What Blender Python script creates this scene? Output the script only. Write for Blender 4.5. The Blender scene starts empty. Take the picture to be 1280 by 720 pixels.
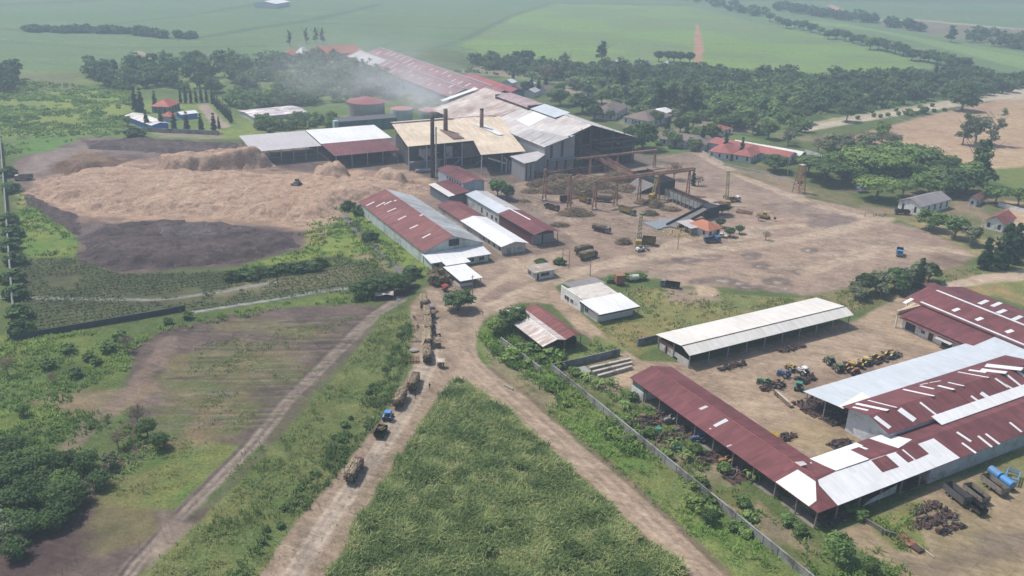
import bpy, math, random
import numpy as np
from mathutils import Matrix, Vector
random.seed(7); RNG = np.random.default_rng(11)
R = math.radians
SC = bpy.context.scene
COL = SC.collection
# ------------------------------------------------------------------ camera
F, PIT, ROLL, HC = 1100.0, R(22.2), R(1.75), 110.0
fw = np.array([0, math.cos(PIT), -math.sin(PIT)])
rt0 = np.array([1.0, 0, 0]); up0 = np.cross(rt0, fw)
rt = rt0*math.cos(ROLL) + up0*math.sin(ROLL); up = np.cross(rt, fw)
cd = bpy.data.cameras.new('camera'); cam = bpy.data.objects.new('camera', cd); COL.objects.link(cam)
cd.sensor_width = 36; cd.lens = 36*F/1280; cd.clip_start = 1; cd.clip_end = 30000
cam.matrix_world = Matrix(((rt[0], up[0], -fw[0], 0), (rt[1], up[1], -fw[1], 0), (rt[2], up[2], -fw[2], HC), (0, 0, 0, 1)))
SC.camera = cam
# ------------------------------------------------------------------ sky, sun, exposure
SUN_EL, SUN_AZ = R(60), math.atan2(-0.90, 0.42)      # azimuth from +y towards +x
w = bpy.data.worlds.new('World'); SC.world = w; w.use_nodes = True
nt = w.node_tree; bg = nt.nodes['Background']
sky = nt.nodes.new('ShaderNodeTexSky'); sky.sky_type = 'NISHITA'; sky.sun_disc = False
sky.sun_elevation = SUN_EL; sky.sun_rotation = SUN_AZ; sky.air_density = 1.3; sky.dust_density = 2.5; sky.ozone_density = 1.5
nt.links.new(sky.outputs[0], bg.inputs[0]); bg.inputs[1].default_value = 0.108
sl = bpy.data.lights.new('sun', 'SUN'); sl.energy = 3.9; sl.angle = R(0.6); sl.color = (1, 0.95, 0.88)
so = bpy.data.objects.new('sun', sl); COL.objects.link(so)
sd = Vector((math.sin(SUN_AZ)*math.cos(SUN_EL), math.cos(SUN_AZ)*math.cos(SUN_EL), math.sin(SUN_EL)))
so.rotation_euler = (-sd).to_track_quat('-Z', 'Y').to_euler(); so.location = (0, 300, 400)
SC.view_settings.view_transform = 'Standard'; SC.view_settings.look = 'None'; SC.view_settings.exposure = 0.12; SC.view_settings.gamma = 1
SC.cycles.max_bounces = 5; SC.cycles.diffuse_bounces = 2; SC.cycles.glossy_bounces = 2; SC.cycles.transmission_bounces = 3
SC.cycles.transparent_max_bounces = 40; SC.cycles.volume_bounces = 2; SC.cycles.volume_step_rate = 1.0; SC.cycles.volume_max_steps = 128
SC.cycles.use_denoising = True; SC.cycles.sample_clamp_indirect = 4
HAZE_DENSITY = 0.00040; HAZE_COLOR = (0.66, 0.80, 1.0)
# ------------------------------------------------------------------ places: a photo pixel to a point at a height, and the site's own axes
def at(x, y, z=0.0):
    d = fw + rt*(x-640)/F - up*(y-360)/F
    return np.array([0, 0, HC]) + d*((z-HC)/d[2])
TH = R(-60.45)
U = np.array([math.cos(TH), math.sin(TH), 0]); W = np.array([-math.sin(TH), math.cos(TH), 0])
ORG = at(788.1, 472.3, 4.4); ORG[2] = 0
def loc(x, y, z=0.0):
    p = at(x, y, z) - ORG
    return float(p@U), float(p@W)
def site(u, v, z=0.0):
    p = ORG + U*u + W*v
    return Vector((p[0], p[1], z))
def onroof(x, y, f):
    z = 5.0
    for _ in range(25):
        u, v = loc(x, y, z); z = f(u, v)
    return u, v, z
# ------------------------------------------------------------------ materials
MATS = {}
class NT:
    def __init__(s, name):
        s.m = bpy.data.materials.new(name); s.m.use_nodes = True; s.t = s.m.node_tree; s.b = s.t.nodes['Principled BSDF']
    def n(s, typ, ins=None, **kw):
        k = s.t.nodes.new(typ)
        for a, b in kw.items(): setattr(k, a, b)
        for a, b in (ins or {}).items(): s.put(k.inputs[a], b)
        return k
    def put(s, sock, v):
        if hasattr(v, 'is_output'): s.t.links.new(v, sock)
        elif hasattr(sock, 'default_value') and isinstance(v, tuple) and len(v) == 3 and sock.type == 'RGBA': sock.default_value = (*v, 1)
        else: sock.default_value = v
    def coord(s, which='Object', scale=(1, 1, 1)):
        c = s.n('ShaderNodeTexCoord').outputs[which]
        return s.n('ShaderNodeVectorMath', {0: c, 1: scale}, operation='MULTIPLY').outputs[0]
    def noise(s, vec, scale, detail=4, rough=0.6):
        return s.n('ShaderNodeTexNoise', {'Vector': vec, 'Scale': scale, 'Detail': detail, 'Roughness': rough}).outputs[0]
    def ramp(s, fac, stops):
        r = s.n('ShaderNodeValToRGB', {0: fac}); e = r.color_ramp.elements
        while len(e) < len(stops): e.new(0.5)
        for q, (p, c) in zip(e, stops): q.position = p; q.color = (*c, 1) if isinstance(c, tuple) else (c, c, c, 1)
        return r.outputs[0]
    def mr(s, v, a, b, c, d): return s.n('ShaderNodeMapRange', {0: v, 1: a, 2: b, 3: c, 4: d}).outputs[0]
    def mul(s, col, f): return s.n('ShaderNodeVectorMath', {0: col, 1: f}, operation='MULTIPLY').outputs[0]
    def mix(s, f, a, b):
        k = s.n('ShaderNodeMix', data_type='RGBA'); s.put(k.inputs['Factor'], f); s.put(k.inputs['A'], a); s.put(k.inputs['B'], b)
        return k.outputs['Result']
    def math(s, op, a, b): return s.n('ShaderNodeMath', {0: a, 1: b}, operation=op).outputs[0]
    def bump(s, h, strength, dist):
        s.put(s.b.inputs['Normal'], s.n('ShaderNodeBump', {'Strength': strength, 'Distance': dist, 'Height': h}).outputs[0])
    def done(s, col, rough=0.8, metal=0.0, spec=0.3):
        s.put(s.b.inputs['Base Color'], col); s.put(s.b.inputs['Roughness'], rough); s.put(s.b.inputs['Metallic'], metal)
        s.b.inputs['Specular IOR Level'].default_value = spec
        return s.m
def mat(name, col, rough=0.8, var=0.25, scale=0.8, metal=0.0, dirt=None, damt=0.0):
    """a plain painted, earthy or metal surface with mottling, and stains of the colour dirt"""
    if name in MATS: return MATS[name]
    t = NT(name); c = t.coord()
    f = t.mr(t.noise(c, scale), 0.25, 0.75, 1-var, 1+var)
    col_ = t.mul(col, f)
    if dirt:
        g = t.mr(t.noise(c, scale*0.6, 6, 0.7), 0.62-damt*0.3, 0.72-damt*0.2, 0, 0.9)
        col_ = t.mix(g, col_, dirt)
    MATS[name] = t.done(col_, rough, metal); return MATS[name]
def roofmat(name, col, ax='v', var=0.15, dirt=(0.16, 0.10, 0.08), damt=0.2, rough=0.6, sheet=(0.9, 3.6), spec=0.25):
    """profiled roofing sheet: tone differs from sheet to sheet, stains run down the slope (along ax), fine ribs"""
    key = name+ax
    if key in MATS: return MATS[key]
    t = NT(name); c = t.coord()
    a, b = sheet
    inc = (a, b, 50.0) if ax == 'v' else (b, a, 50.0)
    sn = t.n('ShaderNodeVectorMath', {0: c, 1: inc}, operation='SNAP').outputs[0]
    wn = t.n('ShaderNodeTexWhiteNoise', {'Vector': sn}).outputs[0]
    f = t.mr(wn, 0, 1, 1-var, 1+var)
    st = (1.6, 0.22, 0.5) if ax == 'v' else (0.22, 1.6, 0.5)
    cs = t.n('ShaderNodeVectorMath', {0: c, 1: st}, operation='MULTIPLY').outputs[0]
    f2 = t.mr(t.noise(cs, 0.8, 5, 0.65), 0.3, 0.7, 1-var*1.2, 1+var*1.2)
    col_ = t.mul(t.mul(t.mul(col, f), f2), t.mr(t.noise(c, 0.07, 4, 0.7), 0.3, 0.7, 1-var*1.5, 1+var*1.5))
    g = t.mr(t.noise(cs, 0.45, 6, 0.72), 0.66-damt*0.35, 0.80-damt*0.25, 0, 0.75)
    g2 = t.mr(t.noise(c, 0.06, 3), 0.42, 0.62, 0.25, 1)
    col_ = t.mix(t.math('MULTIPLY', g, g2), col_, dirt)
    sx = t.n('ShaderNodeSeparateXYZ', {0: c}).outputs[0 if ax == 'v' else 1]
    rib = t.math('SINE', t.math('MULTIPLY', sx, 21.0), 0.0)
    t.bump(rib, 0.5, 0.03)
    MATS[key] = t.done(col_, rough, 0, spec); return MATS[key]
def leafmat(name, cols, trans=0.30, big=0.0, gain=1.0):
    """foliage: each leaf takes one of the tints by its own random number; some light passes through"""
    if name in MATS: return MATS[name]
    t = NT(name)
    a = t.n('ShaderNodeAttribute', attribute_name='tint').outputs['Fac']
    if big:
        c = t.n('ShaderNodeNewGeometry').outputs['Position']
        a = t.math('ADD', t.math('MULTIPLY', a, 0.6), t.math('MULTIPLY', t.math('SUBTRACT', t.noise(c, big, 3), 0.3), 0.9))
    rnd = t.n('ShaderNodeObjectInfo').outputs['Random']
    col = t.ramp(a, [(i/(len(cols)-1), c) for i, c in enumerate(cols)])
    col = t.mul(col, t.mr(rnd, 0, 1, 0.8*gain, 1.22*gain))
    col = t.n('ShaderNodeHueSaturation', {'Saturation': 0.84, 'Color': col}).outputs[0]
    col = t.mul(col, (1.03, 1.0, 0.92))
    d = t.n('ShaderNodeBsdfDiffuse', {0: col}); tr = t.n('ShaderNodeBsdfTranslucent', {0: col})
    mx = t.n('ShaderNodeMixShader', {0: trans, 1: d.outputs[0], 2: tr.outputs[0]})
    out = [k for k in t.t.nodes if k.type == 'OUTPUT_MATERIAL'][0]
    t.t.links.new(mx.outputs[0], out.inputs[0]); t.t.nodes.remove(t.b)
    MATS[name] = t.m; return t.m
# ------------------------------------------------------------------ mesh helpers
class MB:
    """collects boxes, slabs, tubes, extrusions; build() links them as ONE mesh object. o = the origin subtracted from everything."""
    def __init__(s, o=(0, 0, 0)): s.v = []; s.f = []; s.mi = []; s.o = o; s.k = 0
    def add(s, vs, fs, k=None):
        n = len(s.v); s.v += [(p[0]-s.o[0], p[1]-s.o[1], p[2]-s.o[2]) for p in vs]
        s.f += [[n+i for i in f] for f in fs]; s.mi += [s.k if k is None else k]*len(fs); return s
    def box(s, a, b, k=None):
        (x0, y0, z0), (x1, y1, z1) = [[f(a[i], b[i]) for i in range(3)] for f in (min, max)]
        return s.add([(x0, y0, z0), (x1, y0, z0), (x1, y1, z0), (x0, y1, z0), (x0, y0, z1), (x1, y0, z1), (x1, y1, z1), (x0, y1, z1)],
                     [(3, 2, 1, 0), (4, 5, 6, 7), (0, 1, 5, 4), (1, 2, 6, 5), (2, 3, 7, 6), (3, 0, 4, 7)], k)
    def slab(s, pts, t=0.08, k=None):
        n = len(pts); lo = [(p[0], p[1], p[2]-t) for p in pts]
        x = np.array(pts); nn = sum(np.cross(x[i]-x[0], x[i+1]-x[0]) for i in range(1, n-1))
        if nn[2] < 0: pts = pts[::-1]; lo = lo[::-1]
        return s.add(list(pts)+lo, [tuple(range(n)), tuple(range(2*n-1, n-1, -1))]+[((i+1) % n, i, n+i, n+(i+1) % n) for i in range(n)], k)
    def ext(s, prof, a0, a1, ax='u', k=None):
        """closed cross-section [(cross, z)...] pushed from a0 to a1 along ax"""
        n = len(prof)
        P = (lambda a, c: (a, c[0], c[1])) if ax == 'u' else (lambda a, c: (c[0], a, c[1]))
        return s.add([P(a0, c) for c in prof]+[P(a1, c) for c in prof], [tuple(range(n)), tuple(range(2*n-1, n-1, -1))]+[((i+1) % n, i, n+i, n+(i+1) % n) for i in range(n)], k)
    def sheet(s, prof, a0, a1, ax='u', t=0.08, k=None):
        """an open roof line [(cross, z)...] given a thickness and pushed along ax"""
        return s.ext(list(prof)+[(c, z-t) for c, z in prof[::-1]], a0, a1, ax, k)
    def tube(s, p0, p1, r0, r1=None, n=8, k=None, cap=True):
        r1 = r0 if r1 is None else r1
        a, b = Vector(p0), Vector(p1); d = (b-a).normalized()
        x = d.orthogonal().normalized(); y = d.cross(x)
        vs = [a+(x*math.cos(2*math.pi*i/n)+y*math.sin(2*math.pi*i/n))*r0 for i in range(n)]+[b+(x*math.cos(2*math.pi*i/n)+y*math.sin(2*math.pi*i/n))*r1 for i in range(n)]
        fs = [(i, (i+1) % n, n+(i+1) % n, n+i) for i in range(n)]
        if cap: fs += [tuple(range(n-1, -1, -1)), tuple(range(n, 2*n))]
        return s.add(vs, fs, k)
    def bar(s, p0, p1, wd=0.12, k=None):
        return s.tube(p0, p1, wd*0.7, n=4, k=k)
    def loft(s, rings, k=None, cap=True):
        n = len(rings[0]); vs = [p for r in rings for p in r]
        fs = [(j*n+i, j*n+(i+1) % n, (j+1)*n+(i+1) % n, (j+1)*n+i) for j in range(len(rings)-1) for i in range(n)]
        if cap: fs += [tuple(range(n-1, -1, -1)), tuple(range((len(rings)-1)*n, len(rings)*n))]
        return s.add(vs, fs, k)
    def build(s, name, mats, parent=None, smooth=False, **props):
        me = bpy.data.meshes.new(name); me.from_pydata(s.v, [], s.f)
        for m in (mats if isinstance(mats, (list, tuple)) else [mats]): me.materials.append(m)
        me.polygons.foreach_set('material_index', s.mi)
        if smooth: me.polygons.foreach_set('use_smooth', [True]*len(s.f))
        me.update()
        return link(name, me, parent, **props)
def link(name, me, parent=None, **props):
    o = bpy.data.objects.new(name, me); COL.objects.link(o)
    if parent is not None: o.parent = parent
    for k, v in props.items():
        if v: o[k] = v
    return o
def npmesh(name, V, Fq, mats, tint=None, parent=None, **props):
    """big meshes straight from arrays; Fq: (n,3) or (n,4) index array"""
    me = bpy.data.meshes.new(name or 'mesh'); V = np.asarray(V, np.float32); Fq = np.asarray(Fq, np.int32); k = Fq.shape[1]
    me.vertices.add(len(V)); me.vertices.foreach_set('co', V.ravel())
    me.loops.add(Fq.size); me.loops.foreach_set('vertex_index', Fq.ravel())
    me.polygons.add(len(Fq)); me.polygons.foreach_set('loop_start', np.arange(0, Fq.size, k, dtype=np.int32))
    if tint is not None:
        a = me.attributes.new('tint', 'FLOAT', 'POINT'); a.data.foreach_set('value', np.asarray(tint, np.float32))
    for m in (mats if isinstance(mats, (list, tuple)) else [mats]): me.materials.append(m)
    me.update(calc_edges=True); me.validate()
    return link(name, me, parent, **props) if name else me
def thing(name, label, cat, pos, rz=0.0, group=None):
    o = bpy.data.objects.new(name, None); COL.objects.link(o); o.empty_display_size = 0.5
    o.location = pos; o.rotation_euler = (0, 0, rz); o['label'] = label; o['category'] = cat
    if group: o['group'] = group
    return o
def sthing(name, label, cat, u, v, group=None): return thing(name, label, cat, site(u, v), TH, group)
def dup(root, pos, rz=None, label=None, group=None, scale=None, swap=None):
    """a copy of a thing with copies of its parts and sub-parts; swap = {old material name: material} gives the copy its own mesh"""
    def cp(o, par):
        c = o.copy(); COL.objects.link(c)
        if par is not None: c.parent = par
        if swap and c.data and any(m and m.name in swap for m in c.data.materials):
            c.data = c.data.copy()
            for i, m in enumerate(c.data.materials):
                if m and m.name in swap: c.data.materials[i] = swap[m.name]
        for ch in list(o.children): cp(ch, c)
        return c
    r = cp(root, None); r.location = pos
    if rz is not None: r.rotation_euler = (0, 0, rz)
    if scale is not None: r.scale = scale if isinstance(scale, tuple) else (scale,)*3
    if label: r['label'] = label
    if group: r['group'] = group
    elif 'group' in r and group == '': del r['group']
    return r
# ------------------------------------------------------------------ numpy noise and polygons
def vnoise(x, y, seed=0):
    xi, yi = np.floor(x).astype(np.int64), np.floor(y).astype(np.int64); fx, fy = x-xi, y-yi
    def h(a, b):
        n = (a*374761393 + b*668265263 + seed*1442695041) & 0x7fffffff
        n = ((n ^ (n >> 13))*1274126177) & 0x7fffffff
        return ((n ^ (n >> 16)) & 0xffff)/65535.0
    sx, sy = fx*fx*(3-2*fx), fy*fy*(3-2*fy)
    return (h(xi, yi)*(1-sx)+h(xi+1, yi)*sx)*(1-sy)+(h(xi, yi+1)*(1-sx)+h(xi+1, yi+1)*sx)*sy
def fbm(x, y, scale, seed=0, octs=4):
    s, a, t = 0, 1, 0
    for i in range(octs):
        s = s+a*vnoise(x/scale*2**i, y/scale*2**i, seed+i*17); t += a; a *= 0.5
    return s/t
def gpoly(pts): return np.array([at(x, y)[:2] for x, y in pts])
def inside(P, X, Y):
    r = np.zeros(X.shape, bool); n = len(P)
    for i in range(n):
        (x0, y0), (x1, y1) = P[i], P[(i+1) % n]
        if y0 == y1: continue
        r ^= ((y0 > Y) != (y1 > Y)) & (X < (x1-x0)*(Y-y0)/(y1-y0)+x0)
    return r
def segdist(P, X, Y, closed=True):
    d = np.full(X.shape, 1e9); n = len(P)
    for i in range(n if closed else n-1):
        a, b = P[i], P[(i+1) % n]; e = b-a; L = max(e@e, 1e-9)
        t = np.clip(((X-a[0])*e[0]+(Y-a[1])*e[1])/L, 0, 1)
        d = np.minimum(d, np.hypot(X-a[0]-t*e[0], Y-a[1]-t*e[1]))
    return d
def sdf(P, X, Y):
    d = segdist(P, X, Y); return np.where(inside(P, X, Y), d, -d)
def rand_in(P, n, rng=RNG):
    lo, hi = P.min(0), P.max(0); out = np.zeros((0, 2))
    while len(out) < n:
        q = lo+(hi-lo)*rng.random((max(2*n, 64), 2)); out = np.vstack([out, q[inside(P, q[:, 0], q[:, 1])]])
    return out[:n]
def sstep(a, b, x):
    t = np.clip((x-a)/(b-a), 0, 1); return t*t*(3-2*t)
# ================================================================== GROUND: one sheet of land, divided into its fields, roads and yards
az = np.linspace(R(-42), R(42), 860)
dep = np.arctan(np.concatenate([np.linspace(1.30, 0.30, 640), np.linspace(0.2988, 0.043, 290)]))   # depression angles, steep to flat
rad = HC/np.tan(dep)
GX = rad[:, None]*np.sin(az)[None, :]; GY = rad[:, None]*np.cos(az)[None, :]
GA = np.zeros(GX.shape+(3,)); GA[:] = (0.080, 0.115, 0.040)
GV = np.ones(GX.shape)            # how much it is vegetation (1) or bare soil (0)
GZ = np.zeros(GX.shape, int); ZN = ['ground']
n1 = fbm(GX, GY, 14, 1); n2 = fbm(GX, GY, 55, 2); n3 = fbm(GX, GY, 4, 3)
def lerp(a, b, t): return a*(1-t)+b*t
def area(px_, col, veg=0, zone=None, amp=2.0, soft=1.2, alpha=1.0, var=0.15, col2=None, vs=14.0, world=False):
    """lay one patch of ground; its rim wanders by amp metres"""
    P = np.array(px_) if world else gpoly(px_)
    m = amp+soft+2
    sel = (GX > P[:, 0].min()-m) & (GX < P[:, 0].max()+m) & (GY > P[:, 1].min()-m) & (GY < P[:, 1].max()+m)
    if not sel.any(): return
    x, y = GX[sel], GY[sel]
    d = sdf(P, x, y)+(n1[sel]-0.5)*2.4*amp+(n3[sel]-0.5)*amp*0.8
    t = sstep(-soft, soft, d)*alpha
    c = np.array(col)[None, :]
    if col2 is not None:
        q = sstep(0.38, 0.62, fbm(x, y, vs, 31+len(ZN)))[:, None]; c = c*(1-q)+np.array(col2)[None, :]*q
    c = c*(1+var*2*(n2[sel]-0.5)+var*1.4*(n3[sel]-0.5))[:, None]
    GA[sel] = GA[sel]*(1-t[:, None])+c*t[:, None]; GV[sel] = GV[sel]*(1-t)+veg*t
    if zone:
        if zone not in ZN: ZN.append(zone)
        z = GZ[sel]; z[t > 0.5] = ZN.index(zone); GZ[sel] = z
def stroke(px_, wid, col, alpha=0.7, veg=None, soft=0.6, zone=None, amp=0.5, gaps=0.0, seed=5):
    """a worn line: wheel track, ditch, bank, field edge"""
    P = gpoly(px_); m = wid+soft+2
    sel = (GX > P[:, 0].min()-m) & (GX < P[:, 0].max()+m) & (GY > P[:, 1].min()-m) & (GY < P[:, 1].max()+m)
    if not sel.any(): return
    x, y = GX[sel], GY[sel]
    d = wid/2-segdist(P, x, y, False)+(n3[sel]-0.5)*2*amp
    t = sstep(-soft, soft, d)*alpha
    if gaps: t = t*sstep(gaps-0.12, gaps+0.12, fbm(x, y, 9, seed))
    GA[sel] = GA[sel]*(1-t[:, None])+np.array(col)[None, :]*t[:, None]
    if veg is not None: GV[sel] = GV[sel]*(1-t)+veg*t
    if zone:
        if zone not in ZN: ZN.append(zone)
        z = GZ[sel]; z[t > 0.5] = ZN.index(zone); GZ[sel] = z
DUST, DUST2, SOIL, DARK = (0.345, 0.262, 0.210), (0.290, 0.215, 0.172), (0.175, 0.125, 0.108), (0.085, 0.066, 0.062)
GRASS, GRASS2, LUSH, DRY = (0.095, 0.135, 0.042), (0.130, 0.150, 0.058), (0.105, 0.190, 0.035), (0.215, 0.185, 0.085)
FAR1, FAR2 = (0.112, 0.172, 0.076), (0.135, 0.198, 0.080)
# --- far cane land
area([(-400, -14), (-400, 100), (0, 93), (120, 88), (330, 74), (440, 66), (560, 60), (640, 78), (760, 84), (900, 86), (1010, 94), (1120, 94), (1192, 87), (1300, 100), (1700, 110), (1700, 10)], FAR1, 1, 'cane_field', 6, 5, var=0.08, col2=(0.098, 0.165, 0.074), vs=120)
area([(575, 58), (640, 20), (690, 4), (860, 8), (960, 32), (1060, 52), (1150, 76), (1180, 88), (1010, 92), (900, 84), (760, 80), (640, 74)], FAR2, 1, 'cane_field', 5, 4, var=0.07, col2=(0.145, 0.235, 0.066), vs=70)
area([(960, 22), (1100, 40), (1200, 66), (1300, 92), (1300, 70), (1150, 46), (1060, 30)], (0.15, 0.235, 0.085), 1, 'cane_field', 3, 4)
area([(560, 62), (640, 78), (900, 88), (1100, 94), (1180, 90), (1180, 84), (900, 76), (640, 66)], (0.15, 0.24, 0.06), 1, 'cane_field', 6, 6, alpha=0.5)
area([(1075, 23), (1160, 26), (1300, 38), (1500, 60), (1500, 80), (1290, 58), (1190, 48), (1110, 33)], (0.20, 0.16, 0.13), 0.4, 'fallow_field', 8, 10, alpha=0.75)
area([(870, 30), (873, 30), (880, 60), (877, 80), (868, 80), (868, 55)], (0.36, 0.20, 0.145), 0, 'dirt_track', 2, 2)
stroke([(1038, 6), (1052, 14), (1076, 25)], 14, (0.45, 0.26, 0.20), 0.95, 0, 4, 'dirt_track', 4)
stroke([(1076, 25), (1150, 25), (1200, 30), (1290, 38), (1400, 50)], 16, (0.42, 0.36, 0.29), 0.9, 0, 4, 'dirt_track', 4)
stroke([(173, 64), (180, 68), (186, 80), (192, 86)], 6, (0.33, 0.27, 0.20), 0.9, 0, 2, 'dirt_track', 1)
for L, wd_ in (([(0, 36), (75, 40), (150, 41), (225, 49), (265, 45), (320, 35), (380, 27), (440, 14), (475, 5)], 16), ([(140, 30), (240, 19), (320, 5)], 10), ([(400, 29), (495, 32), (590, 36)], 8),
              ([(545, 60), (585, 47), (615, 32), (640, 20), (690, 4)], 9), ([(0, 6), (120, 1)], 24), ([(700, 4), (860, 6)], 20), ([(0, 52), (120, 60), (330, 58)], 5), ([(1060, 30), (1290, 72)], 5), ([(1100, 8), (1290, 20)], 16)):
    stroke(L, wd_, (0.060, 0.085, 0.045), 0.6, 1, 4, None, 4)
for k in range(60):            # faint headlands across the cane
    y0 = RNG.uniform(4, 80); x0 = RNG.uniform(-100, 1100); ln = RNG.uniform(80, 300)
    stroke([(x0, y0), (x0+ln, y0+ln*RNG.uniform(-0.04, 0.07))], RNG.uniform(3, 7), (0.07, 0.115, 0.055) if k % 2 else (0.19, 0.25, 0.12), 0.5, 1, 2, None, 2, gaps=0.45, seed=k)
# --- middle distance
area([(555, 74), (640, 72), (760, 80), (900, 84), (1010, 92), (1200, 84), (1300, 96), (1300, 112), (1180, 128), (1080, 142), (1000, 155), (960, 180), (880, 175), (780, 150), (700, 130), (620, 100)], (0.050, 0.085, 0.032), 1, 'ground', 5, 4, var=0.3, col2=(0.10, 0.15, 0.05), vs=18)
area([(560, 90), (650, 98), (720, 118), (760, 150), (830, 170), (900, 175), (960, 165), (1030, 185), (1120, 200), (1060, 165), (960, 150), (860, 150), (760, 125), (690, 92), (620, 78)], (0.27, 0.22, 0.17), 0.4, 'ground', 6, 4, alpha=0.75, col2=(0.10, 0.13, 0.05), vs=20)
area([(-200, 85), (100, 90), (330, 76), (440, 68), (460, 110), (540, 160), (420, 168), (310, 172), (160, 178), (60, 180), (0, 205), (-200, 230)], (0.095, 0.145, 0.048), 1, 'meadow', 6, 4, col2=(0.150, 0.200, 0.060), vs=40, var=0.25)
area([(50, 112), (160, 114), (160, 140), (60, 156)], (0.17, 0.225, 0.055), 1, 'meadow', 6, 5, alpha=0.7)
area([(-40, 88), (100, 92), (100, 112), (-40, 120)], (0.13, 0.13, 0.085), 1, 'meadow', 6, 5, alpha=0.6)
area([(246, 131), (258, 130), (288, 158), (270, 162)], (0.30, 0.24, 0.21), 0, 'dirt_track', 0.6, 1)
area([(180, 158), (275, 164), (280, 174), (200, 172)], (0.25, 0.21, 0.17), 0.3, 'ground', 1.5, 2, alpha=0.7)
# --- the mill yard and its dust
YARD = [(600, 222), (650, 224), (790, 186), (868, 186), (905, 205), (960, 222), (1010, 248), (1085, 262), (1110, 278), (1170, 290), (1216, 316), (1205, 334), (1160, 342), (1120, 350), (1010, 370), (950, 362), (850, 357), (800, 338), (752, 346), (700, 352), (655, 376), (600, 392), (594, 432), (580, 478), (545, 492), (520, 470), (515, 400), (525, 362), (560, 342), (615, 326), (700, 306), (692, 290), (640, 250)]
area(YARD, (0.285, 0.212, 0.176), 0, 'mill_yard', 1.6, 1.5, var=0.2, col2=(0.240, 0.176, 0.150), vs=24)
area([(700, 232), (830, 240), (940, 256), (1040, 268), (1075, 280), (980, 300), (900, 330), (780, 330), (720, 300)], (0.270, 0.195, 0.165), 0, None, 6, 6, alpha=0.6)
area([(800, 190), (870, 188), (940, 224), (1000, 250), (1060, 270), (1000, 262), (900, 240), (830, 215)], (0.255, 0.192, 0.172), 0, None, 4, 5, alpha=0.6)
area([(1015, 275), (1050, 266), (1075, 272), (1060, 284), (1010, 282)], (0.17, 0.135, 0.130), 0, None, 2, 2, alpha=0.9)
area([(960, 252), (1010, 256), (1040, 262), (1010, 270), (960, 262)], (0.23, 0.18, 0.165), 0, None, 3, 3, alpha=0.7)
for x, y, a, b in ((940, 320, 14, 5), (950, 332, 12, 5), (900, 350, 26, 6), (970, 352, 20, 6), (1012, 312, 13, 4), (870, 352, 10, 4), (925, 355, 16, 4), (975, 362, 18, 4), (940, 360, 24, 4), (1000, 340, 10, 3), (860, 325, 25, 4), (890, 322, 14, 4)):
    pts = [(x+a*math.cos(t)*(0.8+0.3*random.random()), y+b*math.sin(t)*(0.8+0.3*random.random())) for t in np.linspace(0, 6.28, 11)[:-1]]
    area(pts, (0.135, 0.105, 0.100) if random.random() < 0.6 else (0.17, 0.13, 0.12), 0, None, 0.8, 0.8, alpha=0.85)
    ox, oy = random.uniform(-.3, .3)*a, random.uniform(-.2, .3)*b
    area([(x+ox+(p-x)*random.uniform(.15, .5), y+oy+(q-y)*random.uniform(.15, .45)) for p, q in pts], (0.34, 0.305, 0.29), 0, None, 0.7, 0.4, alpha=0.7)
    for _ in range(2):
        ox, oy = random.uniform(-1, 1)*a, random.uniform(-.8, .8)*b; area([(x+ox+(p-x)*random.uniform(.2, .6), y+oy+(q-y)*random.uniform(.15, .4)) for p, q in pts], (0.155, 0.118, 0.108), 0, None, 0.8, 0.7, alpha=0.7)
ROADL = (0.385, 0.300, 0.242)
for L, wd_ in (([(560, 470), (572, 420), (596, 395), (650, 368), (715, 340), (800, 322), (900, 312), (1010, 296), (1090, 278), (1120, 270), (1140, 262)], 7), ([(640, 372), (690, 352), (760, 330), (860, 310), (960, 290)], 5), ([(590, 300), (640, 330), (680, 348)], 4), ([(870, 190), (930, 222), (1000, 250), (1060, 268), (1100, 274)], 6),
              ([(1010, 340), (1100, 310), (1180, 312), (1215, 318)], 6), ([(650, 262), (680, 290), (720, 305)], 5), ([(780, 330), (850, 300), (940, 285), (1000, 282)], 5), ([(620, 305), (650, 335), (580, 380)], 4)):
    stroke(L, wd_, ROADL, 0.85, 0, 1.2, None, 1.2)
    for off in (-1.5, 1.2): stroke([(x+off, y+off*0.6) for x, y in L], 0.5, (0.24, 0.18, 0.145), 0.45, 0, 0.4, None, 0.3, gaps=0.42, seed=int(L[0][0]+off))
for k in range(60):            # wheel marks everywhere in the yard
    x0, y0 = RNG.uniform(640, 1180), RNG.uniform(225, 345); ln = RNG.uniform(30, 130); s = RNG.uniform(-0.35, 0.35)
    stroke([(x0, y0), (x0+ln*0.5, y0+ln*s*0.5+RNG.uniform(-3, 3)), (x0+ln, y0+ln*s)], RNG.uniform(0.4, 1.1), (0.165, 0.120, 0.105) if k % 3 else (0.40, 0.32, 0.27), 0.5, None, 0.5, None, 0.4, gaps=0.45, seed=k+50)
for k in range(46):
    x0, y0 = RNG.uniform(650, 1150), RNG.uniform(230, 345)
    a, b = RNG.uniform(6, 26), RNG.uniform(1.5, 4)
    area([(x0+a*math.cos(t)*RNG.uniform(.7, 1.2), y0+b*math.sin(t)*RNG.uniform(.7, 1.2)) for t in np.linspace(0, 6.28, 10)[:-1]], (0.165, 0.122, 0.108) if k % 2 else (0.37, 0.295, 0.245), 0, None, 1.2, 1.2, alpha=0.6)
area([(1125, 262), (1200, 290), (1260, 300), (1290, 296), (1290, 330), (1230, 325), (1185, 300), (1120, 275)], (0.125, 0.145, 0.055), 1, 'meadow', 2, 1.5, col2=(0.23, 0.20, 0.11), vs=10)
area([(1160, 318), (1200, 320), (1215, 330), (1180, 336), (1150, 330)], (0.17, 0.12, 0.10), 0.3, None, 2, 2, alpha=0.8)
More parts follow.
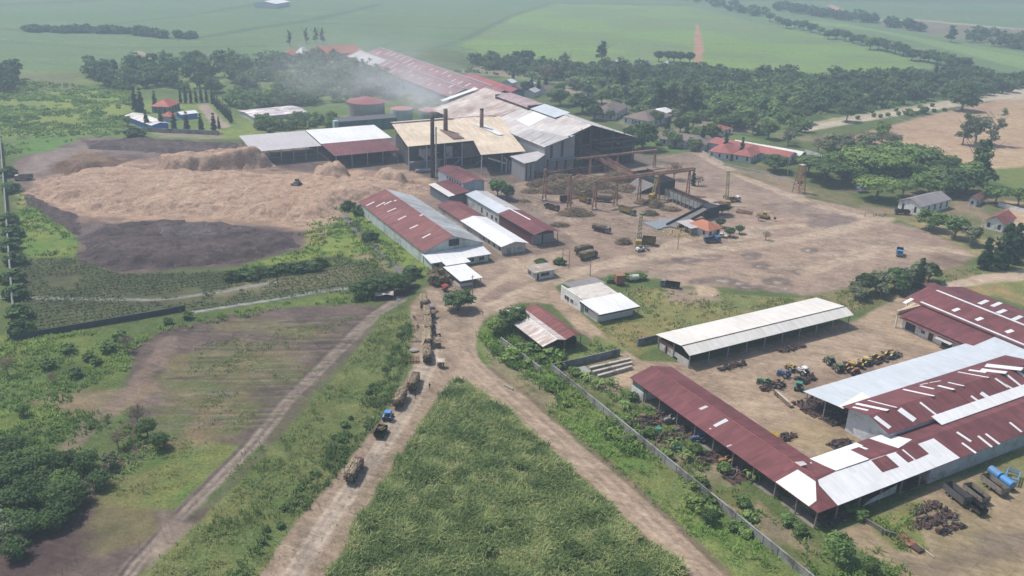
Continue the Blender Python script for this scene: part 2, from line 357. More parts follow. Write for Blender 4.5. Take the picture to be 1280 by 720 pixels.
area([(1000, 372), (1060, 360), (1120, 348), (1215, 330), (1290, 318), (1290, 345), (1180, 350), (1130, 372), (1060, 392)], (0.105, 0.135, 0.048), 1, 'meadow', 2, 1.5, col2=(0.16, 0.15, 0.07))
area([(1125, 374), (1180, 352), (1240, 342), (1300, 334), (1300, 350), (1230, 356), (1190, 362), (1150, 385)], (0.40, 0.31, 0.25), 0, 'dirt_road', 1, 1)
area([(1195, 362), (1240, 354), (1300, 348), (1300, 390), (1250, 372)], (0.15, 0.17, 0.06), 1, 'meadow', 1.5, 1.5, col2=DRY)
area([(905, 215), (950, 205), (1010, 232), (1060, 240), (1090, 258), (1130, 262), (1130, 240), (1200, 232), (1300, 250), (1300, 300), (1260, 300), (1150, 272), (1100, 272), (1060, 258), (1000, 240)], (0.120, 0.125, 0.060), 0.8, 'meadow', 2, 1.5, col2=(0.20, 0.165, 0.11), vs=12)
area([(1060, 172), (1130, 152), (1250, 124), (1400, 122), (1400, 236), (1290, 236), (1232, 218), (1180, 205), (1110, 188)], (0.360, 0.262, 0.180), 0.2, 'dry_field', 2, 2, var=0.13, col2=(0.335, 0.235, 0.172), vs=40)
for k in range(14):
    x0, y0 = RNG.uniform(1080, 1250), RNG.uniform(140, 215)
    stroke([(x0, y0), (x0+90, y0+RNG.uniform(10, 26))], 1.0, (0.44, 0.34, 0.26), 0.5, None, 1, None, 0.6, gaps=0.4, seed=k)
area([(1236, 212), (1300, 206), (1400, 200), (1400, 250), (1290, 244), (1240, 226)], (0.125, 0.165, 0.052), 1, 'meadow', 2, 2)
area([(995, 156), (1080, 142), (1180, 126), (1245, 112), (1300, 104), (1400, 100), (1400, 128), (1250, 124), (1180, 136), (1080, 152), (1005, 166)], (0.40, 0.35, 0.285), 0.1, 'dirt_road', 1.5, 1.5)
stroke([(1010, 155), (1100, 141), (1190, 125)], 4, (0.26, 0.24, 0.16), 0.8, 0.5, 1, None, 1)
stroke([(1005, 166), (1080, 153), (1180, 137), (1240, 126)], 2.5, (0.09, 0.11, 0.05), 0.9, 1, 1, None, 1)
area([(1255, 250), (1300, 256), (1300, 300), (1262, 282)], (0.42, 0.30, 0.22), 0, 'dirt_road', 1, 1, alpha=0.9)
area([(560, 222), (640, 228), (660, 250), (690, 262), (680, 280), (640, 262), (600, 250)], (0.30, 0.225, 0.18), 0, 'mill_yard', 2, 2)
area([(770, 150), (850, 160), (900, 172), (890, 184), (850, 176), (790, 168)], (0.20, 0.175, 0.14), 0.5, 'ground', 2, 2, alpha=0.8, col2=(0.10, 0.12, 0.055), vs=9)
area([(780, 186), (800, 172), (860, 178), (870, 190), (830, 194), (790, 200)], (0.095, 0.145, 0.048), 1, 'meadow', 1.5, 1.5)
area([(640, 330), (700, 312), (712, 330), (692, 345), (640, 350)], (0.36, 0.275, 0.215), 0, None, 2, 2, alpha=0.7)
S2 = lambda L: [tuple(site(u, v)[:2]) for u, v in L]
area([(306, 188), (400, 176), (500, 172), (640, 190), (662, 226), (600, 240), (545, 236), (520, 236), (500, 228), (330, 218)], (0.105, 0.085, 0.082), 0, 'mill_yard', 2, 1.5, col2=(0.16, 0.12, 0.105), vs=10)  # dark ashy ground; shade under the bagasse sheds is painted in too
area(S2([(-205, 12), (-205, 60), (-190, 70), (-100, 50), (-100, 14), (-112, 13)]), (0.25, 0.19, 0.165), 0, 'mill_yard', 1, 1, world=True, col2=(0.20, 0.15, 0.13), vs=9)
area(S2([(-330, 85), (-260, 85), (-190, 140), (-190, 165), (-330, 150)]), (0.16, 0.13, 0.12), 0, 'mill_yard', 2, 2, world=True)
# --- green left of the warehouses, ditch
area([(365, 290), (420, 250), (452, 250), (540, 336), (520, 352), (480, 352), (430, 340), (290, 345), (300, 330), (380, 312)], (0.105, 0.165, 0.042), 1, 'meadow', 1.6, 1.2, col2=(0.150, 0.205, 0.050), vs=16, var=0.25)
area([(376, 292), (400, 290), (410, 302), (385, 308)], (0.22, 0.20, 0.06), 1, None, 1.5, 1.5, alpha=0.7)
area([(440, 318), (470, 315), (505, 340), (470, 342)], (0.25, 0.185, 0.125), 0.5, None, 2, 1.5, alpha=0.8)
DITCH = [(428, 262), (432, 272), (448, 290), (462, 300), (476, 318), (500, 338), (508, 346)]
stroke(DITCH, 5.2, (0.13, 0.15, 0.06), 0.8, 0.6, 0.8, None, 0.6)
stroke(DITCH, 3.0, (0.165, 0.150, 0.158), 0.95, 0, 0.4, 'ditch', 0.4)
# --- compost and mud round the bagasse
area([(12, 204), (40, 190), (70, 176), (110, 172), (230, 175), (312, 180), (330, 200), (500, 215), (520, 240), (450, 250), (400, 262), (384, 292), (376, 312), (300, 334), (240, 338), (150, 344), (96, 326), (96, 300), (62, 280), (22, 244)], (0.150, 0.108, 0.106), 0, 'compost_ground', 2.5, 2, var=0.3, col2=(0.105, 0.080, 0.083), vs=18)
area([(112, 173), (230, 176), (312, 182), (308, 200), (200, 196), (110, 188)], (0.175, 0.130, 0.125), 0, None, 3, 3, alpha=0.9)
area([(40, 190), (105, 182), (150, 184), (100, 200), (60, 212), (22, 220)], (0.205, 0.165, 0.155), 0, None, 3, 3, alpha=0.8)
area([(60, 208), (100, 192), (120, 198), (130, 210), (90, 222)], (0.12, 0.085, 0.07), 0, None, 2, 2, alpha=0.9)
area([(22, 180), (60, 168), (100, 176), (60, 188), (30, 194)], (0.085, 0.165, 0.042), 1, 'meadow', 2, 2)
area([(20, 236), (28, 236), (96, 300), (96, 322), (30, 322)], (0.095, 0.165, 0.038), 1, 'meadow', 2, 1.5, col2=(0.15, 0.19, 0.05), vs=10)
area([(88, 328), (120, 322), (136, 328), (134, 340), (100, 341)], (0.25, 0.28, 0.03), 1, None, 1, 1, alpha=0.9)
area([(22, 252), (50, 228), (100, 206), (170, 200), (310, 192), (345, 212), (520, 214), (552, 238), (520, 252), (450, 262), (400, 292), (340, 284), (240, 280), (120, 274)], (0.40, 0.275, 0.205), 0, None, 5, 3.5, alpha=0.75, col2=(0.28, 0.19, 0.15), vs=7)
# --- terraced plots and the two channels
area([(22, 322), (96, 322), (150, 342), (290, 338), (425, 318), (520, 350), (522, 368), (470, 378), (400, 368), (300, 384), (200, 396), (20, 424)], (0.072, 0.080, 0.046), 0.6, 'crop_field', 1, 1, var=0.2, col2=(0.095, 0.105, 0.055), vs=14)
area([(300, 352), (430, 332), (470, 345), (440, 352), (330, 366), (240, 376)], (0.155, 0.150, 0.085), 0.8, None, 2, 2, alpha=0.7)
stroke([(-60, 371), (25, 372), (130, 374), (190, 375), (240, 370), (290, 362), (345, 352)], 2.0, (0.24, 0.23, 0.23), 0.9, 0, 0.5, 'channel', 0.6)
stroke([(235, 391), (280, 384), (330, 376), (400, 364), (470, 356)], 1.8, (0.28, 0.29, 0.30), 0.95, 0, 0.3, 'channel', 0.2)
area([(-120, 405), (20, 424), (170, 404), (300, 384), (470, 358), (480, 372), (330, 388), (200, 412), (165, 432), (160, 470), (0, 560), (-150, 560)], (0.082, 0.125, 0.040), 1, 'meadow', 2, 1.5, col2=(0.115, 0.160, 0.045), vs=12, var=0.3)
# --- ploughed and half grown ground at left
area([(160, 434), (205, 410), (330, 387), (440, 380), (476, 386), (470, 410), (445, 440), (390, 500), (310, 590), (200, 730), (-60, 740), (-60, 660), (60, 620), (150, 560), (160, 500)], (0.128, 0.096, 0.090), 0, 'ploughed_field', 2, 1.5, var=0.3, col2=(0.098, 0.074, 0.073), vs=10)
for x, y, a, b in ((310, 440, 60, 14), (255, 455, 55, 14), (335, 470, 50, 12), (230, 475, 40, 14), (380, 420, 40, 9), (330, 410, 60, 8), (260, 500, 60, 16), (300, 520, 40, 16)):
    area([(x+a*math.cos(t), y+b*math.sin(t)) for t in np.linspace(0, 6.28, 14)[:-1]], (0.110, 0.130, 0.050), 0.9, None, 4, 3, alpha=0.75, col2=(0.15, 0.14, 0.07), vs=6)
area([(210, 545), (330, 560), (280, 618), (240, 640), (120, 625), (140, 600)], (0.085, 0.145, 0.038), 1, None, 3, 2, col2=(0.125, 0.16, 0.05), vs=9, alpha=0.95)
area([(190, 520), (320, 505), (300, 545), (200, 565), (160, 545)], (0.105, 0.135, 0.050), 0.9, None, 3, 2, col2=(0.18, 0.15, 0.09), vs=9, alpha=0.85)
area([(130, 600), (190, 590), (160, 630), (215, 665), (130, 690), (60, 690), (110, 640)], (0.14, 0.135, 0.06), 0.8, None, 3, 2, alpha=0.7)
area([(-60, 700), (60, 660), (100, 640), (130, 665), (60, 740), (-60, 760)], (0.075, 0.052, 0.055), 0.2, None, 3, 2.5, alpha=0.9)
TRK = [(500, 373), (470, 392), (445, 415), (405, 455), (360, 500), (310, 560), (260, 610), (215, 655), (170, 705), (140, 745)]
stroke(TRK, 4.0, (0.215, 0.172, 0.158), 0.92, 0, 0.5, 'dirt_track', 0.7)
stroke([(x-16*(1-0.03*i), y+4) for i, (x, y) in enumerate(TRK)], 0.9, (0.075, 0.058, 0.058), 0.8, 0, 0.4, None, 0.4, gaps=0.3)
stroke([(x+14*(1-0.03*i), y+6) for i, (x, y) in enumerate(TRK)], 1.2, (0.085, 0.10, 0.045), 0.7, 0.8, 0.5, None, 0.5, gaps=0.3)
for off, wd_ in ((-7, 0.5), (-3, 0.4), (3, 0.4), (6, 0.4)):
    stroke([(x+off*(1-i*0.02), y+off*0.35) for i, (x, y) in enumerate(TRK)], wd_, (0.105, 0.080, 0.078) if off in (-7, 3) else (0.29, 0.245, 0.225), 0.7, None, 0.4, None, 0.5, gaps=0.35, seed=int(off)+90)
area([(205, 640), (262, 668), (240, 700), (200, 735), (180, 735)], (0.235, 0.185, 0.165), 0, None, 1.5, 1.2, alpha=0.8)
area([(35, 503), (70, 494), (150, 488), (190, 474), (205, 488), (150, 522), (100, 524)], (0.225, 0.165, 0.120), 0.3, None, 3, 2, alpha=0.75)
stroke([(210, 425), (195, 455), (170, 480), (140, 510), (110, 535), (90, 560)], 5, (0.19, 0.14, 0.12), 0.75, 0, 1.2, None, 1.5)
for k in range(60):            # plough lines
    y0 = 392+k*2.4; x0 = 484-(y0-392)*0.95; ln = RNG.uniform(120, 260)
    stroke([(x0-ln, y0+RNG.uniform(-2, 10)), (x0-ln*0.5, y0+3), (x0-10, y0)], RNG.uniform(0.4, 1.0), ((0.070, 0.052, 0.054), (0.185, 0.145, 0.130), (0.085, 0.105, 0.045))[k % 3], 0.7, None, 0.3, None, 0.35, gaps=0.40, seed=k+200)
# --- grass banks
area([(505, 388), (515, 408), (512, 450), (495, 500), (440, 568), (385, 634), (322, 722), (290, 760), (130, 760), (210, 690), (310, 590), (392, 500), (450, 432), (480, 395)], (0.092, 0.128, 0.044), 1, 'verge', 1.2, 0.8, col2=(0.120, 0.145, 0.055), vs=8, var=0.25)
area([(592, 412), (640, 400), (700, 440), (690, 458), (850, 590), (1010, 724), (1000, 760), (950, 760), (900, 716), (780, 602), (660, 502), (606, 458)], (0.095, 0.155, 0.040), 1, 'verge', 1.2, 0.8, col2=(0.130, 0.165, 0.055), vs=9, var=0.25)
area([(606, 430), (650, 455), (700, 500), (690, 520), (650, 490), (608, 458)], (0.20, 0.165, 0.115), 0.4, None, 2, 1.5, alpha=0.8)
# --- dirt roads at the front
area([(300, 760), (322, 722), (385, 636), (440, 570), (492, 503), (518, 452), (520, 400), (526, 366), (560, 350), (602, 392), (592, 432), (585, 474), (570, 478), (546, 498), (505, 562), (457, 640), (408, 724), (390, 760)], (0.285, 0.218, 0.178), 0, 'dirt_road', 0.9, 0.6, var=0.2, col2=(0.245, 0.185, 0.150), vs=5)
area([(562, 470), (590, 432), (598, 446), (610, 460), (664, 502), (782, 602), (905, 718), (950, 760), (880, 760), (850, 712), (735, 604), (640, 520), (584, 480)], (0.300, 0.226, 0.184), 0, 'dirt_road', 0.7, 0.6, var=0.16)
MID = [(340, 760), (366, 720), (418, 640), (470, 570), (512, 505), (536, 452), (540, 400)]
stroke(MID, 4.6, (0.350, 0.295, 0.265), 0.85, 0, 1.2, None, 0.8)
for off in (-13, -6, 5, 12, 19, -18): stroke([(x+off*(1-0.05*i), y) for i, (x, y) in enumerate(MID)], 0.7, (0.43, 0.34, 0.275) if off in (-13, 12) else (0.255, 0.190, 0.155), 0.5, None, 0.4, None, 0.4, gaps=0.4, seed=off+300)
RR = [(575, 440), (592, 462), (650, 512), (758, 604), (880, 720), (915, 760)]
for off in (-5, 4, 9): stroke([(x+off, y-off*0.4) for x, y in RR], 0.8, (0.40, 0.315, 0.26) if off != 9 else (0.20, 0.15, 0.125), 0.55, None, 0.4, None, 0.4, gaps=0.35, seed=off+400)
stroke([(612, 460), (666, 500), (785, 600), (908, 716)], 1.6, (0.16, 0.115, 0.095), 0.8, 0, 0.5, None, 0.5, gaps=0.3)
# --- lanes, meadow and compound at right
area([(640, 376), (690, 352), (706, 372), (745, 410), (800, 452), (870, 452), (1065, 402), (1120, 372), (1150, 372), (1215, 435), (1330, 460), (1330, 560), (1060, 580), (1000, 590), (850, 480), (800, 470), (770, 442), (722, 412), (690, 380)], (0.325, 0.245, 0.188), 0, 'compound_yard', 1, 0.8, var=0.2, col2=(0.275, 0.205, 0.160), vs=12)
area([(880, 455), (1000, 430), (1090, 400), (1130, 430), (1050, 440), (940, 470)], (0.29, 0.22, 0.18), 0, None, 3, 3, alpha=0.5)
area([(985, 480), (1050, 465), (1120, 440), (1060, 520), (1040, 540), (1000, 500)], (0.20, 0.145, 0.115), 0.1, None, 3, 3, alpha=0.75)
area([(950, 545), (1010, 515), (1060, 550), (1030, 572)], (0.30, 0.235, 0.15), 0.2, None, 3, 2, alpha=0.7)
for k in range(26):
    x0, y0 = RNG.uniform(870, 1060), RNG.uniform(440, 540)
    stroke([(x0, y0), (x0+RNG.uniform(30, 90), y0+RNG.uniform(-22, 14))], RNG.uniform(0.4, 0.9), (0.25, 0.185, 0.145) if k % 2 else (0.42, 0.325, 0.255), 0.4, None, 0.4, None, 0.4, gaps=0.45, seed=k+500)
area([(742, 400), (800, 402), (762, 372), (800, 358), (900, 366), (1000, 374), (1018, 372), (905, 396), (822, 420), (826, 432), (800, 444), (770, 432)], (0.125, 0.155, 0.058), 1, 'meadow', 1.5, 1, col2=(0.165, 0.165, 0.065), vs=12, var=0.25)
area([(770, 405), (800, 405), (820, 425), (800, 440), (770, 430)], (0.20, 0.175, 0.08), 0.8, None, 2, 1.5, alpha=0.7)
area([(826, 360), (900, 362), (905, 375), (860, 382), (830, 376)], (0.25, 0.19, 0.155), 0.2, None, 2, 1.5, alpha=0.9)
area([(868, 356), (896, 360), (896, 371), (872, 370)], (0.42, 0.32, 0.24), 0, None, 1, 1, alpha=0.8)
area([(680, 445), (740, 430), (745, 420), (780, 440), (715, 455), (700, 465)], (0.110, 0.155, 0.050), 1, 'meadow', 1, 0.8)
area([(700, 462), (750, 450), (800, 458), (790, 480), (820, 510), (870, 560), (960, 640), (1030, 690), (1010, 720), (850, 590)], (0.205, 0.175, 0.115), 0.5, 'ground', 1.5, 1.2, col2=(0.105, 0.125, 0.050), vs=6, var=0.3)
area([(768, 462), (800, 456), (795, 478), (770, 485)], (0.345, 0.26, 0.195), 0, None, 1, 1)
area([(1010, 700), (1040, 670), (1062, 660), (1140, 715), (1160, 760), (1010, 760)], (0.085, 0.125, 0.042), 1, 'verge', 1.2, 1, col2=(0.13, 0.145, 0.055), vs=6)
area([(1046, 664), (1090, 650), (1165, 606), (1330, 556), (1400, 560), (1400, 780), (1150, 780), (1130, 716), (1080, 690)], (0.285, 0.220, 0.155), 0.1, 'compound_yard', 1, 1, var=0.2, col2=(0.235, 0.190, 0.125), vs=8)
area([(1082, 652), (1150, 622), (1170, 632), (1140, 645), (1170, 690), (1120, 690)], (0.115, 0.150, 0.042), 0.9, None, 1.5, 1, alpha=0.9, col2=(0.16, 0.17, 0.06), vs=5)
area([(1230, 572), (1330, 545), (1330, 600), (1262, 612), (1210, 620)], (0.135, 0.155, 0.055), 0.9, None, 2, 1.5, alpha=0.7)
area([(1115, 690), (1150, 700), (1190, 680), (1240, 690), (1200, 725), (1130, 712)], (0.16, 0.125, 0.105), 0, None, 2, 2, alpha=0.7)
area([(1220, 670), (1290, 662), (1290, 690), (1230, 695)], (0.165, 0.13, 0.115), 0, None, 2, 2, alpha=0.7)
# --- the standing cane has dark leaf litter under it
CANE = [(572, 474), (586, 482), (640, 522), (735, 606), (850, 714), (885, 760), (380, 770), (408, 726), (458, 641), (507, 562), (548, 497)]
area(CANE, (0.060, 0.078, 0.030), 1, 'cane_field', 0.8, 0.6)
# --- build one mesh per kind of ground, edges shared
GH = (fbm(GX, GY, 22, 77)-0.5)*0.20+(fbm(GX, GY, 3.0, 78)-0.5)*0.12
GAc = np.clip(GA, 0.01, 0.9); GAc[..., 2] *= 1-0.10*(1-GV); GAc[..., 1] *= 1-0.01*(1-GV)
def groundmat():
    t = NT('ground_soil_and_grass')
    a = t.n('ShaderNodeAttribute', attribute_name='albedo'); v = t.n('ShaderNodeAttribute', attribute_name='veg').outputs['Fac']
    c = t.n('ShaderNodeNewGeometry').outputs['Position']
    k1 = t.mr(t.noise(c, 0.9, 6, 0.75), 0.25, 0.75, 0.70, 1.30); k2 = t.mr(t.noise(c, 0.22, 5, 0.7), 0.25, 0.75, 0.72, 1.28)
    g1 = t.mr(t.noise(c, 1.6, 5, 0.8), 0.3, 0.7, 0.40, 1.60)
    def streak(ang, sc, st):
        rv = t.n('ShaderNodeVectorRotate', {'Vector': c, 'Angle': ang}, rotation_type='Z_AXIS').outputs[0]
        return t.noise(t.n('ShaderNodeVectorMath', {0: rv, 1: (sc, sc*st, 1)}, operation='MULTIPLY').outputs[0], 1.0, 5, 0.7)
    s1 = t.mr(streak(0.35, 0.09, 9), 0.35, 0.65, 0.80, 1.20); s2 = t.mr(streak(1.05, 0.13, 10), 0.56, 0.66, 1.0, 0.66); s3 = t.mr(streak(2.4, 0.11, 10), 0.58, 0.66, 1.0, 0.72)
    m1 = t.mr(t.noise(c, 0.05, 7, 0.72), 0.52, 0.62, 1.0, 0.74)
    rut = t.math('MULTIPLY', t.math('MULTIPLY', s1, s2), t.math('MULTIPLY', s3, m1))
    soil = t.mul(t.mul(t.mul(a.outputs['Color'], t.mr(k1, 0, 2, 0.1, 1.9)), k2), t.mr(rut, 0, 1.2, 0.12, 1.22))
    gr = t.mul(t.mul(a.outputs['Color'], g1), k2)
    hue = t.mix(t.mr(t.noise(c, 0.12, 4, 0.7), 0.4, 0.62, 0, 0.45), gr, t.mul(gr, (1.45, 1.05, 1.0)))
    col = t.mix(v, soil, hue)
    pale = t.mr(t.noise(c, 2.2, 3, 0.8), 0.68, 0.74, 0, 0.35)      # scraps of straw and stones
    col = t.mix(t.math('MULTIPLY', pale, t.math('SUBTRACT', 1.0, v)), col, (0.50, 0.40, 0.31))
    t.bump(t.noise(c, 1.1, 6, 0.75), 0.55, 0.35)
    return t.done(col, 0.95, 0, 0.1)
GM = groundmat()
nr, nc = GX.shape
idx = np.arange(nr*nc).reshape(nr, nc)
quads = np.stack([idx[:-1, :-1], idx[:-1, 1:], idx[1:, 1:], idx[1:, :-1]], -1).reshape(-1, 4)[:, ::-1]
qz = np.maximum.reduce([GZ[:-1, :-1], GZ[1:, 1:]]).reshape(-1)
ALLV = np.stack([GX, GY, GH], -1).reshape(-1, 3); ALLA = GAc.reshape(-1, 3); ALLG = GV.reshape(-1)
def ground_piece(name, V, Q, A, G):
    me = npmesh(None, V, Q, GM)
    at1 = me.attributes.new('albedo', 'FLOAT_COLOR', 'POINT'); at1.data.foreach_set('color', np.concatenate([A, np.ones((len(A), 1))], 1).astype(np.float32).ravel())
    at2 = me.attributes.new('veg', 'FLOAT', 'POINT'); at2.data.foreach_set('value', G.astype(np.float32))
    me.polygons.foreach_set('use_smooth', [True]*len(me.polygons))
    return link(name, me, None, kind='structure')
for zi, zn in enumerate(ZN):
    q = quads[qz == zi]
    if len(q) == 0: continue
    us, inv = np.unique(q, return_inverse=True)
    ground_piece(zn, ALLV[us], inv.reshape(-1, 4), ALLA[us], ALLG[us])
# the plain beyond, down to the horizon all round: 0.6 m lower, so the worked land lies on it
gx = np.linspace(-5900, 5900, 121); bx, by = np.meshgrid(gx, gx)
bv = np.stack([bx, by, np.full(bx.shape, -0.6)], -1).reshape(-1, 3); ii = np.arange(121*121).reshape(121, 121)
bq = np.stack([ii[:-1, :-1], ii[:-1, 1:], ii[1:, 1:], ii[1:, :-1]], -1).reshape(-1, 4)
ba = np.tile(np.array([[0.115, 0.180, 0.078]]), (len(bv), 1))*(0.7+0.6*fbm(bv[:, 0], bv[:, 1], 600, 9))[:, None]
ground_piece('plain', bv, bq, ba, np.ones(len(bv)))
# ------------------------------------------------------------------ haze: one even box of air
t = NT('air_haze'); t.t.nodes.remove(t.b)
vol = t.n('ShaderNodeVolumePrincipled', {'Color': HAZE_COLOR, 'Density': HAZE_DENSITY, 'Anisotropy': 0.25})
t.t.links.new(vol.outputs[0], [k for k in t.t.nodes if k.type == 'OUTPUT_MATERIAL'][0].inputs['Volume'])
MB().box((-6000, -6000, -1.6), (6000, 6000, HC+4)).build('haze', t.m, kind='stuff')
# ================================================================== BUILDINGS (site axes: u runs along the sheds, v across)
RED = roofmat('red_roof_sheet', (0.150, 0.050, 0.054), 'v'); REDu = roofmat('red_roof_sheet', (0.150, 0.050, 0.054), 'u')
REDW = roofmat('worn_red_roof_sheet', (0.175, 0.056, 0.055), 'v', 0.16, (0.30, 0.17, 0.15), 0.5)
WHT = roofmat('white_roof_sheet', (0.70, 0.70, 0.71), 'v', 0.05, (0.50, 0.47, 0.45), 0.15); WHTu = roofmat('white_roof_sheet', (0.70, 0.70, 0.71), 'u', 0.05, (0.50, 0.47, 0.45), 0.15)
SILV = roofmat('silver_roof_sheet', (0.52, 0.56, 0.60), 'v', 0.05, (0.40, 0.40, 0.42), 0.15, 0.45); SILVu = roofmat('silver_roof_sheet', (0.52, 0.56, 0.60), 'u', 0.05, (0.40, 0.40, 0.42), 0.15, 0.45)
BONE = roofmat('bone_roof_sheet', (0.66, 0.63, 0.59), 'u', 0.06, (0.42, 0.37, 0.33), 0.25); CREAM = roofmat('cream_roof_sheet', (0.66, 0.55, 0.42), 'u', 0.09, (0.45, 0.31, 0.21), 0.55)
CREAMv = roofmat('cream_roof_sheetv', (0.68, 0.58, 0.44), 'u', 0.06, (0.5, 0.36, 0.24), 0.3, sheet=(1.0, 6))
GREY = roofmat('grey_roof_sheet', (0.46, 0.44, 0.44), 'v', 0.09, (0.30, 0.25, 0.22), 0.4); GREYu = roofmat('grey_roof_sheet', (0.46, 0.44, 0.44), 'u', 0.09, (0.30, 0.25, 0.22), 0.4)
RUSTY = roofmat('rusty_roof_sheet', (0.55, 0.50, 0.47), 'v', 0.16, (0.27, 0.13, 0.085), 0.75); PALE = roofmat('pale_mill_roof', (0.56, 0.53, 0.515), 'v', 0.12, (0.33, 0.25, 0.22), 0.75)
ORANGE = roofmat('orange_tile_roof', (0.33, 0.12, 0.065), 'v', 0.1, (0.18, 0.08, 0.06), 0.3, 0.8, (0.4, 0.4)); PINK = roofmat('faded_red_tile', (0.32, 0.115, 0.10), 'v', 0.12, (0.20, 0.12, 0.10), 0.4, 0.8, (0.5, 0.5)); BROWNR = roofmat('grey_brown_tile', (0.185, 0.145, 0.130), 'v', 0.12, (0.11, 0.09, 0.08), 0.4, 0.85, (0.5, 0.5))
PLASTER = mat('white_plaster', (0.68, 0.68, 0.66), 0.9, 0.08, 0.6, dirt=(0.38, 0.35, 0.32), damt=0.3); GREYW = mat('grey_render', (0.36, 0.37, 0.38), 0.9, 0.12, 0.5, dirt=(0.22, 0.21, 0.20), damt=0.4)
PALEW = mat('pale_green_render', (0.50, 0.54, 0.51), 0.9, 0.10, 0.5, dirt=(0.30, 0.30, 0.27), damt=0.4); CORRW = roofmat('grey_wall_sheet', (0.29, 0.29, 0.305), 'v', 0.08, (0.24, 0.2, 0.18), 0.4)
DARKW = mat('dark_steel_and_shade', (0.030, 0.034, 0.042), 0.8, 0.3, 0.4); DARKR = mat('dark_red_wall', (0.115, 0.045, 0.05), 0.8, 0.2, 0.5)  # dark steel, darkened further so its colour also holds interior shade
STEEL = mat('steel_post', (0.27, 0.27, 0.28), 0.6, 0.15, 1.0); RUST = mat('rusted_steel', (0.20, 0.090, 0.058), 0.85, 0.35, 0.9, dirt=(0.30, 0.17, 0.11), damt=0.4); DKRUST = mat('dark_rust', (0.085, 0.048, 0.042), 0.85, 0.35, 0.9)
WOODP = mat('timber_post', (0.24, 0.20, 0.17), 0.9, 0.2, 1.5); GLASS = mat('dark_window', (0.03, 0.035, 0.04), 0.15, 0.2, 2.0); CONC = mat('old_concrete', (0.30, 0.29, 0.275), 0.95, 0.18, 0.35, dirt=(0.10, 0.095, 0.085), damt=0.55)
SLAB = mat('concrete_floor', (0.20, 0.175, 0.155), 0.95, 0.25, 0.3); TEALW = mat('teal_wall', (0.10, 0.19, 0.175), 0.8, 0.15, 0.4, dirt=(0.06, 0.09, 0.09), damt=0.3)
MACH = mat('boiler_casing', (0.075, 0.072, 0.078), 0.7, 0.3, 0.4, dirt=(0.20, 0.12, 0.09), damt=0.3); PALEM = mat('pale_casing', (0.36, 0.35, 0.35), 0.7, 0.15, 0.5, dirt=(0.2, 0.15, 0.12), damt=0.3)
BLUEP = mat('bright_blue_paint', (0.03, 0.20, 0.62), 0.45, 0.12, 1.0); YELP = mat('yellow_paint', (0.52, 0.34, 0.035), 0.5, 0.18, 1.0, dirt=(0.25, 0.15, 0.06), damt=0.3)
def px3(pts): return [(*loc(x, y, z), z) for x, y, z in pts]
def posts(root, o, pts, mat_, r=0.14, name='post'):
    for (u, v, z0, z1) in pts: MB(o).box((u-r, v-r, z0), (u+r, v+r, z1)).build(name, mat_, root)
def patch(roof, o, f, pts, mat_, lift=0.035, name='roof_panel'):
    q = [onroof(x, y, f) for x, y in pts]
    MB(o).slab([(u, v, z+lift) for u, v, z in q], 0.04).build(name, mat_, roof)
def strips(roof, o, f, L, mat_, lift=0.05, name='roof_panel'):
    for x0, y0, x1, y1, wd in L:
        a, b = np.array(onroof(x0, y0, f)), np.array(onroof(x1, y1, f)); d = b-a; d[2] = 0; d /= np.linalg.norm(d); n = np.array([-d[1], d[0], 0])*wd/2
        q = [a-n, b-n, b+n, a+n]
        MB(o).slab([(p[0], p[1], f(p[0], p[1])+lift) for p in q], 0.04).build(name, mat_, roof)
def windows(root, o, L, face, depth=0.06, m=None, frame=None, name='window'):
    """L: (a0, z0, a1, z1) along a wall; face: ('u' or 'v', position, outward sign). a recessed-looking pane with a frame round it"""
    ax, p, sg = face
    for a0, z0, a1, z1 in L:
        b = MB(o); bw = 0.10
        def bx(mb, s0, t0, s1, t1, d0, d1):
            if ax == 'u': mb.box((p+sg*d0, s0, t0), (p+sg*d1, s1, t1))
            else: mb.box((s0, p+sg*d0, t0), (s1, p+sg*d1, t1))
        bx(b, a0, z0, a1, z1, -0.05, depth*0.5)
        wn = b.build(name, m or GLASS, root)
        if frame:
            fb = MB(o)
            for s0, t0, s1, t1 in ((a0-bw, z0-bw, a0, z1+bw), (a1, z0-bw, a1+bw, z1+bw), (a0, z1, a1, z1+bw), (a0, z0-bw, a1, z0), ((a0+a1)/2-0.03, z0, (a0+a1)/2+0.03, z1)): bx(fb, s0, t0, s1, t1, -0.05, depth*1.6)
            fb.build('frame', frame, wn)
def junk_mb(o, cx, cy, n, spread, rng, z=0.0, smax=1.0):
    b = MB(o); b.k = 0; b.ext([(-spread[1]*.9, z), (spread[1]*.9, z), (spread[1]*.5, z+0.22), (-spread[1]*.5, z+0.22)], -spread[0]*.95, spread[0]*.95, 'u')
    for k in range(int(n*2.2)):
        x, y = cx+rng.uniform(-spread[0], spread[0]), cy+rng.uniform(-spread[1], spread[1]); s = rng.uniform(0.3, smax); b.k = rng.integers(0, 4)
        zz = z+rng.uniform(0, 0.5)
        t = rng.random()
        if t < 0.3: b.box((x-s*0.5, y-s*0.35, z), (x+s*0.5, y+s*0.35, zz+s*0.6))
        elif t < 0.75:
            a = rng.uniform(0, 6.28); b.tube((x-s*math.cos(a), y-s*math.sin(a), zz+0.2), (x+s*math.cos(a), y+s*math.sin(a), zz+rng.uniform(0.2, 1.0)), rng.uniform(0.06, 0.2), n=6)
        else: b.tube((x, y, z), (x, y+0.3, z+0.3), s*0.45, n=9)
    return b
JUNKM = [DKRUST, MACH, mat('brown_rust', (0.125, 0.066, 0.048), 0.9, 0.35, 0.9), mat('oily_black', (0.03, 0.03, 0.033), 0.6, 0.3, 1.0)]
